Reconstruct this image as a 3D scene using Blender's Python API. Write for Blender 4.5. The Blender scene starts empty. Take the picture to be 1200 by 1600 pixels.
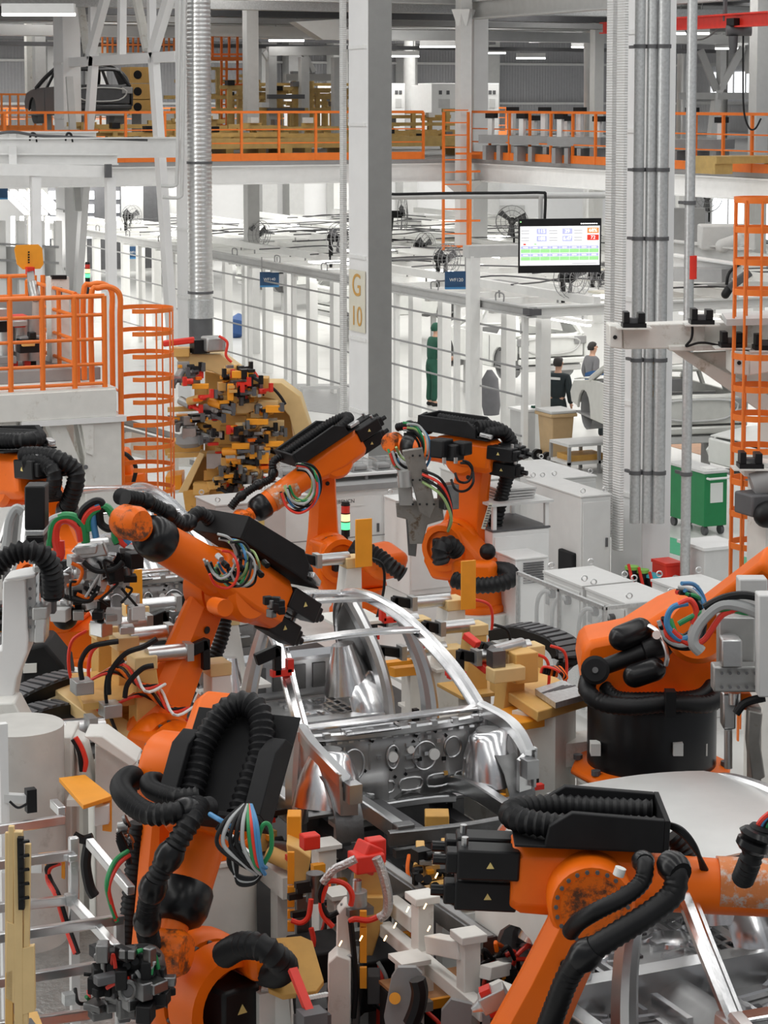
import bpy, math, random
from mathutils import Vector as V3, Matrix
R = random.Random(7)
C = bpy.context.scene.collection
sc = bpy.context.scene
# ---------------------------------------------------------------- camera
TH = math.radians(24.4); HC = 6.5; FP = 3500.0; CY = 500.0; PITCH = math.atan(340.0/FP)
FW = V3((math.sin(TH), math.cos(TH), 0)); RT = V3((math.cos(TH), -math.sin(TH), 0)); UPZ = V3((0, 0, 1))
CF = FW*math.cos(PITCH)-UPZ*math.sin(PITCH); CU = FW*math.sin(PITCH)+UPZ*math.cos(PITCH)
EYE = V3((0, 0, HC))
cam = bpy.data.objects.new('camera', bpy.data.cameras.new('camera')); C.objects.link(cam)
cam.location = EYE
cam.rotation_euler = (math.pi/2-PITCH, 0, -TH)
cam.data.sensor_fit = 'VERTICAL'; cam.data.sensor_height = 24; cam.data.sensor_width = 18
cam.data.lens = 24*FP/1600; cam.data.shift_y = -(800-CY)/1600
cam.data.clip_start = .5; cam.data.clip_end = 400
sc.camera = cam
# ---------------------------------------------------------------- light
wd = bpy.data.worlds.new('world'); sc.world = wd; wd.use_nodes = True
wd.node_tree.nodes['Background'].inputs[0].default_value = (.93, .96, 1, 1)
wd.node_tree.nodes['Background'].inputs[1].default_value = .27
sc.view_settings.view_transform = 'Standard'; sc.view_settings.look = 'None'
sc.view_settings.gamma = 1; sc.view_settings.use_curve_mapping = False
sc.view_settings.exposure = 0.20
def area(name, loc, sx, sy, power, rot=(0, 0, 0), col=(1, .985, .95)):
    l = bpy.data.lights.new(name, 'AREA'); l.shape = 'RECTANGLE'; l.size = sx; l.size_y = sy; l.energy = power; l.color = col
    o = bpy.data.objects.new(name, l); o.location = loc; o.rotation_euler = rot; C.objects.link(o); return o
for i in range(5):          # unseen overhead light rows, added for streaky highlights on the metal
    area('overhead_light', (-4+i*6.5, 20, 11.5), .9, 40, 640)
for i in range(4):
    area('overhead_light', (8+i*11, 64, 9.9), 1.2, 44, 900)
area('wall_light', (18, 82, 4.5), 60, 2, 3600, (math.radians(62), 0, 0))  # added fill tilted at the white lower back wall to brighten it
area('wall_light', (18, 76, 10.2), 60, 2.5, 3200, (math.radians(52), 0, 0))  # added fill tilted at the grey upper back wall to brighten it
area('side_fill_light', (-14, 24, 8), 46, 7, 2700, (0, math.radians(-72), math.radians(0)))  # unseen fill from the left, added to brighten upright faces; no window there
# ---------------------------------------------------------------- pixel helpers (1200x1600 frame)
def ray(x, y): return CF+RT*((x-600)/FP)-CU*((y-CY)/FP)
def P(x, y, D): r = ray(x, y); return EYE+r*(D/r.dot(FW))            # at depth D
def F(x, y, h=0): r = ray(x, y); return EYE+r*((h-HC)/r.z)           # at height h
def PL(x, y, p, n): r = ray(x, y); return EYE+r*((p-EYE).dot(n)/r.dot(n))
def PU(x, y, u): return PL(x, y, V3((0, u, 0)), V3((0, 1, 0)))       # on the plane Y = u
def PV(x, y, v): return PL(x, y, V3((v, 0, 0)), V3((1, 0, 0)))       # on the plane X = v
# ---------------------------------------------------------------- mesh builder
def frame(z, up=(0, 0, 1)):
    z = V3(z).normalized(); up = V3(up)
    if abs(z.dot(up)) > .985: up = V3((1, 0, 0)) if abs(z.x) < .9 else V3((0, 1, 0))
    x = up.cross(z).normalized(); return x, z.cross(x), z
def cat(pts, n=6, closed=False):
    pts = [V3(p) for p in pts]; N = len(pts); out = []
    for i in range(N if closed else N-1):
        g = (lambda k: pts[k % N]) if closed else (lambda k: pts[max(0, min(N-1, k))])
        a, b, c, d = g(i-1), g(i), g(i+1), g(i+2)
        for k in range(n):
            t = k/n
            out.append(.5*((2*b)+(c-a)*t+(2*a-5*b+4*c-d)*t*t+(3*b-a-3*c+d)*t**3))
    if not closed: out.append(pts[-1])
    return out
class MB:
    def __init__(s): s.v = []; s.f = []; s.m = []; s.k = 0
    def add(s, vs, fs):
        o = len(s.v); s.v += [V3(p) for p in vs]; s.f += [[o+i for i in f] for f in fs]; s.m += [s.k]*len(fs); return s
    def mat(s, k): s.k = k; return s
    def hexa(s, p):
        return s.add(p, [(0, 3, 2, 1), (4, 5, 6, 7), (0, 1, 5, 4), (1, 2, 6, 5), (2, 3, 7, 6), (3, 0, 4, 7)])
    def box(s, c, d, rz=0, M=None):
        c = V3(c); x, y, z = d[0]/2, d[1]/2, d[2]/2
        q = [V3(p) for p in ((-x, -y, -z), (x, -y, -z), (x, y, -z), (-x, y, -z), (-x, -y, z), (x, -y, z), (x, y, z), (-x, y, z))]
        if rz: M = Matrix.Rotation(rz, 3, 'Z')
        return s.hexa([c+(M @ p if M else p) for p in q])
    def bx(s, a, b):
        a, b = V3(a), V3(b); return s.box((a+b)/2, [abs(t) for t in (b-a)])
    def beam(s, p, q, w, h, up=(0, 0, 1), w2=None, h2=None):
        p, q = V3(p), V3(q); x, y, z = frame(q-p, up); w2 = w if w2 is None else w2; h2 = h if h2 is None else h2
        r = []
        for c, a, b in ((p, w/2, h/2), (q, w2/2, h2/2)): r += [c-x*a-y*b, c+x*a-y*b, c+x*a+y*b, c-x*a+y*b]
        return s.hexa(r)
    def ibeam(s, p, q, w, h, t=.03, up=(0, 0, 1)):
        p, q = V3(p), V3(q); x, y, z = frame(q-p, up)
        s.beam(p+y*(h/2-t/2), q+y*(h/2-t/2), w, t, up); s.beam(p-y*(h/2-t/2), q-y*(h/2-t/2), w, t, up); return s.beam(p, q, t, h-2*t, up)
    def rings(s, rs, close=True, cap0=True, cap1=True):
        n = len(rs[0]); vs = [p for r in rs for p in r]; fs = []
        for i in range(len(rs)-1):
            for j in range(n if close else n-1):
                a, b = i*n+j, i*n+(j+1) % n; fs.append((a, b, b+n, a+n))
        if cap0: fs.append(tuple(reversed(range(n))))
        if cap1: o = (len(rs)-1)*n; fs.append(tuple(range(o, o+n)))
        return s.add(vs, fs)
    def cyl(s, p, q, r, r2=None, n=16, up=(0, 0, 1)):
        return s.lathe(p, q, [(0, r), (1, r if r2 is None else r2)], n)
    def lathe(s, p, q, prof, n=20, cap=True):          # prof: (t along pq 0..1, radius)
        p, q = V3(p), V3(q); x, y, z = frame(q-p); L = (q-p).length; rs = []
        for t, r in prof:
            c = p+z*(t*L); rs.append([c+(x*math.cos(2*math.pi*j/n)+y*math.sin(2*math.pi*j/n))*max(r, 1e-4) for j in range(n)])
        return s.rings(rs, True, cap, cap)
    def capsule(s, p, q, r, n=16):
        L = (V3(q)-V3(p)).length; k = min(.5, r/L)
        pr = [(k*(1-math.cos(a)), r*math.sin(a)) for a in [math.pi/2*i/5 for i in range(6)]]
        return s.lathe(p, q, pr+[(1-t, rr) for t, rr in reversed(pr)], n)
    def ball(s, c, r, n=14):
        c = V3(c); return s.capsule(c-V3((0, 0, r)), c+V3((0, 0, r)), r, n)
    def tube(s, pts, r, n=8, closed=False, rib=0, step=None):
        pts = [V3(p) for p in pts]
        if step:                                        # resample evenly
            out = [pts[0]]; acc = 0
            for a, b in zip(pts, pts[1:]):
                L = (b-a).length; t = step-acc
                while t <= L and L > 0: out.append(a.lerp(b, t/L)); t += step
                acc = (acc+L) % step
            if (out[-1]-pts[-1]).length > step*.2: out.append(pts[-1])
            pts = out
        N = len(pts); rs = []; x = None
        for i in range(N):
            a = pts[i-1] if i or closed else pts[i]; b = pts[(i+1) % N] if i < N-1 or closed else pts[i]
            d = (b-a)
            d = d.normalized() if d.length > 1e-9 else V3((0, 0, 1))
            if x is None: x, _, _ = frame(d)
            x = x-d*x.dot(d)
            x = x.normalized() if x.length > 1e-6 else frame(d)[0]
            y = d.cross(x); rr = r[i] if isinstance(r, (list, tuple)) else r
            if rib: rr = rr*(1+rib*(1 if i % 2 else -1))
            rs.append([pts[i]+(x*math.cos(2*math.pi*j/n)+y*math.sin(2*math.pi*j/n))*rr for j in range(n)])
        if closed: rs.append(rs[0]); return s.rings(rs, True, False, False)
        return s.rings(rs)
    def sweep(s, pts, prof, up=(0, 0, 1), cap=True, scale=None):
        """profile (list of 2d points) carried along pts; 2d x = side, y = up"""
        pts = [V3(p) for p in pts]; N = len(pts); rs = []
        for i in range(N):
            a = pts[max(0, i-1)]; b = pts[min(N-1, i+1)]
            x, y, z = frame(b-a, up); k = scale[i] if scale else 1
            rs.append([pts[i]+x*(px*k)+y*(py*k) for px, py in prof])
        return s.rings(rs, True, cap, cap)
    def prism(s, poly, o, ex, ey, d):                   # polygon in plane (o,ex,ey) pushed by vector d
        o, ex, ey, d = V3(o), V3(ex), V3(ey), V3(d); a = [o+ex*p[0]+ey*p[1] for p in poly]
        return s.rings([a, [p+d for p in a]])
    def slab(s, pts, d):                                # 3d polygon pushed by vector d
        d = V3(d); a = [V3(p) for p in pts]; return s.rings([a, [p+d for p in a]])
    def grid(s, g, th=None):                            # rows of points -> sheet (thickness along th vector)
        n = len(g[0]); m = len(g); vs = [p for r in g for p in r]
        fs = [(i*n+j, i*n+j+1, (i+1)*n+j+1, (i+1)*n+j) for i in range(m-1) for j in range(n-1)]
        if th is not None:
            th = V3(th); k = len(vs); vs = vs+[V3(p)+th for p in vs]
            fs += [tuple(k+i for i in reversed(f)) for f in fs]
            ed = [j for j in range(n)]+[i*n+n-1 for i in range(1, m)]+[(m-1)*n+j for j in range(n-2, -1, -1)]+[i*n for i in range(m-2, 0, -1)]
            for a, b in zip(ed, ed[1:]+ed[:1]): fs.append((b, a, a+k, b+k))
        return s.add(vs, fs)
def rect(w, h, r=0):
    if not r: return [(-w/2, -h/2), (w/2, -h/2), (w/2, h/2), (-w/2, h/2)]
    return [(-w/2+r, -h/2), (w/2-r, -h/2), (w/2, -h/2+r), (w/2, h/2-r), (w/2-r, h/2), (-w/2+r, h/2), (-w/2, h/2-r), (-w/2, -h/2+r)]
def circ(r, n=24, a0=0, a1=2*math.pi, c=(0, 0)):
    full = abs(a1-a0-2*math.pi) < 1e-6
    return [(c[0]+r*math.cos(a0+(a1-a0)*i/(n if full else n-1)), c[1]+r*math.sin(a0+(a1-a0)*i/(n if full else n-1))) for i in range(n)]
# ---------------------------------------------------------------- materials
M = {}
def mat(name, col, rough=.5, metal=0, var=.06, scale=6, bump=0, bscale=40, emit=0, alpha=None, dirt=None, dscale=3, damt=.5, coat=0, spec=None):
    m = bpy.data.materials.new(name); m.use_nodes = True; nt = m.node_tree; N = nt.nodes; L = nt.links; b = N['Principled BSDF']
    b.inputs['Roughness'].default_value = rough; b.inputs['Metallic'].default_value = metal
    if spec is not None: b.inputs['Specular IOR Level'].default_value = spec
    if coat: b.inputs['Coat Weight'].default_value = coat; b.inputs['Coat Roughness'].default_value = .15
    c4 = (*col, 1); b.inputs['Base Color'].default_value = c4
    tc = N.new('ShaderNodeTexCoord')
    if emit:
        b.inputs['Emission Color'].default_value = c4; b.inputs['Emission Strength'].default_value = emit
    if var or dirt:
        nz = N.new('ShaderNodeTexNoise'); nz.inputs['Scale'].default_value = scale; nz.inputs['Detail'].default_value = 5
        L.new(tc.outputs['Object'], nz.inputs['Vector'])
        rp = N.new('ShaderNodeValToRGB'); rp.color_ramp.elements[0].position = .3; rp.color_ramp.elements[1].position = .7
        rp.color_ramp.elements[0].color = (*[max(0, t*(1-var)) for t in col], 1); rp.color_ramp.elements[1].color = (*[min(1, t*(1+var)) for t in col], 1)
        L.new(nz.outputs['Fac'], rp.inputs['Fac']); out = rp.outputs['Color']
        if dirt:
            n2 = N.new('ShaderNodeTexNoise'); n2.inputs['Scale'].default_value = dscale; n2.inputs['Detail'].default_value = 8; n2.inputs['Roughness'].default_value = .7
            L.new(tc.outputs['Object'], n2.inputs['Vector'])
            r2 = N.new('ShaderNodeValToRGB'); r2.color_ramp.elements[0].position = 1-damt; r2.color_ramp.elements[1].position = min(1, 1-damt+.12)
            r2.color_ramp.elements[0].color = (0, 0, 0, 1); r2.color_ramp.elements[1].color = (1, 1, 1, 1)
            L.new(n2.outputs['Fac'], r2.inputs['Fac'])
            mx = N.new('ShaderNodeMixRGB'); L.new(r2.outputs['Color'], mx.inputs['Fac']); L.new(out, mx.inputs['Color1']); mx.inputs['Color2'].default_value = (*dirt, 1)
            out = mx.outputs['Color']
        L.new(out, b.inputs['Base Color'])
    if bump:
        nb = N.new('ShaderNodeTexNoise'); nb.inputs['Scale'].default_value = bscale; nb.inputs['Detail'].default_value = 4
        L.new(tc.outputs['Object'], nb.inputs['Vector'])
        bp = N.new('ShaderNodeBump'); bp.inputs['Strength'].default_value = bump; bp.inputs['Distance'].default_value = .02
        L.new(nb.outputs['Fac'], bp.inputs['Height']); L.new(bp.outputs['Normal'], b.inputs['Normal'])
    if alpha is not None:
        b.inputs['Transmission Weight'].default_value = 0; b.inputs['Alpha'].default_value = alpha
    M[name] = m; return m
def ribbed(name, freq, axis, depth=.3):
    """adds parallel ribs (bump) along an object axis to a material"""
    m = M[name]; nt = m.node_tree; N = nt.nodes; L = nt.links; b = N['Principled BSDF']
    tc = N.new('ShaderNodeTexCoord'); w = N.new('ShaderNodeTexWave'); w.bands_direction = axis; w.inputs['Scale'].default_value = freq
    L.new(tc.outputs['Object'], w.inputs['Vector']); bp = N.new('ShaderNodeBump'); bp.inputs['Strength'].default_value = depth; bp.inputs['Distance'].default_value = .03
    L.new(w.outputs['Fac'], bp.inputs['Height']); L.new(bp.outputs['Normal'], b.inputs['Normal'])
W_ = (.80, .80, .79)
mat('white', W_, .45, var=.03); mat('white_dirty', (.74, .73, .69), .55, var=.05, dirt=(.45, .40, .32), dscale=4, damt=.42)
mat('white_far', (.82, .82, .80), .5, var=.02); mat('grey_light', (.56, .56, .55), .5, var=.04); mat('grey', (.30, .30, .30), .5, var=.06)
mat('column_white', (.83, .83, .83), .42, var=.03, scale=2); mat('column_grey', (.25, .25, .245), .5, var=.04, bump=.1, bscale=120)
mat('grey_dark', (.10, .10, .105), .55, var=.1); mat('black', (.010, .010, .011), .42, var=.2, spec=.28); mat('black_matte', (.012, .012, .013), .6, var=.2, spec=.22)
mat('rubber', (.009, .009, .010), .45, var=.2, spec=.28); mat('black_gloss', (.008, .008, .009), .28, var=0, spec=.35)
mat('orange', (.86, .150, .003), .40, var=.05, scale=3, dirt=(.34, .05, .004), dscale=5, damt=.33, spec=.32)
mat('orange_worn', (.82, .15, .006), .4, spec=.3, var=.1, dirt=(.10, .04, .02), dscale=9, damt=.53)
mat('bare_worn', (.62, .20, .06), .4, .3, var=.2, dirt=(.55, .50, .46), dscale=16, damt=.5)
mat('rail_orange', (.83, .19, .02), .45, var=.05); mat('rail_far', (.78, .22, .04), .5, var=.06)
mat('yellow', (.68, .40, .12), .5, var=.08, scale=4, dirt=(.40, .25, .10), dscale=7, damt=.36); mat('yellow_far', (.52, .35, .12), .55, var=.12)
mat('yellow_pale', (.74, .53, .25), .5, var=.05); mat('amber', (.86, .34, .02), .42, var=.05); mat('ochre', (.62, .34, .08), .55, var=.1, dirt=(.33, .18, .06), dscale=6, damt=.4)
mat('steel', (.62, .62, .62), .32, 1, var=.06, bump=.05); mat('steel_sheet', (.66, .665, .67), .30, 1, var=.07, scale=3, bump=.10, bscale=7)
mat('steel_bright', (.80, .80, .81), .22, 1, var=.05, bump=.06, bscale=9); mat('steel_dark', (.22, .22, .22), .4, 1, var=.15, bump=.1)
mat('galv', (.60, .61, .61), .42, .75, var=.12, scale=30); mat('tool_steel', (.30, .285, .265), .45, .8, var=.15, dirt=(.16, .11, .07), dscale=6, damt=.42)
mat('machined', (.46, .46, .45), .38, .7, var=.1); mat('duct', (.70, .70, .69), .30, .85, var=.06, scale=2)
mat('alu', (.78, .78, .78), .3, .9, var=.04)
mat('red', (.72, .03, .015), .45, var=.08); mat('hose_red', (.75, .04, .02), .4, var=0); mat('hose_green', (.02, .26, .08), .4, var=0)
mat('hose_blue', (.06, .24, .48), .4, var=0); mat('hose_grey', (.42, .43, .43), .45, var=.05); mat('hose_lime', (.32, .45, .18), .45, var=0)
mat('green_paint', (.012, .22, .07), .42, var=.06); mat('blue_sign', (.02, .07, .16), .5, var=.05); mat('blue_cover', (.03, .09, .26), .6)
mat('cabinet', (.64, .64, .63), .5, var=.03); mat('cabinet_white', (.80, .80, .79), .5, var=.02); mat('cream', (.72, .69, .58), .5, var=.03)
mat('concrete', (.55, .54, .51), .6, var=.06, dirt=(.40, .39, .36), dscale=3, damt=.4)
mat('bin_tan', (.55, .38, .20), .55, var=.05); mat('paper', (.8, .8, .78), .7, var=0)
mat('ped_white', (.76, .75, .71), .5, var=.04, dirt=(.55, .52, .46), dscale=2.5, damt=.42)
mat('lamp', (1, .98, .95), .5, var=0, emit=5); mat('daylight', (.93, .96, 1), .5, var=0, emit=2.2)
mat('green_floor', (.08, .40, .22), .45, var=.06); mat('brown_floor', (.36, .17, .07), .5, var=.12)
mat('plastic_clear', (.80, .82, .82), .15, var=0, alpha=.20)
mat('mesh_clear', (.55, .56, .56), .4, var=0, alpha=.35)
mat('skin', (.62, .36, .25), .55, var=.03); mat('hair', (.02, .016, .014), .6); mat('cloth_dark', (.018, .028, .032), .8, var=.2); mat('cloth_green', (.01, .075, .045), .8, var=.15)
mat('cloth_grey', (.16, .16, .17), .8, var=.1); mat('blue_cloth', (.04, .12, .30), .75, var=.1)
# ---------------------------------------------------------------- linking
def mesh(name, mb, mats, smooth=38):
    me = bpy.data.meshes.new(name); me.from_pydata([tuple(p) for p in mb.v], [], mb.f)
    for m in (mats if isinstance(mats, (list, tuple)) else [mats]): me.materials.append(M[m])
    if any(mb.m): me.polygons.foreach_set('material_index', mb.m)
    me.validate(); me.update()
    if smooth:
        me.polygons.foreach_set('use_smooth', [True]*len(me.polygons)); me.set_sharp_from_angle(angle=math.radians(smooth))
    return me
def bev(o, w, seg=2):
    if w:
        b = o.modifiers.new('bevel', 'BEVEL'); b.width = w; b.segments = seg; b.limit_method = 'ANGLE'; b.angle_limit = math.radians(40)
    return o
def tag(o, label=None, cat=None, group=None, kind=None):
    if label: o['label'] = label
    if cat: o['category'] = cat
    if group: o['group'] = group
    if kind: o['kind'] = kind
    return o
def thing(name, label, cat, loc, rz=0, group=None):
    o = bpy.data.objects.new(name, None); C.objects.link(o); o.location = loc; o.rotation_euler = (0, 0, rz); o.empty_display_size = .1
    return tag(o, label, cat, group)
def world_of(o):
    m = Matrix.Translation(o.location) @ o.rotation_euler.to_matrix().to_4x4()
    return world_of(o.parent) @ m if o.parent else m
def part(name, mb, m, parent, w=True, bevel=0, label=None, smooth=38, kind=None):
    if w:
        iv = world_of(parent).inverted(); mb.v = [iv @ p for p in mb.v]
    o = bpy.data.objects.new(name, mesh(name, mb, m, smooth)); C.objects.link(o); o.parent = parent
    bev(o, bevel); return tag(o, label, kind=kind)
def single(name, mb, m, label, cat, group=None, bevel=0, smooth=38, kind=None):
    xs = [p.x for p in mb.v]; ys = [p.y for p in mb.v]; b = V3(((min(xs)+max(xs))/2, (min(ys)+max(ys))/2, min(p.z for p in mb.v)))
    mb.v = [p-b for p in mb.v]
    o = bpy.data.objects.new(name, mesh(name, mb, m, smooth)); C.objects.link(o); o.location = b; bev(o, bevel)
    return tag(o, label, cat, group, kind)
def struct(name, mb, m, bevel=0):
    o = bpy.data.objects.new(name, mesh(name, mb, m)); C.objects.link(o); o['kind'] = 'structure'; return bev(o, bevel)
def copy_tree(o, parent=None, **kw):
    c = o.copy(); C.objects.link(c); c.parent = parent
    for ch in list(o.children): copy_tree(ch, c)
    for k, v in kw.items(): c[k] = v
    return c
def text(name, s, p, ex, ey, size, m, parent, align='CENTER', off=.004, label=None):
    """raised lettering at p on the plane ex (reading direction), ey (up)"""
    cu = bpy.data.curves.new(name, 'FONT'); cu.body = s; cu.size = size; cu.align_x = align; cu.align_y = 'CENTER'; cu.extrude = .001
    t_ = bpy.data.objects.new('t', cu); C.objects.link(t_); bpy.context.view_layer.update()
    me = bpy.data.meshes.new_from_object(t_.evaluated_get(bpy.context.evaluated_depsgraph_get())); bpy.data.objects.remove(t_); bpy.data.curves.remove(cu)
    me.materials.clear(); me.materials.append(M[m]); o = bpy.data.objects.new(name, me); C.objects.link(o)
    ex = V3(ex).normalized(); ey = V3(ey).normalized(); ez = ex.cross(ey); mw = Matrix((ex, ey, ez)).transposed().to_4x4(); mw.translation = V3(p)+ez*off
    o.parent = parent; o.matrix_local = world_of(parent).inverted() @ mw
    return o
# ================================================================ SETTING
mat('floor', (.60, .60, .58), .32, var=.05, scale=.6, dirt=(.44, .44, .42), dscale=.5, damt=.42)
mat('wall_grey', (.30, .30, .31), .55, var=.04); mat('wall_light', (.46, .46, .47), .55, var=.03); mat('wall_white', (.84, .84, .84), .5, var=.01)
mat('roof', (.42, .42, .41), .6, var=.05)
ribbed('wall_grey', 2.2, 'X', .5); ribbed('wall_light', 2.2, 'Y', .4)
WB, WR = 92.0, 58.0                                     # back wall (plane Y), right wall (plane X)
struct('floor', MB().bx((-40, -4, -.12), (WR+.3, WB+.3, 0)), 'floor')
struct('wall_back', MB().bx((-40, WB, 4.6), (WR, WB+.3, 13)), 'wall_grey')
struct('wall_back_lower', MB().bx((-40, WB-.06, 0), (WR, WB+.3, 4.6)), 'wall_white')
struct('wall_right', MB().bx((WR, 20, 0), (WR+.3, WB+.3, 13)), 'wall_light')
struct('ceiling', MB().bx((-40, 44, 10.6), (WR, WB+.3, 10.9)), 'roof')
w = struct('window_1', MB().bx((WR-.05, 85.4, 6.75), (WR+.02, 90.4, 7.9)), 'daylight')
for k in range(6): part('mullion', MB().bx((WR-.12, 85.4+k*1.0-.05, 6.75), (WR-.03, 85.4+k*1.0+.05, 7.9)), 'grey_light', w)
w = struct('window_2', MB().bx((WR-.05, 84.5, .3), (WR+.02, 90, 2.3)), 'daylight')
for k in range(5): part('mullion', MB().bx((WR-.12, 84.5+k*1.4-.06, .3), (WR-.03, 84.5+k*1.4+.06, 2.3)), 'white', w)
for i, z in enumerate((6.4, 8.2, 9.6)):
    struct('trim_%d' % (i+1), MB().bx((WR-.2, 22, z), (WR, WB, z+.14)).bx((-40, WB-.2, z), (WR, WB, z+.1)), 'grey_light')
# wall posts and downpipes along the back wall
for i, x in enumerate((30, 100, 392, 440, 520, 648, 805)):
    p = P(x, 160, 100); v = p.x+(WB-p.y)*.04
    o = struct('wall_column', MB().bx((v-.35, WB-.9, 0), (v+.35, WB-.1, 10.5)), ('white_far' if i in (1, 4) else 'grey_light'))
# roof steel, ducts and trays seen at the top of the picture
struct('roof_beam', MB().ibeam((2, 50, 9.2), (30, 50, 9.2), .3, .6), 'grey_light')
for z, y, w_, h_, m in ((9.5, 54, .5, .35, 'grey'), (9.0, 58, .9, .5, 'duct'), (9.7, 61, .6, .3, 'grey_dark'), (9.1, 66, .4, .5, 'grey_light'), (9.9, 70, 1.2, .6, 'duct'), (9.3, 74, .5, .4, 'grey'), (10.0, 80, .6, .5, 'grey_light'), (9.3, 86, 1.0, .7, 'grey_dark'), (8.85, 51.5, .5, .22, 'galv'), (8.62, 55.5, .8, .14, 'grey'), (8.9, 57, .4, .22, 'grey_dark'), (8.55, 63, .9, .3, 'duct'), (8.3, 68, .5, .12, 'grey_dark'), (8.75, 60, .25, .18, 'grey_light')):
    struct('roof_duct', MB().bx((-12, y-w_/2, z-h_/2), (44, y+w_/2, z+h_/2)), m)
for v in (-2, 4, 10.2, 17, 24.5, 32, 40):
    struct('roof_truss', MB().ibeam((v, 46, 10.1), (v, 90, 10.1), .35, .8), 'grey_light')
# the soffit panels over the mezzanine
a, b = PU(735, 32, 49.6), PU(415, 44, 49.6)
struct('mezzanine_header', MB().ibeam(V3((24.9, 49.6, 8.75)), V3((24.9, 26, 8.75)), .35, .45), 'grey_light')
struct('mezzanine_soffit', MB().slab([PU(300, 40, 56), PU(470, 42, 56), PU(500, 58, 56), PU(300, 56, 56)], (0, .4, 0)).slab([PU(462, 34, 53), PU(530, 30, 53), PU(530, 60, 53), PU(505, 62, 53)], (0, .5, 0)), 'white_far')
struct('mezzanine_wall_band', MB().slab([PU(758, 46, 78), PU(920, 40, 78), PU(920, 66, 78), PU(758, 62, 78)], (0, .3, 0)), 'white_far')
# ---------------------------------------------------------------- row of hall columns G9 ... G12
G9 = P(1008, 160, 30.0); G9.z = 0; CP = 9.0
CVX = G9.x
def column(name, c, w_, d_, label, grey=False, top=11.5):
    K = thing(name, label, 'column', c); K['kind'] = 'structure'
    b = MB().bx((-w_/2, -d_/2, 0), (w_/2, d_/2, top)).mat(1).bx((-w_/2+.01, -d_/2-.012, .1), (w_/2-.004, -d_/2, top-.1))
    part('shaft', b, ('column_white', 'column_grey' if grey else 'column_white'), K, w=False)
    for z in (1.2, 2.45, 3.85, 6.1, 7.4): part('collar', MB().bx((-w_/2-.03, -d_/2+.05, z), (-w_/2+.02, d_/2-.05, z+.06)), 'white', K, w=False)
    return K
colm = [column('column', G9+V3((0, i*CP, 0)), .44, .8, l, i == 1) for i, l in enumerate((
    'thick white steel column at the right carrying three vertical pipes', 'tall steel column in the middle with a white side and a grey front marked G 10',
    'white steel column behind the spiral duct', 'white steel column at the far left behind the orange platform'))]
# G 10 plate and lettering on its left flank
K = colm[1]; c = G9+V3((0, CP, 0)); sx = c.x-.22
pl = MB().bx((sx-.03, c.y-.33, 2.6), (sx-.015, c.y+.33, 3.65)); part('number_plate', pl, 'cream', K)
text('lettering', 'G', (sx-.032, c.y, 3.38), (0, -1, 0), (0, 0, 1), .55, 'ochre', K); text('lettering', '10', (sx-.032, c.y, 2.85), (0, -1, 0), (0, 0, 1), .48, 'ochre', K)
K = colm[0]; sy = G9.y-.42
text('lettering', 'G', (G9.x-.12, sy-.02, 2.95), (1, 0, 0), (0, 0, 1), .3, 'ochre', K); text('lettering', '9', (G9.x-.12, sy-.02, 2.65), (1, 0, 0), (0, 0, 1), .3, 'ochre', K)
# pipes in front of G9, corrugated cable trays beside G9 and G10, spiral duct by G11
def vpipe(x, D, r, z0, z1, m, label, cat='pipe', name='pipe', group=None, clamps=()):
    c = P(x, 160, D); K = thing(name, label, cat, (c.x, c.y, z0), group=group)
    part('tube', MB().cyl((0, 0, 0), (0, 0, z1-z0), r, n=14), m, K, w=False)
    for z in clamps: part('clamp', MB().cyl((0, 0, z-z0), (0, 0, z-z0+.05), r+.015, n=14).bx((-.02, 0, z-z0), (.02, .25, z-z0+.04)), 'grey_dark', K, w=False)
    return K
for x, r, l in ((999, .07, 'first galvanised pipe from the left in front of the thick white column'), (1018, .062, 'middle galvanised pipe in front of the thick white column'), (1036, .085, 'wider galvanised pipe at the right of the thick white column')):
    vpipe(x, 29.3, r, .95, 11.3, 'galv', l, group='pipes on the column', clamps=(1.6, 3.1, 4.7, 5.6, 7.2))
vpipe(1080, 28.6, .065, .3, 11.3, 'galv', 'free standing grey pipe with a red band right of the white column', clamps=(1.7, 5.2))
o = P(1080, 421, 28.6); single('pipe_band', MB().cyl((o.x, o.y, 4.25), (o.x, o.y, 4.55), .072, n=14), 'red', 'red band around the grey pipe at the right', 'band')
mat('tray', (.72, .72, .71), .45, .2, var=.05); ribbed('tray', 9, 'Z', .45)
def tray(p0, w_, d_, z0, z1, label):
    single('cable_tray', MB().bx((p0.x-w_/2, p0.y-d_/2, z0), (p0.x+w_/2, p0.y+d_/2, z1)), 'tray', label, 'cable tray')
tray(P(957, 160, 30.2), .10, .16, .6, 11.3, 'ribbed grey cable tray running up the left side of the thick white column')
tray(P(972, 160, 29.2), .05, .2, .6, 11.3, 'narrow ribbed cable tray tight against the thick white column')
tray(P(536, 160, 38.7), .07, .14, 1.0, 11.3, 'ribbed grey conduit up the left side of the G 10 column')
d = P(311, 160, 44.0)
K = thing('spiral_duct', 'wide silver spiral ventilation duct coming down in front of a white column', 'duct', (d.x, d.y, 1.75))
b = MB(); rs = []; r0 = .235
zz = 2.65
prof = [(0, r0)]
L = 11.3-2.65; n = int(L/.085)
for i in range(n):
    prof += [((i+.2)/n, r0), ((i+.5)/n, r0+.010), ((i+.8)/n, r0)]
part('duct_pipe', MB().lathe((0, 0, .9), (0, 0, .9+L), prof+[(1, r0)], 28), 'duct', K, w=False, smooth=60)
part('transition', MB().lathe((0, 0, .52), (0, 0, .9), [(0, r0+.02), (.95, r0+.02), (1, r0)], 28), 'galv', K, w=False)
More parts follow.
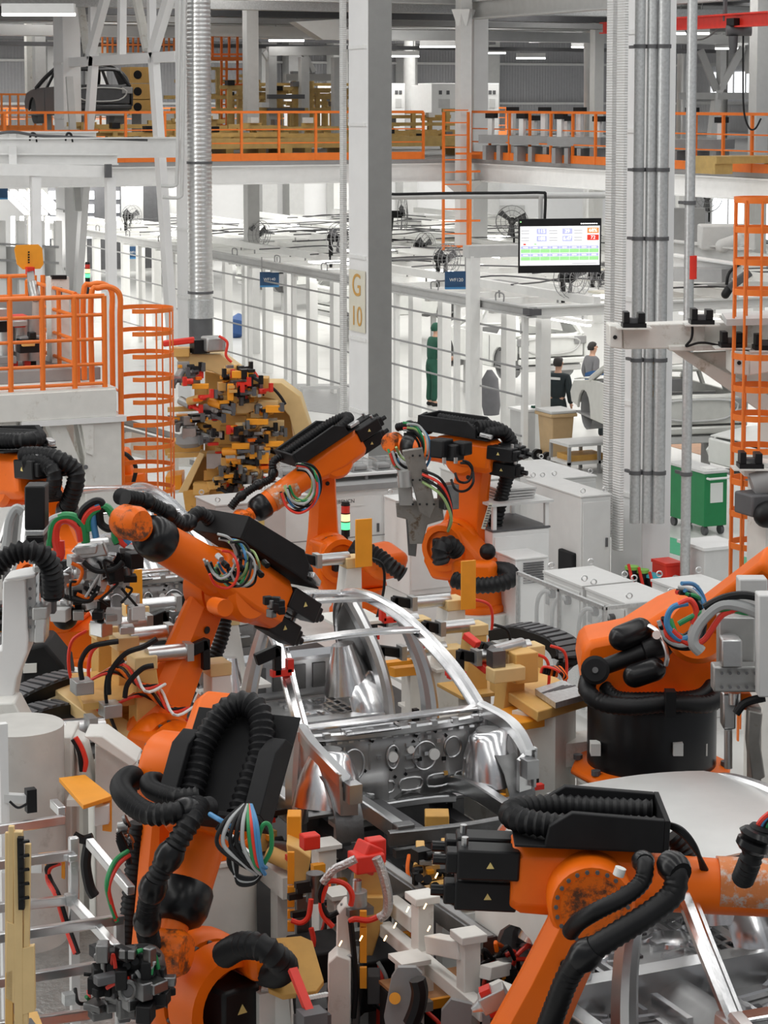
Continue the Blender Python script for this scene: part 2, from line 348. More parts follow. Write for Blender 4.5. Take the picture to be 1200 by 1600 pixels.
part('intake_grille', MB().lathe((0, 0, .1), (0, 0, .52), [(0, r0), (1, r0)], 28), 'grey_dark', K, w=False)
part('duct_foot', MB().lathe((0, 0, -.4), (0, 0, .1), [(0, r0), (1, r0)], 28), 'galv', K, w=False)
part('hanger_band', MB().cyl((0, 0, 1.0), (0, 0, 1.05), r0+.02, n=28).cyl((0, 0, 3.55), (0, 0, 3.6), r0+.02, n=28), 'grey_dark', K, w=False)
for y0, y1, k in ((290, 0, 0), (308, 0, 1)):
    a = P(252+k*2, y0, 43.6); e = P(276+k*8, y0, 43.6); t = P(282+k*7, 0, 43.6)
    single('conduit', MB().tube(cat([a, a.lerp(e, .9), e+(t-e)*.06, e+(t-e)*.3, t+V3((0, 0, .3))], 5), .035), 'grey_light', ('outer' if k else 'inner')+' bent grey conduit beside the spiral duct', 'conduit', 'bent conduits')
# bracing of the column row between G11 and G12, in the plane of the row
br = thing('wind_bracing', 'white diagonal steel bracing between the two left columns', 'bracing', G9+V3((0, 2.5*CP, 0))); br['kind'] = 'structure'
def brace(x0, y0, x1, y1, w_, m='column_white', dv=0, ww=None):
    a, b_ = PV(x0, y0, CVX+dv), PV(x1, y1, CVX+dv)
    part('brace', MB().beam(a, b_, w_, .16, (1, 0, 0)), m, br)
for t in ((120, -40, 136, 82, .12, 'white_dirty', .1), (172, -30, 140, 88, .26), (144, -40, 145, 90, .2, 'column_white', .2), (147, 88, 120, 470, .30), (191, -30, 190, 87, .2, 'column_white', .3), (206, -40, 230, 78, .16, 'white_dirty', .1),
          (272, -30, 238, 85, .28), (236, -40, 238, 85, .18, 'column_white', .2), (240, 90, 270, 540, .32), (102, 98, 278, 88, .22), (108, 120, 122, 330, .10, 'grey_light', -.2)):
    brace(*t)
# overhead steel left (next cell), on its own posts
ul = G9.y+18.0
ob = thing('steel_gantry', 'white overhead steel beams with cables at the upper left', 'frame', PU(90, 245, ul))
part('main_beam', MB().ibeam(PU(-40, 232, ul), PU(276, 230, ul), .2, .42), 'white', ob)
part('rear_beam', MB().ibeam(PU(-40, 216, ul+3), PU(150, 216, ul+3), .2, .3), 'white', ob)
part('lower_beam', MB().ibeam(PU(-40, 248, ul-1), PU(183, 249, ul-1), .2, .22), 'white', ob)
part('end_beam', MB().beam(PU(-40, 264, ul-2), PU(172, 268, ul-2), .25, .22), 'white', ob)
part('end_cap', MB().box(PU(169, 267, ul-2.2), (.12, .1, .26)), 'grey_dark', ob)
for x in (172, 55): 
    p = PU(x, 275, ul-2); part('post', MB().bx((p.x-.09, p.y-.09, 0), (p.x+.09, p.y+.09, p.z)), 'column_white', ob)
part('cross_beam', MB().beam(PU(20, 250, ul-2), PU(20, 216, ul+3), .15, .2), 'white', ob)
part('cable', MB().tube(cat([PU(-10, 210, ul+.2), PU(20, 206, ul), PU(60, 212, ul), PU(110, 214, ul), PU(170, 217, ul), PU(230, 219, ul)], 4), .03), 'grey_dark', ob)
for x in (52, 108): part('cable', MB().tube(cat([PU(x-6, 220, ul), PU(x-3, 209, ul), PU(x+3, 210, ul), PU(x+5, 222, ul)], 5), .025), 'black', ob)
# floor markings
def patch(name, pts, m, label):
    single(name, MB().slab([F(x, y, .0)+V3((0, 0, .006)) for x, y in pts], (0, 0, -.005)), m, label, 'floor marking', kind='structure')
patch('floor_marking', [(1040, 838), (1200, 880), (1200, 910), (1040, 862)], 'green_floor', 'green painted strip on the floor at the right')
patch('floor_marking', [(985, 660), (1200, 690), (1200, 728), (1120, 718), (985, 680)], 'brown_floor', 'orange brown floor patch under the right white car')
patch('floor_marking', [(360, 600), (560, 600), (585, 655), (380, 630)], 'grey', 'grey floor lane inside the white cell')
# ================================================================ MEZZANINE
ZD = 5.12; MU = 49.7; MV = 24.9
dk = struct('mezzanine_floor', MB().bx((-30, MU, ZD-.1), (WR, WB-3, ZD)).bx((MV, 24, ZD-.1), (WR, MU, ZD)), 'grey')
struct('mezzanine_fascia', MB().ibeam((-30, MU+.1, ZD-.33), (MV, MU+.1, ZD-.33), .25, .45).ibeam((MV+.1, MU, ZD-.33), (MV+.1, 24, ZD-.33), .25, .45), 'white')
def railing(name, a, b, n, m, label, toe=True, h=1.15, mids=(.42, .74), r=.022):
    a, b = V3(a), V3(b); K = thing(name, label, 'railing', a); up = V3((0, 0, 1))
    for i in range(n+1):
        p = a.lerp(b, i/n); part('post', MB().beam(p, p+up*h, .055, .055, (0, 1, 0)), m, K)
    part('top_rail', MB().beam(a+up*h, b+up*h, .06, .06), m, K)
    for z in mids: part('mid_rail', MB().beam(a+up*z, b+up*z, .03, .03), m, K)
    if toe: part('toe_board', MB().beam(a+up*.09, b+up*.09, .03, .18), m, K)
    return K
railing('mezzanine_railing', (-22, MU, ZD), (MV-1.3, MU, ZD), 48, 'rail_orange', 'long orange railing along the left front edge of the mezzanine')
railing('mezzanine_railing', (MV, MU, ZD), (MV, 26, ZD), 23, 'rail_orange', 'orange railing along the right edge of the mezzanine')
railing('mezzanine_railing', (4, 84.5, ZD), (44, 84.5, ZD), 26, 'rail_orange', 'distant orange railing at the back of the mezzanine')
railing('mezzanine_railing', PU(-10, 205, 66)*1, PU(170, 205, 66)*1, 14, 'rail_far', 'orange railing at the far left of the mezzanine', h=1.1)
# column and ladder at its corner
for (x, D, w_, m, l) in ((724, 55.0, .3, 'white', 'white post at the corner of the mezzanine'), (746, 60, .42, 'column_white', 'wider pale column behind the mezzanine corner'), (932, 66, .3, 'white_far', 'pale column behind the mezzanine beside the round duct'), (392, 58, .32, 'grey_light', 'grey column on the mezzanine left of the yellow fixtures'),
                         (62, 72, .35, 'grey_light', 'grey column on the left part of the mezzanine'), (48, 74, .3, 'white_dirty', 'pale column on the left part of the mezzanine'), (1185, 56, .35, 'grey_light', 'grey post at the right edge behind the railing')):
    p = P(x, 160, D); K = thing('column', l, 'column', (p.x, p.y, 0)); K['kind'] = 'structure'
    part('shaft', MB().bx((-w_/2, -w_/2, 0), (w_/2, w_/2, 10)), m, K, w=False)
    if x == 724:
        part('capital', MB().lathe((0, 0, 8.35), (0, 0, 8.75), [(0, w_*.6), (1, w_*1.1)], 4), m, K, w=False); part('lower_capital', MB().lathe((0, 0, 4.25), (0, 0, 4.6), [(0, .16), (1, .6)], 4), 'grey_light', K, w=False)
p = P(712, 300, 54.6); q = p.copy(); K = thing('cage_ladder', 'thin orange ladder hanging from the mezzanine corner', 'ladder', (p.x, p.y, P(712, 392, 54.6).z))
ex = RT*.30
zt = 6.27; zb = P(712, 392, 54.6).z
for s in (-1, 1): part('stile', MB().beam(V3((p.x, p.y, zb))+ex*s, V3((p.x, p.y, zt))+ex*s, .06, .05, (0, 1, 0)), 'rail_orange', K)
for i in range(12): z = zb+.12+i*.3; part('rung', MB().beam(V3((p.x, p.y, z))-ex, V3((p.x, p.y, z))+ex, .04, .03), 'rail_orange', K)
for y in (240, 268, 345, 385): 
    c = P(712, y, 54.6); part('bracket', MB().beam(c, c+RT*.6+FW*.1, .05, .05), 'rail_orange', K)
part('cage_bar', MB().beam(P(735, 240, 54.2), P(735, 392, 54.2), .05, .03, (0, 1, 0)), 'rail_orange', K)
# second orange ladder/platform far left, behind the duct
K = thing('access_platform', 'small orange caged platform and ladder high above the yellow fixtures', 'platform', P(355, 175, 66))
part('platform', MB().box(P(343, 92, 66), (1.2, 1, .1)), 'rail_orange', K)
for x in (332, 346, 358, 371, 381): part('post', MB().beam(P(x, 56, 66), P(x, 95 if x < 360 else 132, 66), .06, .06, (0, 1, 0)), 'rail_orange', K)
for y in (56, 85, 108, 132): part('hoop', MB().beam(P(354 if y > 90 else 330, y, 66), P(381, y, 66), .06, .06), 'rail_orange', K)
for s in (346, 354): part('stile', MB().beam(P(s, 95, 65.5), P(s, 205, 65.5), .06, .06, (0, 1, 0)), 'rail_orange', K)
for i in range(9): part('rung', MB().beam(P(346, 108+i*11, 65.5), P(354, 108+i*11, 65.5), .04, .04), 'rail_orange', K)
K = thing('access_platform', 'orange railing of a raised walkway high at the left behind the bracing', 'platform', P(200, 90, 70))
part('walkway', MB().beam(P(158, 90, 70), P(276, 88, 70), 1, .25), 'grey_light', K)
for x in range(160, 276, 8): part('post', MB().beam(P(x, 55, 70), P(x, 86, 70), .05, .05, (0, 1, 0)), 'rail_far', K)
for y in (55, 70): part('rail', MB().beam(P(158, y, 70), P(276, y, 70), .05, .05), 'rail_far', K)
# ceiling lamps over the mezzanine
def lamp(x0, x1, y, D, lab, t=.16, hang=True):
    a, b = P(x0, y, D), P(x1, y, D); m_ = (a+b)/2
    K = thing('ceiling_lamp', lab, 'ceiling lamp', m_, group='ceiling lamps over the mezzanine')
    ax = (b-a); ax.z = 0
    part('housing', MB().beam(a+V3((0, 0, t*.5)), b+V3((0, 0, t*.5)), .28, t), 'white', K)
    part('tube_light', MB().beam(a+V3((0, 0, -.02)), b+V3((0, 0, -.02)), .2, .06), 'lamp', K)
    if hang:
        for f in (.2, .8): part('hanger', MB().beam(a.lerp(b, f), a.lerp(b, f)+V3((0, 0, .8)), .02, .02, (0, 1, 0)), 'grey', K)
for i, t in enumerate(((754, 826, 40, 66, 'ceiling lamp right of the white mezzanine post, highest of the right group'), (656, 713, 72, 72, 'ceiling lamp left of the white mezzanine post above the tall white cabinets'), (610, 655, 87, 78, 'ceiling lamp just right of the G 10 column'), (757, 790, 82, 84, 'small ceiling lamp right of the pale round column'), (807, 852, 90, 80, 'ceiling lamp hanging lowest in front of the grey wall'),
                       (893, 921, 73, 84, 'ceiling lamp left of the vertical duct'), (827, 890, 64, 76, 'ceiling lamp hanging in front of the white wall band'), (622, 700, 61, 84, 'long ceiling lamp under the roof right of the G 10 column'), (420, 475, 62, 62, 'ceiling lamp above the yellow mezzanine fixtures'), (1052, 1108, 51, 62, 'ceiling lamp behind the red crane beam'), (1118, 1168, 75, 74, 'ceiling lamp above the far bright window'))):
    lamp(*t)
lamp(4, 117, 21, 47, 'long white ceiling lamp at the top left in front of the left column', .2, False)
# ducts near the wall
p = P(925, 160, 74); single('wall_duct', MB().tube(cat([P(850, 37, 76), P(905, 36, 75), P(918, 40, 74), P(925, 60, 74), P(925, 215, 74), V3((p.x, p.y, .5))], 6), .28, 16), 'duct', 'grey round duct bending down beside the back wall', 'duct')
p = P(1067, 160, 70); single('wall_duct', MB().cyl((p.x, p.y, 1), (p.x, p.y, 8), .2), 'duct', 'grey vertical duct right of the thick white column', 'duct')
for x, l in ((640, 'left'), (1128, 'right')):
    p = P(x, 160, 88); single('wall_pipe', MB().cyl((p.x, p.y, 5.1), (p.x, p.y, 9.8), .22), 'grey_light', 'vertical pipe at the back wall, %s one' % l, 'pipe')
# diagonal braces right of the thick column
K = thing('wall_bracing', 'white V shaped steel bracing in front of the far bright window', 'bracing', P(1120, 150, 66)); K['kind'] = 'structure'
for x0, y0, x1, y1, m in ((1094, 78, 1120, 142, 'grey_light'), (1161, 74, 1122, 145, 'white'), (1120, 145, 1112, 215, 'white'), (1060, 150, 1190, 150, 'grey_light'), (1127, 78, 1127, 140, 'white'), (1172, 70, 1172, 115, 'white')):
    part('brace', MB().beam(P(x0, y0, 66), P(x1, y1, 66), .24, .2), m, K)
# red crane beam with hoist
K = thing('crane_beam', 'red overhead crane beam at the top right', 'crane beam', P(1120, 40, 40))
a, b = P(943, 44, 52), P(1215, 28, 40); part('girder', MB().ibeam(a, b, .2, .26), 'red', K)
for t in (.45, .75): part('hanger', MB().beam(a.lerp(b, t), a.lerp(b, t)+V3((0, 0, .6)), .06, .06, (0, 1, 0)), 'grey_dark', K)
h = P(1153, 48, 42.2); K = thing('chain_hoist', 'dark electric chain hoist hanging from the red crane beam', 'hoist', h)
part('motor', MB().cyl(h-RT*.22, h+RT*.25, .1), 'grey_dark', K); part('trolley', MB().box(h+V3((0, 0, .16)), (.35, .25, .14)), 'black', K)
part('chain_bag', MB().lathe(h+V3((-.1, 0, -.1)), h+V3((-.1, 0, -.42)), [(0, .09), (.8, .08), (1, .05)], 10), 'grey_dark', K)
part('control_cable', MB().tube(cat([h+RT*.1, P(1161, 100, 42.2), P(1162, 170, 42.2), P(1170, 199, 42.2), P(1180, 201, 42.2), P(1189, 185, 42.2)], 6), .018), 'black', K)
part('festoon_cable', MB().tube(cat([P(1070, 44, 47), P(1078, 60, 47), P(1095, 62, 46), P(1112, 54, 45), P(1125, 42, 44.5)], 6), .015), 'grey_dark', K)
# white cabinets on the deck
def mcab(x0, x1, y0, D, lab, d_=.8):
    a, b = P(x0, y0, D), P(x1, y0, D); w_ = (b-a).length; c = (a+b)/2; H_ = a.z-ZD
    K = thing('control_cabinet', lab, 'cabinet', (c.x, c.y+d_/2, ZD), group='cabinets on the mezzanine')
    part('body', MB().bx((-w_/2, -d_/2, 0), (w_/2, d_/2, H_)), 'cabinet_white', K, w=False, bevel=.02)
    part('screen', MB().bx((-w_*.22, -d_/2-.02, H_*.56), (w_*.22, -d_/2, H_*.72)), 'grey_light', K, w=False)
    for s in (-1, 1): part('indicator', MB().bx((s*w_*.15-.06, -d_/2-.02, H_*.8), (s*w_*.15+.06, -d_/2, H_*.87)), 'grey_dark', K, w=False)
    return K
mcab(611, 634, 130, 86, 'tall white control cabinet just right of the G 10 column'); mcab(757, 781, 130, 86, 'tall white control cabinet right of the mezzanine corner column')
K = mcab(672, 716, 130, 84, 'wide white switch cabinet left of the mezzanine corner', 1.2); mcab(655, 674, 133, 85.5, 'narrow white cabinet joined to the left of the wide switch cabinet')
mcab(455, 482, 130, 84, 'distant white cabinet behind the yellow mezzanine fixtures'); mcab(508, 532, 134, 84, 'distant grey white cabinet left of the G 10 column')
# pallets of yellow fixtures behind the railing
def fix_frame(c, w_, d_, h_, lab, m='yellow_far', seed=1):
    r = random.Random(seed); K = thing('fixture_rack', lab, 'fixture rack', c, group='yellow fixtures on the mezzanine')
    part('base_plate', MB().bx((-w_/2, -d_/2, .25), (w_/2, d_/2, .5)).bx((-w_/2, -d_/2, 0), (-w_/2+.2, d_/2, .25)).bx((w_/2-.2, -d_/2, 0), (w_/2, d_/2, .25)), m, K, w=False)
    n = max(3, int(w_/.5))
    for i in range(n):
        x = -w_/2+w_*(i+.5)/n+r.uniform(-.1, .1); y = r.uniform(-d_/2, d_/2)*.8; z = h_*r.uniform(.55, 1)
        b = MB().bx((x-.06, y-.06, .5), (x+.06, y+.06, z)).bx((x-r.uniform(.15, .4), y-.05, z-.1), (x+r.uniform(.15, .4), y+.05, z)).bx((x-.2, y-.1, .5), (x+.2, y+.1, .58))
        part('upright', b, m, K, w=False)
        if i % 2: part('clamp', MB().bx((x-.1, y-.15, z), (x+.1, y+.1, z+.14)), r.choice(['black', 'steel_dark', 'white']), K, w=False)
    part('cross_bar', MB().beam((-w_/2, -d_/4, h_*.62), (w_/2, -d_/4, h_*.62), .1, .1).beam((-w_/2, d_/4, h_*.8), (w_/2, d_/4, h_*.8), .1, .1), m, K, w=False)
    return K
for i, (x, u, w_, h_, l) in enumerate(((370, 52, 2.5, .95, 'stacked yellow fixture beams behind the railing right of the spiral duct'), (464, 52.3, 2.5, .9, 'yellow fixture frame behind the railing left of the G 10 column'), (370, 58, 4.0, 1.9, 'second row yellow fixture left of the mezzanine gantry'), (440, 62, 3.5, 2.2, 'yellow fixture standing under the mezzanine gantry'),
        (515, 60, 3.0, 1.9, 'yellow fixture next to the G 10 column, second row'), (215, 52, 3.2, 1.0, 'long yellow fixture behind the railing below the grey car body'), (295, 54, 2.0, 1.1, 'yellow fixture behind the railing left of the spiral duct'), (640, 53, 3.0, .75, 'low yellow fixture pallet right of the G 10 column'), (648, 60, 2.6, 1.2, 'yellow fixture pallet behind the low one right of the G 10 column'), (345, 70, 3, 2.6, 'far yellow fixture below the caged platform'), (470, 72, 4, 2.5, 'far yellow fixture row in front of the distant cabinets'))):
    p = PU(x, 200, u); p.z = ZD; fix_frame(p, w_, 1.1, h_, l, seed=i)
for i, (x, D, w_, l) in enumerate(((800, 54, 1.6, 'grey fixture with white clamp posts behind the railing right of the corner'), (850, 52.5, 1.6, 'grey fixture with two tall white posts in the middle of the right railing'), (905, 51, 1.4, 'grey fixture behind the railing left of the thick column'), (1080, 48, 1.8, 'grey fixture behind the railing right of the thick column'))):
    p = P(x, 235, D); p.z = ZD; K = thing('fixture_rack', l, 'fixture rack', p, math.radians(-60), group='grey fixtures on the mezzanine')
    part('base_beam', MB().bx((-w_/2, -.25, .40), (w_/2, .25, .6)), 'grey', K, w=False)
    for j in range(4): x_ = -w_/2+.2+j*(w_-.4)/3; part('leg', MB().bx((x_-.05, -.3, 0), (x_+.05, .3, .35)), 'grey', K, w=False)
    for j in range(3):
        x_ = -w_/2+.2+j*(w_-.4)/2; hh = (1.0, 1.15, .95)[j]; part('clamp_post', MB().bx((x_-.06, -.06, .6), (x_+.06, .06, hh)), 'white', K, w=False)
        part('clamp', MB().bx((x_-.12, -.08, hh), (x_+.12, .12, hh+.12)), 'black', K, w=False)
K = thing('pallet', 'yellow pallet lying behind the railing at the far right', 'pallet', P(1170, 240, 44)); K.location.z = ZD
part('board', MB().bx((-1, -.4, .2), (1, .4, .34)), 'yellow_far', K, w=False); part('runner', MB().bx((-1, -.35, 0), (-.6, .35, .2)).bx((.6, -.35, 0), (1, .35, .2)), 'yellow_far', K, w=False)
# gantry portal on the deck
K = thing('gantry_frame', 'pale steel portal frame standing among the yellow fixtures', 'gantry', PU(470, 200, 58)); K.location.z = ZD
for x in (424, 475, 526): 
    p = PU(x, 200, 58); part('post', MB().bx((p.x-.12, p.y-.12, ZD), (p.x+.12, p.y+.12, 7.75)), 'grey_light', K)
part('beam', MB().beam(PU(418, 80, 58), PU(530, 79, 58), .2, .25), 'grey_light', K); part('beam', MB().beam(PU(445, 121, 60), PU(530, 121, 60), .2, .2), 'grey_light', K)
for x0, y0, x1, y1 in ((412, 80, 424, 100), (470, 75, 490, 112)): part('strut', MB().beam(PU(x0, y0, 58), PU(x1, y1, 58), .14, .14), 'grey_light', K)
part('crossbeam', MB().beam(PU(418, 151, 57.5), PU(475, 151, 57.5), .12, .12).beam(PU(418, 172, 57.5), PU(475, 172, 57.5), .12, .12), 'grey_dark', K)
# yellow blocks with holes
for i, (y, l) in enumerate(((117, 'top yellow block with a hole beside the dark car body'), (143, 'middle yellow block with a hole beside the dark car body'), (167, 'bottom yellow block with a hole beside the dark car body'))):
    c = PU(208, y, 60); K = thing('fixture_block', l, 'block', c, group='yellow blocks beside the dark car')
    z0 = PU(208, y+13, 60).z-c.z; z1 = PU(208, y-12, 60).z-c.z
    part('body', MB().bx((-.22, -.4, z0), (.38, .4, z1)), 'yellow', K, w=False); part('hole', MB().cyl((0, -.41, 0), (0, -.39, 0), .12), 'black', K, w=False)
c = PU(236, 160, 56); c.z = ZD; single('grey_crate', MB().bx(c+V3((-.4, -.4, 0)), c+V3((.5, .4, 1.15))), 'grey_light', 'grey crate beside the yellow blocks on the mezzanine', 'crate')
# ================================================================ WHITE ASSEMBLY CELL (left fence, roof lattice, lamps)
c0 = F(819, 720, 0); VF = c0.x; UN = c0.y; TOP = 2.74; SP = 2.78
K = thing('cell_fence', 'long white fence of posts and thin rods along the left side of the bright cell', 'fence', (VF, UN, 0))
NF = 12
for i in range(NF):
    y = UN+i*SP; part('post', MB().bx((VF-.05, y-.05, 0), (VF+.05, y+.05, TOP-.1)), 'white_far', K)
for i in range(2*NF-1):
    y = UN+.5+i*SP/2; part('inner_post', MB().bx((VF+.55, y-.11, 0), (VF+.75, y+.11, TOP-.12)), 'white_far', K)
part('top_beam', MB().ibeam((VF, UN-.3, TOP), (VF, UN+NF*SP, TOP), .16, .2), 'grey_light', K)
for z in (.46, 1.19, 1.7, 2.36):
    for i in range(NF-1):
        y = UN+i*SP; part('rail', MB().cyl((VF-.06, y, z), (VF-.06, y+SP, z), .02, n=8), 'grey', K)
for i in range(NF):
    y = UN+i*SP+1.0; part('lifting_eye', MB().tube(cat([(VF, y-.15, TOP+.08), (VF, y-.15, TOP+.24), (VF, y+.15, TOP+.24), (VF, y+.15, TOP+.08)], 3), .015, 6), 'grey', K)
K = thing('cell_front_frame', 'white front portal of the bright cell with open side towards the aisle', 'frame', (VF+5, UN, 0))
part('front_beam', MB().ibeam((VF, UN, TOP-.02), (VF+15, UN, TOP-.02), .18, .2), 'white_far', K)
part('end_block', MB().bx((VF-.1, UN-.35, TOP-.05), (VF+.15, UN-.1, TOP+.06)), 'grey_dark', K)
for x in (5.4, 11): part('post', MB().bx((VF+x-.06, UN-.06, 0), (VF+x+.06, UN+.06, TOP-.1)), 'white_far', K)
K = thing('cell_roof_lattice', 'white lattice of beams roofing the bright assembly cell', 'roof frame', (VF+6, UN+12, TOP))
DEP = NF*SP; WID = 15.0
for j in range(1, 11):
    x = VF+j*WID/10; z = TOP+(.12 if j % 2 else 0)
    part('long_beam', MB().bx((x-.07, UN, z-.08), (x+.07, UN+DEP, z+.08)), 'white_far', K)
for i in range(1, 2*NF):
    y = UN+i*SP/2; part('cross_beam', MB().bx((VF, y-.06, TOP-.16), (VF+WID, y+.06, TOP-.02)), 'white_far', K)
rr = random.Random(3)
for i in range(60):
    x = VF+rr.uniform(.3, WID-1.2); y = UN+rr.uniform(.2, DEP*.9); w_ = rr.uniform(.3, 1.2)
    part('roof_panel', MB().bx((x, y, TOP+.1), (x+w_, y+rr.uniform(.3, .9), TOP+.14)), rr.choice(['white_far', 'cream', 'grey_light', 'grey', 'lamp', 'white_far', 'grey_dark']), K)
for i in range(70):
    x = VF+rr.uniform(.3, WID-3); y = UN+rr.uniform(.2, DEP*.9)
    part('cable', MB().tube(cat([(x, y, TOP+.2), (x+.9, y+.5, TOP+.18), (x+1.8, y+rr.uniform(-1, 1), TOP+.22), (x+2.6, y+rr.uniform(-1, 1), TOP+.16)], 4), .018, 6), 'grey_dark', K)
src = None
for j in range(5):
    for i in range(9):
        x = VF+1.6+j*2.9; y = UN+1.2+i*3.4
        if src is None:
            src = thing('cell_lamp', 'long strip lamp glowing under the white cell roof', 'strip lamp', (x, y, TOP-.35), group='strip lamps under the cell roof')
            part('housing', MB().bx((-.07, -.75, 0), (.07, .75, .07)), 'white_far', src, w=False); part('tube_light', MB().bx((-.05, -.72, -.04), (.05, .72, 0)), 'lamp', src, w=False); part('hanger', MB().bx((-.015, -.5, .07), (.015, -.47, .36)).bx((-.015, .47, .07), (.015, .5, .36)), 'grey', src, w=False)
        else: copy_tree(src).location = (x, y, TOP-.35)
area('cell_light', (VF+7, UN+14, TOP-.2), 13, 28, 850)
area('cell_light', (VF+7, UN+6, 5.0), 12, 10, 180)
area('under_deck_fill', (8, 66, 4.6), 40, 16, 3000)  # added fill brightening the space below the mezzanine deck
area('under_deck_fill', (44, 60, 4.6), 20, 40, 2400)  # same added fill under the right part of the deck
# ceiling height white panel wall / shutter at the far left under the mezzanine
d1 = struct('door_1', MB().bx((PU(60, 300, 84).x, 84, 0), (PU(330, 300, 84).x, 84.15, 4.6)), 'grey_dark')
for x in (83, 140, 180):
    for y in (283, 305, 326, 345, 366):
        p = PU(x, y, 83.95); part('pane', MB().box(p, (.34, .06, .32)), 'daylight', d1)
for x in (205, 275): p = PU(x, 300, 83); struct('wall_column', MB().bx((p.x-.35, 82.6, 0), (p.x+.35, 83.2, 5)), 'grey_light')
# blue hanging signs
def sign(x0, x1, y0, y1, D, s, lab, hang=.35):
    a, b = P(x0, y0, D), P(x1, y1, D); c = (a+b)/2; w_ = (P(x1, y0, D)-a).length; h_ = abs(a.z-b.z); ex = (RT+FW*.12).normalized()
    K = thing('hanging_sign', lab, 'sign', c, group=None)
    n = ex.cross(UPZ)
    part('board', MB().slab([c-ex*w_/2-UPZ*h_/2, c+ex*w_/2-UPZ*h_/2, c+ex*w_/2+UPZ*h_/2, c-ex*w_/2+UPZ*h_/2], n*-.03), 'blue_sign', K)
    text('lettering', s, c+n*.001, ex, UPZ, h_*.27, 'white_far', K)
    part('lower_edge', MB().beam(c-ex*w_/2-UPZ*h_*.47+n*.01, c+ex*w_/2-UPZ*h_*.47+n*.01, .02, .04), 'hose_blue', K)
    for t in (-.4, .4): part('hanger', MB().beam(c+ex*w_*t+UPZ*h_/2, c+ex*w_*t+UPZ*(h_/2+hang), .02, .02, (0, 1, 0)), 'grey', K)
sign(406, 436, 425, 448, 52, 'WF140', 'blue hanging sign reading WF140 left of the G 10 column'); sign(695, 731, 424, 451, 43, 'WF120', 'blue hanging sign reading WF120 left of the monitor')
sign(197, 222, 385, 404, 64, 'WF160', 'small blue hanging sign between the two left columns'); sign(932, 958, 459, 490, 45, 'WF', 'blue sign partly hidden behind the thick white column'); sign(-30, 12, 290, 311, 56, 'UNIT', 'dark blue sign cut off by the left picture edge'); sign(608, 617, 472, 496, 52, 'W', 'blue sign edge just right of the G 10 column')
# monitor on its pole
D = 34.0; tl, tr, br_, bl = P(809.5, 343, D), P(939, 341.5, D), P(940, 424, D), P(810, 427.5, D)
ex = (tr-tl).normalized(); cz = (tl+tr+br_+bl)/4; ey = UPZ; n = ex.cross(ey).normalized(); Wm = (tr-tl).length; Hm = (tl-bl).length
K = thing('information_monitor', 'wide flat screen with green table rows hanging above the white cell', 'monitor', cz)
part('casing', MB().slab([cz-ex*Wm/2-ey*Hm/2, cz+ex*Wm/2-ey*Hm/2, cz+ex*Wm/2+ey*Hm/2, cz-ex*Wm/2+ey*Hm/2], n*-.07), 'black', K)
mat('screen', (.86, .87, .88), .4, var=0, emit=.5); mat('scr_green', (.40, .86, .34), .4, var=0, emit=.36); mat('scr_blue', (.56, .58, .90), .4, var=0, emit=.36); mat('scr_red', (.80, .05, .03), .4, var=0, emit=.36); mat('scr_orange', (.85, .33, .10), .4, var=0, emit=.36); mat('scr_grey', (.5, .5, .52), .4, var=0, emit=.5); mat('scr_text', (.95, .95, .95), .4, var=0, emit=1)
def sp(u, v): return cz+ex*((u-.5)*Wm)+ey*((.5-v)*Hm)
def sq(name, u0, v0, u1, v1, m, off): return part(name, MB().slab([sp(u0, v1)+n*off, sp(u1, v1)+n*off, sp(u1, v0)+n*off, sp(u0, v0)+n*off], n*-.002), m, K)
sq('screen', .02, .135, .982, .86, 'screen', .004)
for (u, v, w_, s, m) in ((.22, .18, .12, '115', 'scr_blue'), (.53, .18, .12, '29', 'scr_blue'), (.83, .17, .14, '68%', 'scr_orange'), (.22, .315, .12, '188', 'scr_blue'), (.53, .315, .12, '6.47', 'scr_blue'), (.83, .30, .14, '72', 'scr_red')):
    sq('value_field', u, v, u+w_, v+.1, m, .006); text('value', s, sp(u+w_/2, v+.05)+n*.006, ex, ey, .075, 'scr_text', K)
for u in (.03, .37, .67):
    for v in (.21, .26, .34, .39): sq('caption', u, v, u+.10, v+.015, 'scr_grey', .006)
sq('legend', .06, .455, .09, .48, 'scr_red', .006); sq('legend', .19, .455, .22, .475, 'scr_green', .006)
for v in (.50, .64):
    for k in range(8):
        u = .03+k*.118; sq('table_head', u, v, u+.113, v+.052, 'scr_blue', .006); sq('head_text', u+.03, v+.018, u+.083, v+.036, 'scr_text', .007); sq('table_cell', u, v+.058, u+.113, v+.125, 'scr_green', .006)
for k in range(8): sq('status_mark', .75+k*.026, .085, .77+k*.026, .105, 'scr_text', .004)
sq('standby_lamp', .018, .04, .035, .065, 'scr_green', .004)
sq('footnote', .65, .82, .95, .835, 'scr_grey', .006)
pt = P(845, 306, D+.4); part('pole', MB().cyl((pt.x, pt.y, cz.z), (pt.x, pt.y, pt.z), .035, n=10), 'grey_light', K)
K = thing('overhead_pipe', 'horizontal grey pipe with a black cable crossing above the monitor', 'pipe', pt)
part('tube', MB().cyl(P(612, 307, D+.5), P(957, 305, D+.4), .05, n=10), 'grey_light', K)
part('cable', MB().tube(cat([P(612, 303, D+.2), P(625, 303.5, D+.2), P(700, 302, D+.2), P(800, 301.5, D+.2), P(846, 301, D+.2), P(852, 306, D+.2), P(851, 342, D+.2)], 5), .025, 6), 'black', K)
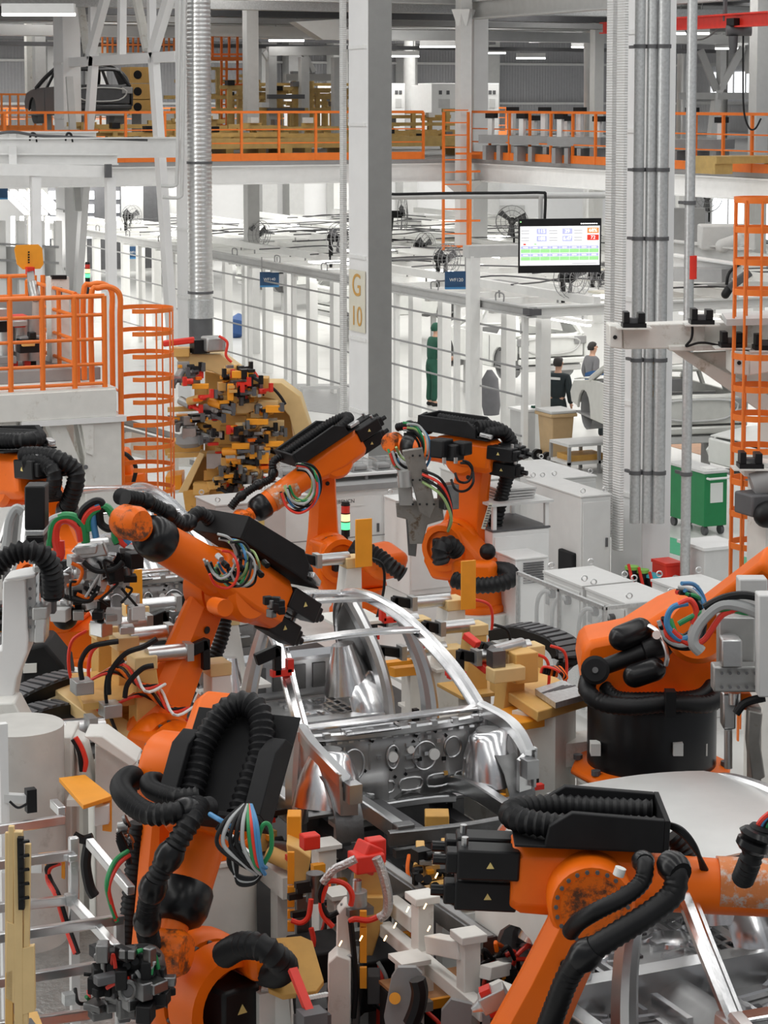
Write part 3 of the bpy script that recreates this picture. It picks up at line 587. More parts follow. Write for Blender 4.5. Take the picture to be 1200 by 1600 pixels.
# grey conveyor beam and post in front of the cell
p = F(738, 700, 0); K = thing('beam_post', 'white post with a horizontal grey beam left of the monitor', 'post', p)
zt = P(738, 398, 42.2).z; part('post', MB().bx(p+V3((-.1, -.1, 0)), V3((p.x+.1, p.y+.1, zt))), 'white_far', K)
D_ = (p-EYE).dot(FW); part('beam', MB().beam(P(728, 393, D_), P(812, 391, D_+.4), .3, .22), 'grey_light', K)
# far machines in the left background
K = thing('light_canopy', 'rows of slanted light strips over the far left cell', 'light canopy', P(50, 320, 60))
for k in range(5): part('light_strip', MB().beam(P(6+k*14, 298, 58), P(42+k*14, 334, 62), .14, .06), 'lamp', K)
part('carrier', MB().beam(P(-20, 285, 58), P(62, 282, 58), .2, .12), 'white_far', K); part('red_marker', MB().beam(P(8, 288.5, 57.8), P(21, 288.5, 57.8), .1, .07), 'red', K); part('red_marker', MB().beam(P(23, 288.5, 57.8), P(36, 288.5, 57.8), .1, .07), 'red', K)
part('pelmet', MB().slab([P(-20, 262, 58), P(105, 262, 58), P(105, 279, 58), P(-20, 279, 58)], FW*.2), 'grey_light', K)
K = thing('glazed_partition', 'grey mesh partition with white posts in the far left background', 'partition', F(40, 620, 0))
for x in (2, 32, 62, 90): a = P(x, 345, 52); part('post', MB().bx((a.x-.08, a.y-.08, 0), (a.x+.08, a.y+.08, a.z)), 'white_far', K)
for x in (20, 34, 48, 64, 74): part('lit_panel', MB().slab([P(x-3, 338, 55), P(x+3, 338, 55), P(x+3, 400, 55), P(x-3, 400, 55)], FW*.05), 'lamp', K)
part('panel', MB().slab([P(-20, 385, 52.2), P(92, 385, 52.2), P(92, 520, 52.2), P(-20, 520, 52.2)], FW*.05), 'grey_light', K)
for y in (380, 405, 432): part('rail', MB().beam(P(-20, y, 51.9), P(92, y+6, 51.9), .05, .05), 'grey', K)
# industrial fans
def fan(x, y, D, lab, r=.33, yaw=0):
    c = P(x, y, D); K = thing('wall_fan', lab, 'fan', c, yaw, group='industrial fans')
    g = MB()
    for k in range(3): g.tube(circ3(r*(1-k*.3), -.10+k*-.02), .008, 5, True)
    g.tube(circ3(r*.98, .06), .008, 5, True)
    for k in range(14):
        a = 2*math.pi*k/14; g.tube([(0, -.15, 0), (r*.6*math.cos(a), -.13, r*.6*math.sin(a)), (r*math.cos(a), -.08, r*math.sin(a)), (r*.98*math.cos(a), .06, r*.98*math.sin(a))], .004, 4)
    part('guard', g, 'grey', K, w=False)
    part('motor', MB().cyl((0, .0, 0), (0, .28, 0), .1), 'black', K, w=False); part('hub', MB().cyl((0, -.08, 0), (0, 0, 0), .06), 'black', K, w=False)
    for k in range(3):
        a = 2.1*k+.4; d = V3((math.cos(a), 0, math.sin(a))); s_ = V3((-math.sin(a), .35, math.cos(a)))*.08
        part('blade', MB().slab([d*.05-s_*.6, d*r*.9-s_, d*r*.95+s_, d*.05+s_*.6], (0, .01, 0)), 'grey_dark', K, w=False)
    part('bracket', MB().beam((0, .25, 0), (.05, .3, -.45), .07, .07).beam((.05, .3, -.45), (.05, .3, -.7), .05, .05, (0, 1, 0)), 'black', K, w=False)
    return K
def circ3(r, y): return [V3((r*math.cos(2*math.pi*i/20), y, r*math.sin(2*math.pi*i/20))) for i in range(20)]
for t in ((404, 366, 58, 'black fan on the cell roof right of the spiral duct', .36, .5), (529, 372, 52, 'black fan on the cell roof left of the G 10 column', .36, .4), (628, 335, 60, 'fan on a wall bracket just right of the G 10 column', .42, 1.0), (800, 346, 58, 'fan on a slanted arm left above the monitor', .42, -.5), (697, 405, 47, 'fan behind the blue WF120 sign', .33, .3), (663, 385, 58, 'fan in front of the forklift on the cell roof', .36, .5), (893, 434, 42, 'black fan under the right half of the monitor', .40, .2), (1105, 308, 62, 'fan on a white post at the right behind the grey pipe', .42, -.6), (938, 432, 46, 'small fan just left of the thick white column', .3, .2), (205, 338, 66, 'fan in the dark background behind the left white post', .33, .4)): fan(*t)
# conveyors at the right behind the thick column
K = thing('roller_conveyor', 'grey overhead conveyor beams at the right between the pipe and the orange cage', 'conveyor', P(1110, 420, 44))
part('upper_beam', MB().ibeam(P(1046, 388, 46), P(1165, 402, 44), .3, .35), 'grey_light', K); part('lower_beam', MB().ibeam(P(1046, 408, 44), P(1160, 425, 42), .3, .3), 'white', K)
part('belt_side', MB().beam(P(1046, 428, 43), P(1140, 430, 42), .5, .25), 'grey', K); part('machine_box', MB().box(P(1135, 370, 45), (1.1, .6, .5), rz=-TH), 'grey_light', K, bevel=.04)
part('drive', MB().capsule(P(1118, 388, 44.5), P(1165, 372, 44.5), .14), 'grey_light', K); part('dark_panel', MB().box(P(1065, 360, 50), (1.0, .3, 1.0), rz=-TH), 'grey', K)
K = thing('welding_robot', 'small dark welding robot hanging under the grey conveyor', 'robot arm', P(1140, 440, 40))
part('upper_arm', MB().beam(P(1172, 425, 40), P(1138, 450, 40), .16, .14), 'grey_dark', K, bevel=.02); part('lower_arm', MB().capsule(P(1142, 446, 40), P(1130, 466, 40), .08), 'black', K); part('cable', MB().tube(cat([P(1160, 410, 40), P(1140, 425, 39.8), P(1135, 445, 39.8)], 5), .03), 'black', K)
# ================================================================ CAR BODIES
def XW(z): return .86 if z < .95 else .86-.50*(z-.95)
def arch(y0, r, z0, n=9): return [(y0+r*math.cos(math.pi-math.pi*i/(n-1)), z0+r*math.sin(math.pi*i/(n-1))) for i in range(n)]
def flat(poly, s, th=.03, x=None):
    """side panel from a (y,z) outline, s = side"""
    return [V3((s*(XW(z) if x is None else x), y, z)) for y, z in poly]
def hullpart(name, K, mb, m, **kw): return part(name, mb, m, K, w=False, **kw)
def white_car(loc, rz, label, m='car_white', group='white car bodies in the cell', stand=.55, seat=False):
    K = thing('car_body', label, 'car body', loc, rz, group)
    def S(mb): 
        mb.v = [p+V3((0, 0, stand)) for p in mb.v]; return mb
    lower = [(-2.0, .42)]+[(-1.72, .40)]+arch(-1.30, .36, .36)+[(-.92, .26), (.92, .26)]+arch(1.30, .36, .36)+[(1.75, .42), (2.02, .5), (2.05, .95), (1.55, 1.0), (-.9, .95), (-1.9, .82), (-2.08, .6)]
    for s in (-1, 1):
        hullpart('side_panel', K, S(MB().slab(flat([p for p in lower], s, x=.86), (-s*.05, 0, 0))), m, bevel=.012)
        hullpart('door_seam', K, S(MB().bx((s*.865-.004, -.12, .32), (s*.865+.004, -.10, .93)).bx((s*.865-.004, .80, .4), (s*.865+.004, .82, .93))), 'grey', smooth=0)
        hullpart('a_pillar', K, S(MB().sweep(cat([(s*.84, -.95, .95), (s*.74, -.5, 1.2), (s*.60, .0, 1.44), (s*.56, .5, 1.52), (s*.57, 1.1, 1.49), (s*.62, 1.62, 1.36), (s*.78, 1.98, .98)], 5), rect(.09, .10, .02))), m)
        hullpart('b_pillar', K, S(MB().beam((s*.84, .05, .95), (s*.60, .18, 1.48), .05, .11, (0, 1, 0))), m)
        hullpart('c_pillar', K, S(MB().slab([(s*.84, 1.1, .97), (s*.80, 1.85, 1.0), (s*.62, 1.55, 1.40), (s*.60, 1.2, 1.47)], (-s*.05, 0, .01))), m, bevel=.01)
        hullpart('wheelhouse', K, S(MB().lathe((s*.50, 1.30, .36), (s*.80, 1.30, .36), [(0, .02), (0, .33), (1, .345)], 16, False)), 'grey'); hullpart('wheelhouse', K, S(MB().lathe((s*.50, -1.30, .36), (s*.80, -1.30, .36), [(0, .02), (0, .33), (1, .345)], 16, False)), 'grey')
        hullpart('tail_lamp_recess', K, S(MB().bx((s*.55, 2.03, .80), (s*.84, 2.07, .97))), 'grey', bevel=.02)
    g = [[V3((x*(.56-.04*abs(y-.6)), y, 1.50+.05*(1-x*x)-.07*(y-.6)**2)) for x in (-1, -.6, -.2, .2, .6, 1)] for y in (-.02, .3, .6, .9, 1.2, 1.5)]
    hullpart('roof', K, S(MB().grid(g, (0, 0, -.02))), m)
    g = [[V3((x*.80, y, .95-.12*((y+.95)/-1.1)**2+.03*(1-x*x))) for x in (-1, -.5, 0, .5, 1)] for y in (-.95, -1.3, -1.7, -2.03)]
    hullpart('bonnet', K, S(MB().grid(g, (0, 0, -.02))), m)
    hullpart('front_panel', K, S(MB().bx((-.8, -2.08, .4), (.8, -2.0, .8))), m, bevel=.03)
    # tail: window frame, pressed lower panel, bumper beam
    wf = [(-.62, 1.64, 1.38), (0, 1.66, 1.41), (.62, 1.64, 1.38), (.74, 1.90, 1.02), (0, 1.95, .99), (-.74, 1.90, 1.02)]
    hullpart('rear_window_frame', K, S(MB().tube(cat(wf, 4, True), .045, 8, True)), m)
    hullpart('tailgate_panel', K, S(MB().slab([(-.76, 2.0, .55), (.76, 2.0, .55), (.78, 1.97, .99), (-.78, 1.97, .99)], (0, .05, 0))), m, bevel=.015)
    hullpart('pressed_outline', K, S(MB().tube(cat([(-.60, 2.06, .92), (.60, 2.06, .92), (.46, 2.07, .64), (-.46, 2.07, .64)], 4, True), .02, 6, True)), 'grey_light')
    hullpart('bumper_beam', K, S(MB().bx((-.80, 2.0, .40), (.80, 2.12, .52))), m, bevel=.03)
    hullpart('lower_apron', K, S(MB().bx((-.72, 1.95, .24), (.72, 2.06, .36))), 'grey_light', bevel=.02)
    hullpart('floor_pan', K, S(MB().bx((-.80, -1.9, .24), (.80, 1.9, .28))), 'grey')
    hullpart('bulkhead', K, S(MB().bx((-.78, -.88, .28), (.78, -.80, .93))), 'grey'); hullpart('seat_bulkhead', K, S(MB().bx((-.77, .75, .30), (.77, .83, .92))), 'grey'); hullpart('boot_floor', K, S(MB().bx((-.77, .83, .30), (.77, 1.9, .62))), 'grey')  # grey inner panels, added to darken the view through the windows
    for s in (-.5, .5):
        for y in (-1.0, 1.1): hullpart('support_leg', K, MB().bx((s-.06, y-.06, 0), (s+.06, y+.06, stand+.24)), 'grey_light')
    return K
mat('car_white', (.80, .81, .78), .28, .05, var=.03); mat('car_primer', (.66, .66, .62), .32, .25, var=.05); mat('car_dark', (.055, .055, .058), .35, .3, var=.1)
def rear_at(x, y, D, rz, label, m='car_white', stand=.55):
    """place a body so that the middle of its tail stands at the pixel"""
    p = P(x, y, D); q = Matrix.Rotation(rz, 3, 'Z') @ V3((0, 2.05, 0)); return white_car((p.x-q.x, p.y-q.y, 0), rz, label, m, stand=stand)
rear_at(862, 570, 47.5, math.pi+.0, 'white hatchback body seen from behind, left of the thick column'); rear_at(1092, 600, 36.0, math.pi-.20, 'grey white body seen from behind on a stand right of the thick column', 'car_primer', .75)
rear_at(505, 530, 60, math.pi*.5, 'white car body seen from its side inside the cell behind the fence');
rear_at(390, 520, 70, math.pi*.55, 'far white car body with a blue cover inside the cell left of the blue sign')
k = P(374, 490, 62); single('blue_cover', MB().lathe(k, k+V3((-.2, -.1, -.7)), [(0, .05), (.3, .28), (.8, .24), (1, .05)], 10), 'blue_cover', 'dark blue protective cover on the far white car', 'cover')
f_ = P(1150, 700, 34.2); white_car(V3((f_.x+2.08, f_.y, 0)), -math.pi/2, 'white body cut off by the right picture edge behind the orange cage', stand=.45)
q_ = P(158, 170, 57); white_car((q_.x, q_.y+2.05, ZD), math.pi, 'dark grey car body standing on the mezzanine at the upper left', 'car_dark', None, .80)
# ---------------------------------------------------------------- silver bodies in white on the welding line
mat('steel_wall', (.40, .40, .40), .42, .75, var=.1, bump=.08, bscale=10)
def biw(loc, label, roof=False, rear_only=False, group='silver car bodies on the line'):
    K = thing('car_body', label, 'car body', loc, 0, group); A = 'steel_sheet'; B = 'steel_bright'
    def h(name, mb, m=A, **kw): return hullpart(name, K, mb, m, **kw)
    # floor with pressed beads
    g = [[V3((x, y, .30+(.13*math.exp(-(x/.16)**2) if y < 1.0 else .12))) for x in [-.74+1.48*i/20 for i in range(21)]] for y in (-.85, -.4, 0, .4, .8, .98, 1.02, 1.5, 1.9)]
    f = h('floor_pan', MB().grid(g, (0, 0, -.02)), 'steel_wall')
    b = MB(); q = random.Random(5)
    for sx in (-1, 1):
        for k in range(7):
            y = -.6+k*.26; b.beam((sx*.26, y, .325), (sx*.62, y+.05, .325), .035, .03)
        for k in range(5): b.beam((sx*(.3+k*.08), 1.1, .435), (sx*(.3+k*.08), 1.75, .435), .03, .025)
        for k in range(4): b.lathe((sx*.45, -.48+k*.5, .30), (sx*.45, -.48+k*.5, .335), [(0, .10), (.6, .095), (1, .06)], 16)
        for k in range(6): b.beam((sx*.30, -.72+k*.3, .325), (sx*.30, -.55+k*.3, .325), .03, .03).beam((sx*.55, -.70+k*.3, .325), (sx*.66, -.62+k*.3, .325), .03, .03)
    for sx in (-1, 1):
        for k in range(6): b.beam((sx*.10, 1.12+k*.13, .435), (sx*(.22+.05*(k % 3)), 1.16+k*.13, .435), .03, .03).beam((sx*.40, 1.10+k*.12, .435), (sx*.62, 1.16+k*.12, .435), .028, .03)
        b.lathe((sx*.30, 1.48, .42), (sx*.30, 1.48, .455), [(0, .15), (.7, .14), (1, .09)], 20)
        for k in range(3): b.bx((sx*.66-.05, -.7+k*.55, .30), (sx*.66+.05, -.35+k*.55, .335)).bx((sx*.20-.02, -.75+k*.6, .30), (sx*.20+.02, -.35+k*.6, .40))
    tag(part('pressed_beads', b, B, f, w=False), kind='stuff')
    b = MB()
    for k in range(40): yy = q.uniform(-.75, 1.8); b.box((q.uniform(-.65, .65), yy, .315 if yy < 1 else .425), (.05, .05, .02))
    tag(part('drain_holes', b, 'grey_dark', f, w=False), kind='stuff')
    h('seat_crossmember', MB().beam((-.74, .02, .40), (.74, .02, .40), .12, .14)); h('rear_crossmember', MB().beam((-.74, .98, .40), (.74, .98, .40), .14, .2))
    h('rear_panel', MB().slab([(-.74, 1.96, .42), (.74, 1.96, .42), (.78, 1.95, .80), (-.78, 1.95, .80)], (0, .05, 0)), 'steel_sheet')
    h('parcel_panel', MB().slab([(-.72, 1.86, .78), (.72, 1.86, .78), (.72, 1.96, .82), (-.72, 1.96, .82)], (0, 0, .03)), B)
    b = MB()
    for k in range(7): b.bx((-.64+k*.19, 1.935, .50), (-.52+k*.19, 1.962, .72))
    h('pressed_panel', b, 'steel_dark')
    for s in (-1, 1):
        h('sill', MB().beam((s*.78, -.8, .33), (s*.78, .95, .33), .12, .19), bevel=.015)
        rail = cat([(s*.77, -.86, .98), (s*.715, -.5, 1.22), (s*.62, -.05, 1.44), (s*.575, .4, 1.535), (s*.57, .95, 1.535), (s*.60, 1.45, 1.44), (s*.68, 1.80, 1.22), (s*.78, 1.95, .86)], 6)
        h('roof_rail', MB().sweep(rail, rect(.085, .075, .02)), 'steel_bright')
        h('rail_flange', MB().sweep([p+V3((-s*.055, 0, -.02)) for p in rail[:34]], rect(.05, .012)), 'steel_bright')
        bp = cat([(s*.80, .16, .36), (s*.81, .17, .7), (s*.775, .20, 1.0), (s*.69, .25, 1.28), (s*.60, .30, 1.50)], 5)
        h('b_pillar', MB().sweep(bp, rect(.10, .15, .03), up=(0, 1, 0), scale=[1.25-.4*i/len(bp) for i in range(len(bp))]), A)
        cp = cat([(s*.80, .98, .38), (s*.79, 1.02, .66), (s*.75, 1.14, .96), (s*.67, 1.30, 1.25), (s*.60, 1.42, 1.44)], 5)
        h('c_pillar', MB().sweep(cp, rect(.10, .17, .03), up=(0, 1, 0)), A)
        hp = cat([(s*.78, -.82, .28), (s*.79, -.84, .6), (s*.775, -.86, 1.0)], 4)
        h('hinge_pillar', MB().sweep(hp, rect(.13, .20, .03), up=(0, 1, 0)), A)
        # wheelhouse with its shock tower
        w = []
        for i in range(9):
            a = math.pi*i/8; w.append([V3((s*x, 1.36+.44*math.cos(a)*k, .36+.44*math.sin(a)*k)) for x, k in ((.80, 1), (.66, 1.0), (.56, .94), (.50, .75))])
        h('rear_wheelhouse', MB().grid(w, (s*.015, 0, .0)), B, smooth=60)
        h('shock_tower', MB().lathe((s*.60, 1.34, .62), (s*.54, 1.36, 1.02), [(0, .24), (.5, .17), (.85, .12), (1, .10)], 14), B)
        h('quarter_inner', MB().slab([(s*.76, 1.15, .80), (s*.78, 1.95, .72), (s*.70, 1.82, 1.15), (s*.645, 1.5, 1.38), (s*.66, 1.25, 1.22)], (-s*.02, 0, 0)), 'steel_dark')
        # front: apron rail, strut tower, longitudinal rail
        ap = cat([(s*.76, -.86, .98), (s*.81, -1.2, .95), (s*.80, -1.45, .90), (s*.76, -1.68, .82)], 5)
        h('apron_rail', MB().sweep(ap, rect(.09, .11, .015)), A)
        h('strut_tower', MB().lathe((s*.70, -1.24, .50), (s*.66, -1.18, .90), [(0, .27), (.3, .25), (.6, .215), (.85, .17), (.95, .15), (1, .11)], 22), B, smooth=50)
        h('tower_plate', MB().lathe((s*.66, -1.18, .898), (s*.66, -1.18, .912), [(0, .10), (1, .09)], 18), 'steel_dark')
        h('apron_panel', MB().slab([(s*.80, -.95, .60), (s*.80, -1.70, .58), (s*.81, -1.7, .88), (s*.81, -.9, .93)], (-s*.02, 0, 0)), A)
        h('wheel_arch_panel', MB().grid([[V3((s*x, -1.28+.40*math.cos(math.pi*i/8), .36+.42*math.sin(math.pi*i/8))) for x in (.82, .70, .60)] for i in range(9)], (0, 0, .015)), 'steel_dark', smooth=60)
        lr = cat([(s*.44, -.70, .34), (s*.46, -.95, .44), (s*.47, -1.3, .50), (s*.46, -2.02, .50)], 4)
        h('longitudinal_rail', MB().sweep(lr, rect(.085, .13, .01)), A)
        h('wheel_panel', MB().slab([(s*.80, -.95, .28), (s*.80, -1.05, .50), (s*.80, -1.25, .62), (s*.80, -1.45, .58), (s*.79, -1.45, .86), (s*.79, -.90, .95)], (-s*.02, 0, 0)), 'steel_wall'); h('crash_box', MB().bx((s*.46-.07, -2.10, .42), (s*.46+.07, -2.0, .58)), 'steel_dark', bevel=.008)
        h('headlamp_bracket', MB().slab([(s*.66, -1.70, .56), (s*.78, -1.66, .56), (s*.78, -1.66, .86), (s*.66, -1.70, .80)], (0, .05, 0)).bx((s*.72-.05, -1.80, .68), (s*.72+.05, -1.68, .82)), 'steel_sheet')
    h('front_header', MB().sweep(cat([(-.62, -.03, 1.44), (-.3, -.09, 1.475), (0, -.10, 1.485), (.3, -.09, 1.475), (.62, -.03, 1.44)], 5), rect(.13, .035, .01)), B)
    h('rear_header', MB().sweep(cat([(-.60, 1.47, 1.44), (0, 1.5, 1.47), (.60, 1.47, 1.44)], 6), rect(.14, .04, .01)), B)
    if not roof:
        h('roof_bow', MB().sweep(cat([(-.58, .72, 1.545), (0, .72, 1.575), (.58, .72, 1.545)], 6), rect(.09, .025)), B)
    else:
        g = [[V3((x*(.60-.05*max(0, y-.9)), y, 1.545+.035*(1-x*x)-.13*max(0, abs(y-.6)-.2)**2)) for x in [-1+.2*i for i in range(11)]] for y in [-.06+.16*i for i in range(11)]]
        h('roof_panel', MB().grid(g, (0, 0, -.012)), 'roof_sheet', smooth=60)
        for s in (-1, 1): h('roof_ditch', MB().sweep(cat([(s*.585, -.05, 1.46), (s*.60, .4, 1.545), (s*.60, .95, 1.545), (s*.60, 1.5, 1.45)], 6), rect(.04, .02)), 'steel_sheet')
        for s in (-1, 1): h('quarter_panel', MB().slab([(s*.80, 1.0, .95), (s*.84, 1.72, .90), (s*.80, 1.96, .95), (s*.70, 1.72, 1.25), (s*.635, 1.42, 1.45), (s*.64, 1.3, 1.42)], (-s*.02, 0, 0)), 'car_white')
        for s in (-1, 1):
            qa = [(1.0, .36)]+arch(1.38, .36, .36)+[(1.80, .42), (1.98, .5), (1.98, .95), (1.0, .95)]
            h('quarter_outer', MB().slab([V3((s*.83, y, z)) for y, z in qa], (-s*.03, 0, 0)), 'car_white')
    # firewall and cowl
    g = []
    for iz in range(15):
        z = .34+.62*iz/14; row = []
        for i in range(41):
            x = -.74+1.48*i/40; y = -.93+.10*max(0, (.52-z)/.18)*(abs(x) > .2)
            y -= .03*max(0, min(1, (.30-abs(x+.05))/.06))*(z < .84)+.035*max(0, min(1, (.14-abs(x-.48))/.04))*(.5 < z < .86)+.05*max(0, min(1, (.62-z)/.05))*(abs(x+.3) < .2)
            row.append(V3((x, y, z)))
        g.append(row)
    fw = h('firewall', MB().grid(g, (0, .015, 0)), 'steel_wall', smooth=50)
    def bead(pts, r=.012, closed=True): return MB().tube(cat([V3((x, -.975, z)) for x, z in pts], 4, closed), r*.7, 6, closed)
    def ring(x, z, a, b_, **k): return bead([(x+a*math.cos(t*math.pi/4), z+b_*math.sin(t*math.pi/4)) for t in range(8)], **k)
    for (x, z, a, b_) in ((-.05, .72, .05, .09), (.22, .70, .10, .11), (-.38, .70, .09, .12), (-.20, .50, .09, .05), (.46, .74, .07, .08), (-.55, .52, .06, .08)): part('pressed_ring', ring(x, z, a, b_), A, fw, w=False)
    for (x, z, r) in ((-.05, .72, .04), (.30, .70, .045), (.1, .76, .03)): part('opening', MB().cyl((x, -.985, z), (x, -.96, z), r, n=14), 'white_far', fw, w=False)
    b = MB()
    for k in range(6): b.tube(cat([V3((x_, -.965, z_)) for x_, z_ in ((-.68+k*.235, .45), (-.52+k*.235, .45), (-.52+k*.235, .53), (-.68+k*.235, .53))], 3, True), .008, 6, True)
    for k in range(7): b.beam((-.66+k*.21, -.955, .60+.02*(k % 2)), (-.66+k*.21, -.955, .84), .016, .016, (0, 1, 0))
    for k in range(16): b.beam((-.70+k*.093, -.965, .885), (-.66+k*.093, -.965, .885), .03, .02)
    tag(part('pressed_field', b, A, fw, w=False), kind='stuff')
    b = MB()
    for k in range(26): b.box((q.uniform(-.68, .68), -.96, q.uniform(.42, .90)), (.022, .02, .022), M=Matrix.Rotation(.78, 3, 'Y'))
    tag(part('small_holes', b, 'black', fw, w=False), kind='stuff')
    for k in range(5): part('pressed_bar', MB().beam((-.62+k*.05, -.945, .60), (-.62+k*.05, -.945, .80), .02, .02, (0, 1, 0)), A, fw, w=False)
    for k in range(3): part('pressed_bar', MB().beam((.06, -.97, .60+k*.1), (.17, -.97, .60+k*.1), .02, .025), A, fw, w=False)
    for k in range(11): part('plug', MB().box((q.uniform(-.6, .6), -.965, q.uniform(.42, .86)), (.03, .02, .03)), q.choice(['black', B, 'ochre']), fw, w=False)
    h('tunnel_opening', MB().lathe((.08, -1.0, .27), (.08, -.6, .31), [(0, .17), (.7, .15), (1, .12)], 16), 'steel_dark')
    h('cowl_upper', MB().sweep(cat([(-.76, -.84, .985), (-.4, -.90, 1.005), (0, -.92, 1.01), (.4, -.90, 1.005), (.76, -.84, .985)], 5), rect(.11, .03, .008)), B)
    h('cowl_box', MB().sweep(cat([(-.74, -.90, .93), (-.4, -.96, .93), (0, -.98, .93), (.4, -.96, .93), (.74, -.90, .93)], 5), rect(.10, .07, .015)), A)
    h('cowl_trough', MB().bx((-.46, -1.08, .955), (-.06, -.97, .98)), 'steel_dark', bevel=.01); h('cowl_frame', MB().tube([(-.48, -1.09, .975), (-.04, -1.09, .975), (-.04, -.96, .98), (-.48, -.96, .98)], .012, 6, True), B)
    for k in range(8): h('cowl_bracket', MB().box((-.62+k*.178, -1.02, .965), (.05, .05, .04)), B if k % 2 else A)
    h('dash_crossmember', MB().sweep(cat([(-.46, -.99, .34), (-.1, -1.0, .36), (.26, -1.0, .36), (.46, -.99, .34)], 5), rect(.08, .06, .01)), A)
    h('front_beam', MB().sweep(cat([(-.60, -2.10, .50), (0, -2.16, .50), (.60, -2.10, .50)], 6), rect(.06, .11, .01)), 'steel_dark')
    h('lower_front_beam', MB().beam((-.5, -1.98, .34), (.5, -1.98, .34), .06, .06), 'steel_dark')
    return K
mat('roof_sheet', (.62, .62, .61), .34, .75, var=.03)
c = P(617, 1122, 16.8); LX, LY = c.x, c.y+.90; LZ = c.z-1.0
PITCHC = 5.9
main_car = biw((LX, LY, LZ), 'open silver car body with bare firewall in the centre between the robots')
rear_car = biw((LX, LY+PITCHC, LZ), 'silver car body behind the left robots, its arched roof rails showing')
front_car = biw((LX, LY-PITCHC, LZ), 'silver car body with a smooth roof panel at the lower right', roof=True)
print('LINE', LX, LY, LZ)
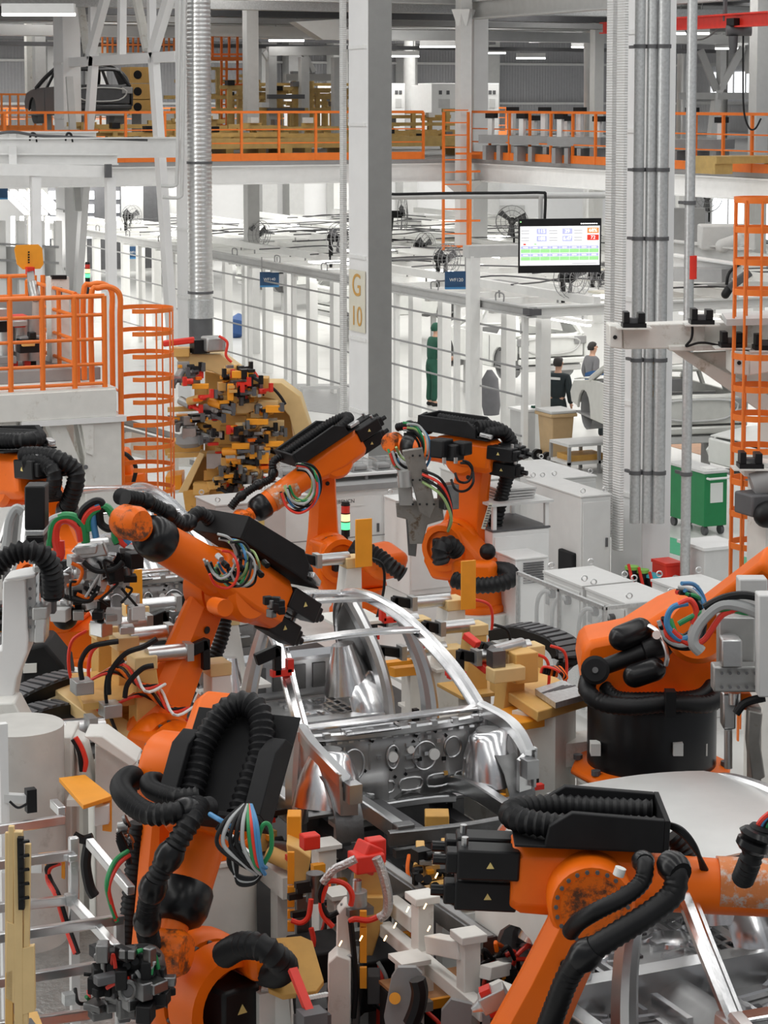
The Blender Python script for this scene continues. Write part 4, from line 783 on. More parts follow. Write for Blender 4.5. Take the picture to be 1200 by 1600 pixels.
# ================================================================ INDUSTRIAL ROBOTS
mat('label_yellow', (.75, .60, .22), .5, var=0); mat('label_white', (.78, .78, .75), .5, var=0); mat('foil', (.60, .60, .60), .3, .9, var=.2, bump=.6, bscale=60)
def robot(label, S, E, W, L, base, zb, lside=-1, skin='orange', arm_skin=None, tray=True, tup=1, motors=True, show_base=True, k=1.0, cuff=True, link=True, wrist=True, tray_len=.95, tray_off=.0, base_h=None, shoulder=True, hoses=True, lw=1.0, tray_side=0, tray_w=.52, sL=None, sP=None):
    """S, E, W: shoulder, elbow, wrist centres in the arm plane; L: horizontal unit normal of that plane (motor side);
    the link arm runs on the side lside*L; base: foot of the turning axis, zb: height of the foot"""
    L = V3(L).normalized(); base = V3((base[0], base[1], zb)); f = (W-E).normalized(); t = L.cross(f)
    if t.z*tup < 0: t = -t
    u = (E-S).normalized(); sd = L.cross(u); K = thing('industrial_robot', label, 'robot', base, 0, 'orange industrial robots')
    arm_skin = arm_skin or skin; A = lambda n, mb, m=skin, **kw: part(n, mb, m, K, **kw)
    if show_base:
        z1 = S.z-.30*k
        A('base_flange', MB().lathe(base, base+UPZ*.10, [(0, .36*k), (.7, .36*k), (1, .33*k)], 28), bevel=.01)
        A('base_drum', MB().lathe(base+UPZ*.10, base+UPZ*.34*k, [(0, .33*k), (.6, .31*k), (1, .35*k)], 28), 'black_matte' if base_h else skin)
        a = (S-base); a.z = 0; al = a.length; a = a.normalized() if al > .02 else sd
        A('turning_column', MB().slab([base+UPZ*.34*k+a*p+L*.0 for p in ()] or [V3((base.x, base.y, 0))+UPZ*z+a*x-L*.20*k for x, z in ((-.36*k, zb+.34*k), (al+.18*k, zb+.34*k), (al+.30*k, z1+.1), (al+.26*k, S.z+.24*k), (al-.18*k, S.z+.24*k), (-.30*k, zb+.52*k))], L*.40*k), bevel=.05)
    if shoulder:
        L_, S_ = L, S
        if sL is not None: L, S = V3(sL).normalized(), sP
        A('shoulder_ring', MB().lathe(S+L*(lside*.20*k), S+L*(lside*.02*k), [(0, .30*k), (.15, .315*k), (.8, .315*k), (1, .29*k)], 32))
        b = MB()
        for i in range(20):
            an = 2*math.pi*i/20; x, y, _ = frame(L); c = S+L*(lside*.02*k)+(x*math.cos(an)+y*math.sin(an))*.275*k; b.cyl(c, c-L*(lside*.025), .013*k, n=6)
        tag(part('bolts', b, 'grey_dark', K.children[-1]), kind='stuff')
        x, y, _ = frame(L); q0 = S-L*(lside*.02*k); q1 = S-L*(lside*.24*k); rs = []
        for p, r in ((q0, .29), (q1, .285), (q1, .215), (q0, .205)): rs.append([p+(x*math.cos(2*math.pi*i/32)+y*math.sin(2*math.pi*i/32))*r*k for i in range(32)])
        A('motor_housing', MB().rings(rs, True, False, False), bevel=0)
        mo = A('shoulder_motor', MB().beam(q0-L*(lside*-.03), q1-L*(lside*.05*k), .24*k, .24*k), 'black', bevel=.025)
        tri(mo, q1-L*(lside*.051*k), -L*lside, .05*k)
    if shoulder: L, S = L_, S_
    lo = L*(lside*.27*k)                                    # ---- link arm: octagonal tapered beam with round ends
    if link:
        rs = []
        for fr, w, th in ((-.16, .26, .16), (-.08, .42, .22), (.06, .47, .24), (.25, .40, .25), (.6, .345, .24), (.85, .33, .22), (1.0, .36, .20), (1.09, .30, .18), (1.14, .16, .15)):
            c = S.lerp(E, fr)+lo; w *= k*lw; th *= k; rs.append([c+sd*x+L*y for x, y in ((-w/2+.06*k, -th/2), (w/2-.06*k, -th/2), (w/2, -th/2+.09*k), (w/2, th/2-.09*k), (w/2-.06*k, th/2), (-w/2+.06*k, th/2), (-w/2, th/2-.09*k), (-w/2, -th/2+.09*k))])
        A('link_arm', MB().rings(rs), bevel=.012, smooth=30)
        c = S.lerp(E, .74)+lo+L*(lside*.118*k*0); 
        for sg in (-1, 1): part('bolt_hole', MB().cyl(c+L*(sg*.121*k), c+L*(sg*.127*k), .028*k, n=14), 'black', K.children[-1])
        A('elbow_ring', MB().lathe(E+lo-L*(lside*.12*k), E+lo+L*(lside*.105*k), [(0, .235*k), (.85, .235*k), (1, .215*k)], 32)); er = K.children[-1]
        part('ring_recess', MB().lathe(E+lo+L*(lside*.095*k), E+lo+L*(lside*.109*k), [(0, .17*k), (1, .17*k)], 28), 'orange_worn', er)
        b = MB(); x, y, _ = frame(L)
        for i in range(22):
            an = 2*math.pi*i/22; c = E+lo+(x*math.cos(an)+y*math.sin(an))*.192*k; b.cyl(c+L*(lside*.10*k), c+L*(lside*.118*k), .012*k, n=6)
        tag(part('bolts', b, 'grey_dark', er), kind='stuff')
    # ---- arm housing, forearm tube, cuff
    A('arm_drum', MB().lathe(E-L*.17*k, E+L*.17*k, [(0, .19*k), (.12, .23*k), (.88, .23*k), (1, .19*k)], 28), arm_skin)
    rs = []
    for s_, w, h_ in ((-.42, .30, .34), (-.36, .36, .40), (-.05, .38, .42), (.22, .34, .36), (.36, .30, .30)):
        c = E+f*(s_*k)+t*(.05*k); rs.append([c+L*(px*w*k)+t*(py*h_*k) for px, py in rect(1, 1, .18)])
    A('arm_housing', MB().rings(rs), arm_skin, bevel=.015, smooth=30)
    WL = (W-E).length
    A('forearm_tube', MB().lathe(E+f*(.28*k)+t*.02, W-f*(.17*k), [(0, .165*k), (.2, .155*k), (.92, .145*k), (1, .15*k)], 28), arm_skin); ft = K.children[-1]
    if cuff: A('rubber_cuff', MB().lathe(W-f*(.24*k), W-f*(.02*k), [(0, .150*k), (.12, .162*k), (.6, .160*k), (.85, .14*k), (1, .09*k)], 24), 'black_gloss')
    if wrist:
        A('wrist', MB().lathe(W-f*(.06*k), W+f*(.10*k), [(0, .085*k), (1, .075*k)], 16), skin)
        A('wrist_head', MB().lathe(W+f*(.13*k)-L*.12*k, W+f*(.13*k)+L*.12*k, [(0, .10*k), (.2, .125*k), (.8, .125*k), (1, .10*k)], 20), 'orange_worn')
    if motors:                                              # ---- wrist motors on the back of the housing
        for i, (px, py) in enumerate(((-.10, .13), (.11, .13), (.0, -.08))):
            c = E-f*(.38*k)+L*(px*k)+t*(py*k)
            m_ = A('wrist_motor', MB().beam(c, c-f*(.34*k), .165*k, .165*k, t).beam(c-f*(.28*k), c-f*(.40*k), .12*k, .12*k, t), 'black', bevel=.012)
            tri(m_, c-f*(.16*k)+L*(.084*k), L, .035*k); tri(m_, c-f*(.16*k)-L*(.084*k), -L, .035*k); part('plug', MB().cyl(c-f*(.40*k), c-f*(.47*k), .03*k, n=10), 'black_gloss', m_); part('connector', MB().cyl(c-f*.3*k+t*.08*k, c-f*.3*k+t*.13*k, .02*k, n=8), 'steel', m_)
    if tray:                                                # ---- open cable tray with its hose loop
        o = E+t*(.27*k)+f*(tray_off-.42)*k+L*(tray_side*k); ln = tray_len*k; wd_ = tray_w*k; hh = .20*k
        b = MB().slab([o-L*wd_/2, o+L*wd_/2, o+L*wd_/2+f*ln, o-L*wd_/2+f*ln], t*.015)
        tr_ = A('cable_tray', b, 'black_matte', bevel=.004)
        for s_ in (-1, 1): part('side_wall', MB().slab([o+L*(s_*wd_/2)+f*.16*k, o+L*(s_*wd_/2)+f*ln, o+L*(s_*wd_/2)+f*ln+t*hh*.9, o+L*(s_*wd_/2)+f*(.30*k)+t*hh, o+L*(s_*wd_/2)+f*(.18*k)+t*hh*.6], L*(-s_*(.11 if tray_w > .55 else .05))), 'black_matte', tr_, bevel=.006)
        part('front_wall', MB().slab([o-L*wd_/2+f*ln, o+L*wd_/2+f*ln, o+L*wd_/2+f*ln+t*hh*.9, o-L*wd_/2+f*ln+t*hh*.9], f*.03), 'black_matte', tr_, bevel=.004)
        tray_w < .55 and part('foil_patch', MB().beam(o-f*.03*k+L*wd_*.38+t*.05, o+f*.12*k+L*wd_*.45+t*.07, .07*k, .05*k), 'foil', tr_, bevel=.01)
        r = .066*k; q = [o+t*(r+.03)+L*x*k+f*y*k for x, y in ((-.15, ln/k-.02), (-.16, ln/k*.6), (-.17, .26), (-.11, .06), (0, -.01), (.11, .06), (.17, .26), (.16, ln/k*.6), (.15, ln/k-.02))]
        A('tray_hose', MB().tube(cat(q, 8), r, 16, rib=.10, step=.021*k), 'rubber', smooth=40)
        q0 = o+t*(r+.03)+f*(ln+.02)+L*(-.12*k)
        if hoses:
            q = [q0, q0+f*.14*k, E+f*(WL*.62)+t*.22*k-L*.08*k, E+f*(WL*.80)+t*.235*k-L*.10*k, W+t*.22*k-L*.12*k, W+f*.16*k+t*.17*k-L*.12*k]
            pts = cat(q, 7); A('dress_hose', MB().tube(pts, .05*k, 14, rib=.09, step=.016*k), 'rubber', smooth=40); dh = K.children[-1]
            for i in (12, 20, 27): part('hose_sleeve', MB().lathe(pts[i]-(pts[i+1]-pts[i-1]).normalized()*.05*k, pts[i]+(pts[i+1]-pts[i-1]).normalized()*.05*k, [(0, .052*k), (.3, .066*k), (.7, .066*k), (1, .052*k)], 14), 'black_gloss', dh)
    return K, dict(E=E, S=S, W=W, f=f, t=t, L=L, lo=lo, sd=sd, u=u, k=k)
def tri(p_, c, n, r):
    x, y, z = frame(n); part('warning_mark', MB().slab([c+(x*math.cos(a)+y*math.sin(a))*r*.68 for a in (1.57, 3.67, 5.76)], n*.004), 'label_yellow', p_)
def hose(K, name, pts, r, m='rubber', rib=.05, n=12, smoothn=7, sleeves=()):
    p = cat(pts, smoothn); part(name, MB().tube(p, r, 16, rib=rib*1.8, step=(r*.30 if rib else None)), m, K, smooth=40)
    for i in sleeves:
        i = int(i*(len(p)-2))+1; d = (p[i+1]-p[i-1]).normalized(); part('hose_sleeve', MB().lathe(p[i]-d*r*1.1, p[i]+d*r*1.1, [(0, r*1.05), (.3, r*1.32), (.7, r*1.32), (1, r*1.05)], 14), 'black_gloss', K.children[-1])
def cables(K, c, r, cols, ax=None, up=UPZ, seed=0, th=.011, name='cable'):
    """a hanging loop bundle of coloured cables round c"""
    q = random.Random(seed); ax = V3(ax or RT)
    for i, m in enumerate(cols):
        o = V3([q.uniform(-.05, .05) for _ in range(3)]); rr = r*q.uniform(.8, 1.15)
        pts = [c+o+ax*(rr*math.cos(a)*.75)+UPZ*(rr*math.sin(a))+FW*(q.uniform(-.06, .06)) for a in [math.pi*(.55-1.5*j/7) for j in range(8)]]
        part(name, MB().tube(cat(pts, 5), th, 7), m, K)
COLS = ['hose_grey', 'rubber', 'hose_red', 'hose_blue', 'hose_green', 'rubber', 'hose_grey', 'rubber', 'hose_lime']
def plane(pt, yaw):
    a = V3((math.cos(yaw), math.sin(yaw), 0)); return V3((-a.y, a.x, 0)), a
def on(p0, n): return lambda x, y: PL(x, y, p0, n)
def camL(r, f_): return (RT*r+FW*f_).normalized()
# ---- R1: big robot left of the centre car
n, a = plane(None, math.radians(24)); S = P(266, 1186, 16.0); q = on(S, n); E, W = q(372, 922), q(222, 828)
Lc = n if n.dot(RT) > 0 else -n
K1, d1 = robot('large orange robot left of the open silver car body, its upright arm in full view', S, E, W, Lc, (S.x-a.x*-.35, S.y-a.y*-.35), S.z-.75, -1, tray_off=-.12)
# ---- R2: robot in the lower left reaching down towards the camera
n, a = plane(None, math.radians(45)); S = P(322, 1556, 13.2); q = on(S, n); E, W = q(338, 1218), q(270, 1450)
Lc = n if n.dot(RT) > 0 else -n
K2, d2 = robot('orange robot in the lower left corner with a black tray on its bent forearm', S, E, W, Lc, (S.x+a.x*.35, S.y+a.y*.35), S.z-.75, -1, tray_len=.64, tray_side=.21, tray_off=.13, hoses=False, motors=False, k=1.12, tray_w=.60, sL=camL(.62, -.78), sP=P(330, 1552, 13.0))
# ---- R3: robot behind the centre car, left one
n, a = plane(None, math.radians(4)); S = P(520, 872, 28.0); q = on(S, n); E, W = q(520, 718), q(392, 803)
Lc = n if n.dot(RT) > 0 else -n
K3, d3 = robot('orange robot behind the centre car with a scuffed silver patch on its forearm', S, E, W, Lc, (S.x+a.x*.35, S.y+a.y*.35), S.z-.75, -1)
# ---- R4: robot behind the centre car, right one
n, a = plane(None, math.radians(124)); S = P(706, 852, 27.0); q = on(S, n); E, W = q(728, 712), q(628, 694)
Lc = n if n.dot(RT) < 0 else -n
K4, d4 = robot('orange robot right of the middle column holding a grey welding gun', S, E, W, Lc, (S.x-a.x*.35, S.y-a.y*.35), S.z-.75, -1, lw=1.4)
# ---- R8: robot in the lower right corner
n, a = plane(None, -TH); E = P(922, 1406, 11.7); q = on(E, n); S, W = q(762, 1740), q(1330, 1424)
Lc = n if n.dot(FW) > 0 else -n
E2 = E+Lc*.27; S2 = S+Lc*.27; W2 = W+Lc*.27
K8, d8 = robot('big orange robot in the lower right corner with two black hoses along its arm', S2, E2, W2, Lc, (S2.x-a.x*.35, S2.y-a.y*.35), S2.z-.75, -1, skin='orange', tray_off=.0, tray_len=.80, hoses=False)

def pedestal(c, z, r, lab):
    c = V3((c[0], c[1], 0)); K = thing('robot_pedestal', lab, 'pedestal', c, group='white robot pedestals')
    part('drum', MB().lathe(c, c+UPZ*(z-.02), [(0, r), (1, r)], 36), 'ped_white', K); part('top_plate', MB().lathe(c+UPZ*(z-.03), c+UPZ*z, [(0, r+.02), (1, r+.02)], 36), 'ped_white', K); return K
def foot(K): return K.location
for K_, r, l in ((K1, .38, 'white round pedestal under the large robot left of the open silver car'), (K2, .40, 'white pedestal under the lower left robot'), (K4, .40, 'low white pedestal under the robot with the grey welding gun'), (K8, .42, 'white pedestal under the lower right robot')):
    if K_.location.z > .05: pedestal(K_.location, K_.location.z, r, l)
# ---- hoses and cables dressing the robots
def dP(d, x, y, z_): return d['E']+d['f']*x+d['L']*y+d['t']*z_
hose(K1, 'arm_hose', [P(386, 915, 16.9), P(385, 905, 17.1), P(362, 915, 17.2), P(352, 950, 17.2), P(348, 990, 17.1), P(330, 1040, 17.0)], .055)
cables(K1, P(356, 878, 15.2), .15, COLS, RT, seed=1, th=.010); cables(K1, P(380, 892, 15.2), .10, ['rubber', 'hose_grey', 'rubber', 'hose_lime'], RT, seed=2, th=.009)
for i in range(7): part('plug_connector', MB().box(P(418+(i*7 % 22), 938+(i*5 % 24), 15.6), (.06, .05, .06), rz=i*.5), ('black', 'steel_dark', 'black_gloss')[i % 3], K1, bevel=.006)
for i in range(9): part('connector', MB().cyl(P(340+i*9, 868+(i*37 % 26), 15.25), P(346+i*9, 874+(i*37 % 26), 15.2), .022, n=8), ('steel', 'black', 'black_gloss')[i % 3], K1)
part('lug', MB().cyl(P(335, 946, 15.5), P(352, 950, 15.3), .06, n=14), 'orange', K1)
hose(K2, 'arm_hose', [P(330, 1262, 12.6), P(285, 1268, 12.4), P(235, 1272, 12.4), P(200, 1250, 12.6), P(189, 1228, 12.9), P(205, 1213, 13.2), P(222, 1228, 13.4)], .062, sleeves=(.13,))
hose(K2, 'thin_arm_hose', [P(310, 1245, 12.6), P(275, 1246, 12.6), P(240, 1235, 12.8), P(234, 1222, 13.0), P(252, 1222, 13.3)], .055)
hose(K2, 'forearm_hose', [P(312, 1255, 12.5), P(296, 1285, 12.35), P(272, 1325, 12.3), P(246, 1370, 12.3), P(233, 1410, 12.35), P(230, 1450, 12.5), P(236, 1480, 12.6)], .062, sleeves=(.38, .58, .80))
hose(K2, 'link_hose', [P(216, 1285, 13.4), P(212, 1340, 13.4), P(205, 1410, 13.4), P(198, 1475, 13.4)], .06)
hose(K2, 'base_hose', [P(350, 1492, 12.6), P(376, 1478, 12.4), P(408, 1480, 12.3), P(430, 1495, 12.3), P(445, 1510, 12.4), P(432, 1522, 12.6), P(415, 1520, 12.8)], .075)
for i, (m, dx) in enumerate((('hose_grey', -22), ('rubber', -16), ('rubber', -11), ('hose_grey', -6), ('hose_green', 0), ('hose_red', 5), ('hose_blue', 10), ('rubber', -27), ('hose_blue', 14))):
    w_ = 1 if dx < -2 else 0; part('cable', MB().tube(cat([P(388+dx*.3, 1258, 12.2), P(388+dx*(.9+.5*w_), 1285, 12.05), P(391+dx*(1+.9*w_), 1320, 12.0), P(398+dx*.8, 1350, 12.0), P(410+dx*.4, 1366-(i % 3)*5, 12.05)], 6), .012), m, K2)
for i in range(5): part('cable_loop', MB().tube(cat([P(410+dx_, y_, 12.05) for dx_, y_ in ((0, 1362), (-14, 1372+i*2), (-38, 1368+i*3), (-52+i*3, 1350), (-50+i*2, 1325), (-38, 1300))], 6), .012), ('rubber', 'rubber', 'hose_grey', 'rubber', 'rubber')[i], K2)
part('cable_loop', MB().tube(cat([P(x, y, 12.05) for x, y in ((412, 1350), (424, 1325), (422, 1292), (412, 1288), (404, 1310), (402, 1345))], 6), .013), 'hose_green', K2)
for i in range(6): part('connector', MB().cyl(P(340+i*7, 1290+i*7, 12.3), P(352+i*7, 1300+i*7, 12.3), .025, n=8), ('black', 'black_gloss', 'steel')[i % 3], K2)
part('cable', MB().tube(cat([P(328, 1272, 12.3), P(345, 1282, 12.2), P(362, 1292, 12.2)], 5), .014), 'hose_blue', K2)
part('hose_strand', MB().tube(cat([P(200, 1330, 12.6), P(180, 1345, 12.5), P(167, 1378, 12.4), P(172, 1410, 12.4), P(183, 1440, 12.4)], 6), .014), 'hose_green', K2)
part('hose_strand', MB().tube(cat([P(202, 1336, 12.6), P(184, 1352, 12.5), P(170, 1384, 12.4), P(174, 1412, 12.4), P(182, 1438, 12.4)], 6), .014), 'hose_red', K2)
part('column_arm', MB().beam(P(372, 1488, 13.2), P(412, 1512, 12.7), .16, .16), 'orange', K2, bevel=.04)
# gripper head of the lower left robot
g0 = P(205, 1530, 12.0)
gk = part('tool_changer', MB().lathe(P(232, 1500, 12.3), P(205, 1535, 12.0), [(0, .10), (.5, .16), (1, .16)], 18), 'steel_dark', K2)
q = random.Random(11)
for i in range(46):
    c = P(q.uniform(152, 260), q.uniform(1482, 1585), 11.8+q.uniform(-.1, .15)); part('tool_block', MB().box(c, (q.uniform(.05, .15), q.uniform(.05, .12), q.uniform(.04, .12)), rz=q.uniform(0, 3)), q.choice(['black', 'black', 'black_matte', 'steel_dark', 'steel_dark', 'grey_dark']), gk, bevel=.008)
for i in range(9):
    a_ = P(q.uniform(155, 250), q.uniform(1480, 1550), 11.75); b_ = P(q.uniform(160, 262), q.uniform(1490, 1590), 11.8); part('tool_cable', MB().tube(cat([a_, a_.lerp(b_, .5)+V3((0, 0, q.uniform(-.1, .16))), b_], 6), .012, 6), q.choice(['rubber', 'hose_grey', 'hose_green', 'hose_red', 'rubber']), gk)
part('tool_plate', MB().slab([P(x, y, 11.8) for x, y in ((158, 1490), (205, 1482), (240, 1500), (258, 1540), (240, 1575), (195, 1560), (165, 1525))], FW*.08), 'black', gk, bevel=.015)
for i in range(6): part('tool_hole', MB().cyl(P(172+i*13, 1512+11*math.sin(i*1.7), 11.77), P(172+i*13, 1512+11*math.sin(i*1.7), 11.80), .022, n=12), 'black_gloss', gk)
part('tool_ring', MB().tube([P(200+12*math.cos(t), 1548+14*math.sin(t), 11.72) for t in [2*math.pi*j/14 for j in range(14)]], .015, 7, True), 'steel_dark', gk)
cables(K2, P(150, 1552, 12.0), .10, ['hose_red', 'hose_green', 'rubber'], RT, seed=6)
# rear robots
cables(K3, P(470, 760, 27.0), .27, COLS, RT, seed=7, th=.016)
hose(K3, 'base_hose', [P(556, 872, 27.3), P(560, 855, 27.3), P(590, 868, 27.2), P(610, 884, 27.1), P(630, 898, 27.1)], .095)
part('column_arm', MB().beam(P(580, 862, 27.8), P(618, 890, 27.5), .5, .35), 'orange', K3, bevel=.1)
part('scuffed_patch', MB().lathe(d3['E']+d3['f']*.62, d3['E']+d3['f']*.98, [(0, .157), (1, .155)], 24), 'bare_worn', K3)
hose(K4, 'arm_hose', [P(745, 668, 26.6), P(768, 668, 26.7), P(790, 678, 26.8), P(800, 700, 26.9), P(796, 728, 27.0), P(788, 760, 27.1), P(778, 800, 27.1), P(768, 850, 27.2)], .085)
cables(K4, P(640, 700, 26.4), .25, COLS, RT, seed=8, th=.016); cables(K4, P(722, 740, 26.0), .16, ['rubber', 'rubber'], RT, seed=9, th=.016)
for x_, y_, w_ in ((690, 700, .22), (708, 706, .20), (722, 700, .16)): part('hand_motor', MB().box(P(x_, y_, 26.2), (w_, .2, w_), rz=.5), 'black', K4, bevel=.02)
for x_ in (694, 712): part('motor_plug', MB().cyl(P(x_, 715, 26.0), P(x_, 724, 26.0), .025, n=8), 'steel', K4)
part('label_strip', MB().slab([P(752, 826, 26.35), P(758, 827, 26.35), P(770, 787, 26.35), P(764, 786, 26.35)], FW*.03), 'cream', K4)
for i in range(9): a_ = P(757+i*1.1, 822-i*4, 26.33); part('label_mark', MB().beam(a_-RT*.018, a_+RT*.018, .012, .012), 'grey_dark', K4)
part('column_arm', MB().beam(P(708, 890, 26.4), P(775, 893, 26.2), .22, .24), 'orange', K4, bevel=.06)
part('ballast_ball', MB().ball(P(762, 862, 26.4), .1), 'black', K4)
hose(K4, 'base_hose', [P(690, 880, 26.2), P(688, 860, 26.2), P(702, 850, 26.3), P(714, 862, 26.4)], .1); hose(K4, 'base_hose', [P(708, 905, 26.0), P(740, 914, 25.9), P(775, 913, 25.9), P(797, 905, 26.0), P(795, 893, 26.2), P(775, 890, 26.4)], .095)
# grey welding gun held by R4
gu = thing('welding_gun', 'grey spot welding gun hanging from the robot right of the middle column', 'welding gun', P(660, 800, 26.4))
for poly, m, dd in (([(628, 705), (660, 700), (680, 790), (672, 810), (655, 800), (640, 740)], 'tool_steel', 26.2), ([(620, 745), (642, 745), (646, 790), (624, 790)], 'machined', 26.3), ([(618, 785), (690, 780), (694, 812), (668, 820), (660, 850), (640, 850), (636, 812), (620, 808)], 'tool_steel', 26.4), ([(634, 812), (655, 815), (650, 870), (638, 868)], 'steel_dark', 26.5)):
    part('gun_plate', MB().slab([P(x, y, dd) for x, y in poly], FW*.10), m, gu, bevel=.008)
part('gun_cylinder', MB().cyl(P(632, 735, 26.25), P(634, 760, 26.25), .09, n=14), 'machined', gu); part('transformer', MB().box(P(700, 775, 26.4), (.2, .2, .3)), 'steel_dark', gu, bevel=.01)
for i in range(12): part('bolt', MB().cyl(P(645+(i % 4)*11, 712+(i//4)*38, 26.19), P(645+(i % 4)*11, 712+(i//4)*38, 26.15), .014, n=8), 'black', gu)
for i, m in enumerate(('rubber', 'hose_red', 'rubber', 'hose_lime')): part('gun_cable', MB().tube(cat([P(660, 735+i*6, 26.2), P(690, 750+i*8, 26.1), P(705, 790+i*6, 26.2), P(700, 830, 26.4)], 5), .018), m, gu)
# R8 hoses (two thick black hoses from the forearm root across the link)
hose(K8, 'link_hose', [P(1048, 1352, 11.2), P(1056, 1362, 11.15), P(1052, 1395, 11.1), P(1020, 1424, 11.05), P(960, 1462, 11.0), P(915, 1492, 11.0), P(890, 1522, 11.05), P(870, 1570, 11.1), P(850, 1625, 11.2)], .062, rib=.03, n=14, sleeves=(.06, .63))
hose(K8, 'elbow_hose', [P(1002, 1345, 11.3), P(1008, 1352, 11.2), P(1003, 1378, 11.15), P(975, 1402, 11.1), P(935, 1422, 11.1), P(905, 1440, 11.2), P(892, 1455, 11.35)], .045, rib=.03, n=14, sleeves=(.06,))
for i in range(4): part('cable', MB().tube(cat([P(1035, 1285, 11.9), P(1065, 1295+i*3, 11.8), P(1088, 1325+i*2, 11.8), P(1098+i*3, 1365, 11.9)], 6), .012, 6), 'rubber', K8)
hose(K8, 'rear_hose', [P(1050, 1305, 12.1), P(1066, 1325, 12.1), P(1075, 1350, 12.1), P(1078, 1366, 12.2)], .06)
part('sealed_cap', MB().cyl(P(966, 1368, 11.2), P(970, 1356, 11.2), .03, n=12), 'label_white', K8)
part('scuffed_patch', MB().lathe(d8['E']+d8['f']*.72+d8['t']*.02, d8['E']+d8['f']*1.02+d8['t']*.02, [(0, .156), (1, .155)], 28), 'bare_worn', K8)
# ---- R5 at the left edge
n = camL(.8, .6); n = V3((n.x, n.y, 0)); E = P(20, 750, 19.6); q = on(E, n); S, W = q(86, 915), q(-70, 742)
K5, d5 = robot('orange robot cut off by the left picture edge, its elbow with two bent hoses', S, E, W, n, (S.x+.2, S.y+.3), max(0, S.z-.75), 1, tray_off=.05)
pedestal(K5.location, max(.3, K5.location.z), .42, 'white pedestal under the robot at the left picture edge')
hose(K5, 'arm_hose', [P(35, 712, 19.2), P(62, 712, 19.1), P(92, 718, 19.0), P(116, 734, 19.0), P(118, 755, 19.0), P(108, 785, 19.1), P(104, 800, 19.2)], .075, sleeves=(.97,)); hose(K5, 'arm_hose', [P(40, 722, 19.1), P(65, 722, 19.0), P(82, 735, 18.9), P(85, 752, 18.9), P(78, 772, 19.0)], .065)
# ---- R6 with the big black drum
B6 = P(1018, 1160, 18.2); z6 = B6.z-.25
K6 = thing('industrial_robot', 'orange robot on a wide black drum at the right with two black accumulators', 'robot', (B6.x, B6.y, z6), 0, 'orange industrial robots'); B6 = V3((B6.x, B6.y, z6))
part('base_flange', MB().lathe(B6, B6+UPZ*.09, [(0, .68), (.6, .68), (1, .60)], 10), 'orange', K6, bevel=.02)
for i in range(8): an = i*.785+.2; part('flange_bolt', MB().cyl(B6+V3((math.cos(an)*.61, math.sin(an)*.61, .08)), B6+V3((math.cos(an)*.61, math.sin(an)*.61, .12)), .04, n=8), 'grey_dark', K6)
part('drum', MB().lathe(B6+UPZ*.08, B6+UPZ*.68, [(0, .535), (.9, .535), (1, .50)], 40), 'black_gloss', K6)
for x in (931, 1060, 1098): c = P(x, 1172, 17.63 if x == 1060 else 17.85); part('warning_label', MB().slab([c+RT*.04-UPZ*.05, c-RT*.04-UPZ*.05, c-RT*.04+UPZ*.05, c+RT*.04+UPZ*.05], FW*.12), 'label_white', K6)
part('carousel', MB().slab([P(x, y, 17.9) for x, y in ((918, 1098), (908, 1040), (912, 1010), (925, 1002), (985, 990), (1040, 955), (1075, 940), (1118, 955), (1128, 1030), (1112, 1098))], FW*.62), 'orange', K6, bevel=.06)
part('carousel_table', MB().lathe(B6+UPZ*.66, B6+UPZ*.74, [(0, .5), (1, .48)], 36), 'orange', K6)
part('balance_cylinder', MB().lathe(P(930, 1047, 17.6), P(1052, 1002, 17.6), [(0, .065), (.62, .07), (.64, .095), (.9, .095), (1, .06)], 18), 'black', K6)
part('pivot_disc', MB().lathe(P(930, 1047, 17.75), P(930, 1047, 17.45), [(0, .115), (.8, .115), (.82, .09), (1, .09)], 22), 'black', K6); part('pivot_bolt', MB().cyl(P(930, 1047, 17.45), P(930, 1047, 17.43), .025, n=10), 'steel_dark', K6)
part('accumulator', MB().capsule(P(953, 1004, 17.6), P(1018, 978, 17.7), .105, 18), 'black_gloss', K6); part('accumulator', MB().capsule(P(974, 1062, 17.45), P(1040, 1040, 17.45), .095, 18), 'black_gloss', K6)
part('gauge', MB().cyl(P(1026, 992, 17.5), P(1026, 992, 17.44), .035, n=14), 'label_white', K6); part('valve_pipe', MB().tube(cat([P(1014, 978, 17.6), P(1030, 990, 17.5), P(1042, 1020, 17.4), P(1040, 1040, 17.4)], 5), .02), 'steel', K6)
hose(K6, 'drum_hose', [P(920, 1060, 17.7), P(918, 1080, 17.5), P(940, 1098, 17.4), P(990, 1104, 17.3), P(1050, 1098, 17.3), P(1105, 1100, 17.4), P(1128, 1082, 17.6), P(1130, 1062, 17.8)], .07, rib=.03); hose(K6, 'drum_hose', [P(944, 1072, 17.6), P(965, 1090, 17.5), P(1020, 1092, 17.4), P(1090, 1088, 17.5), P(1112, 1070, 17.7)], .055, rib=.03)
part('hose_clip', MB().box(P(1047, 1098, 17.2), (.08, .12, .2), rz=-TH), 'black', K6)
part('link_arm', MB().beam(P(1085, 995, 17.5), P(1225, 885, 16.6), .40, .26, FW, .36, .24), 'orange', K6, bevel=.05); part('joint_drum', MB().lathe(P(1090, 985, 17.8), P(1090, 985, 17.2), [(0, .26), (.85, .26), (1, .22)], 28), 'orange', K6)
cables(K6, P(1068, 965, 16.9), .20, ['hose_red', 'hose_green', 'hose_blue', 'rubber', 'rubber', 'hose_grey', 'rubber', 'hose_blue'], RT, seed=21, th=.017)
pedestal(B6, B6.z, .62, 'white pedestal under the robot with the black drum')
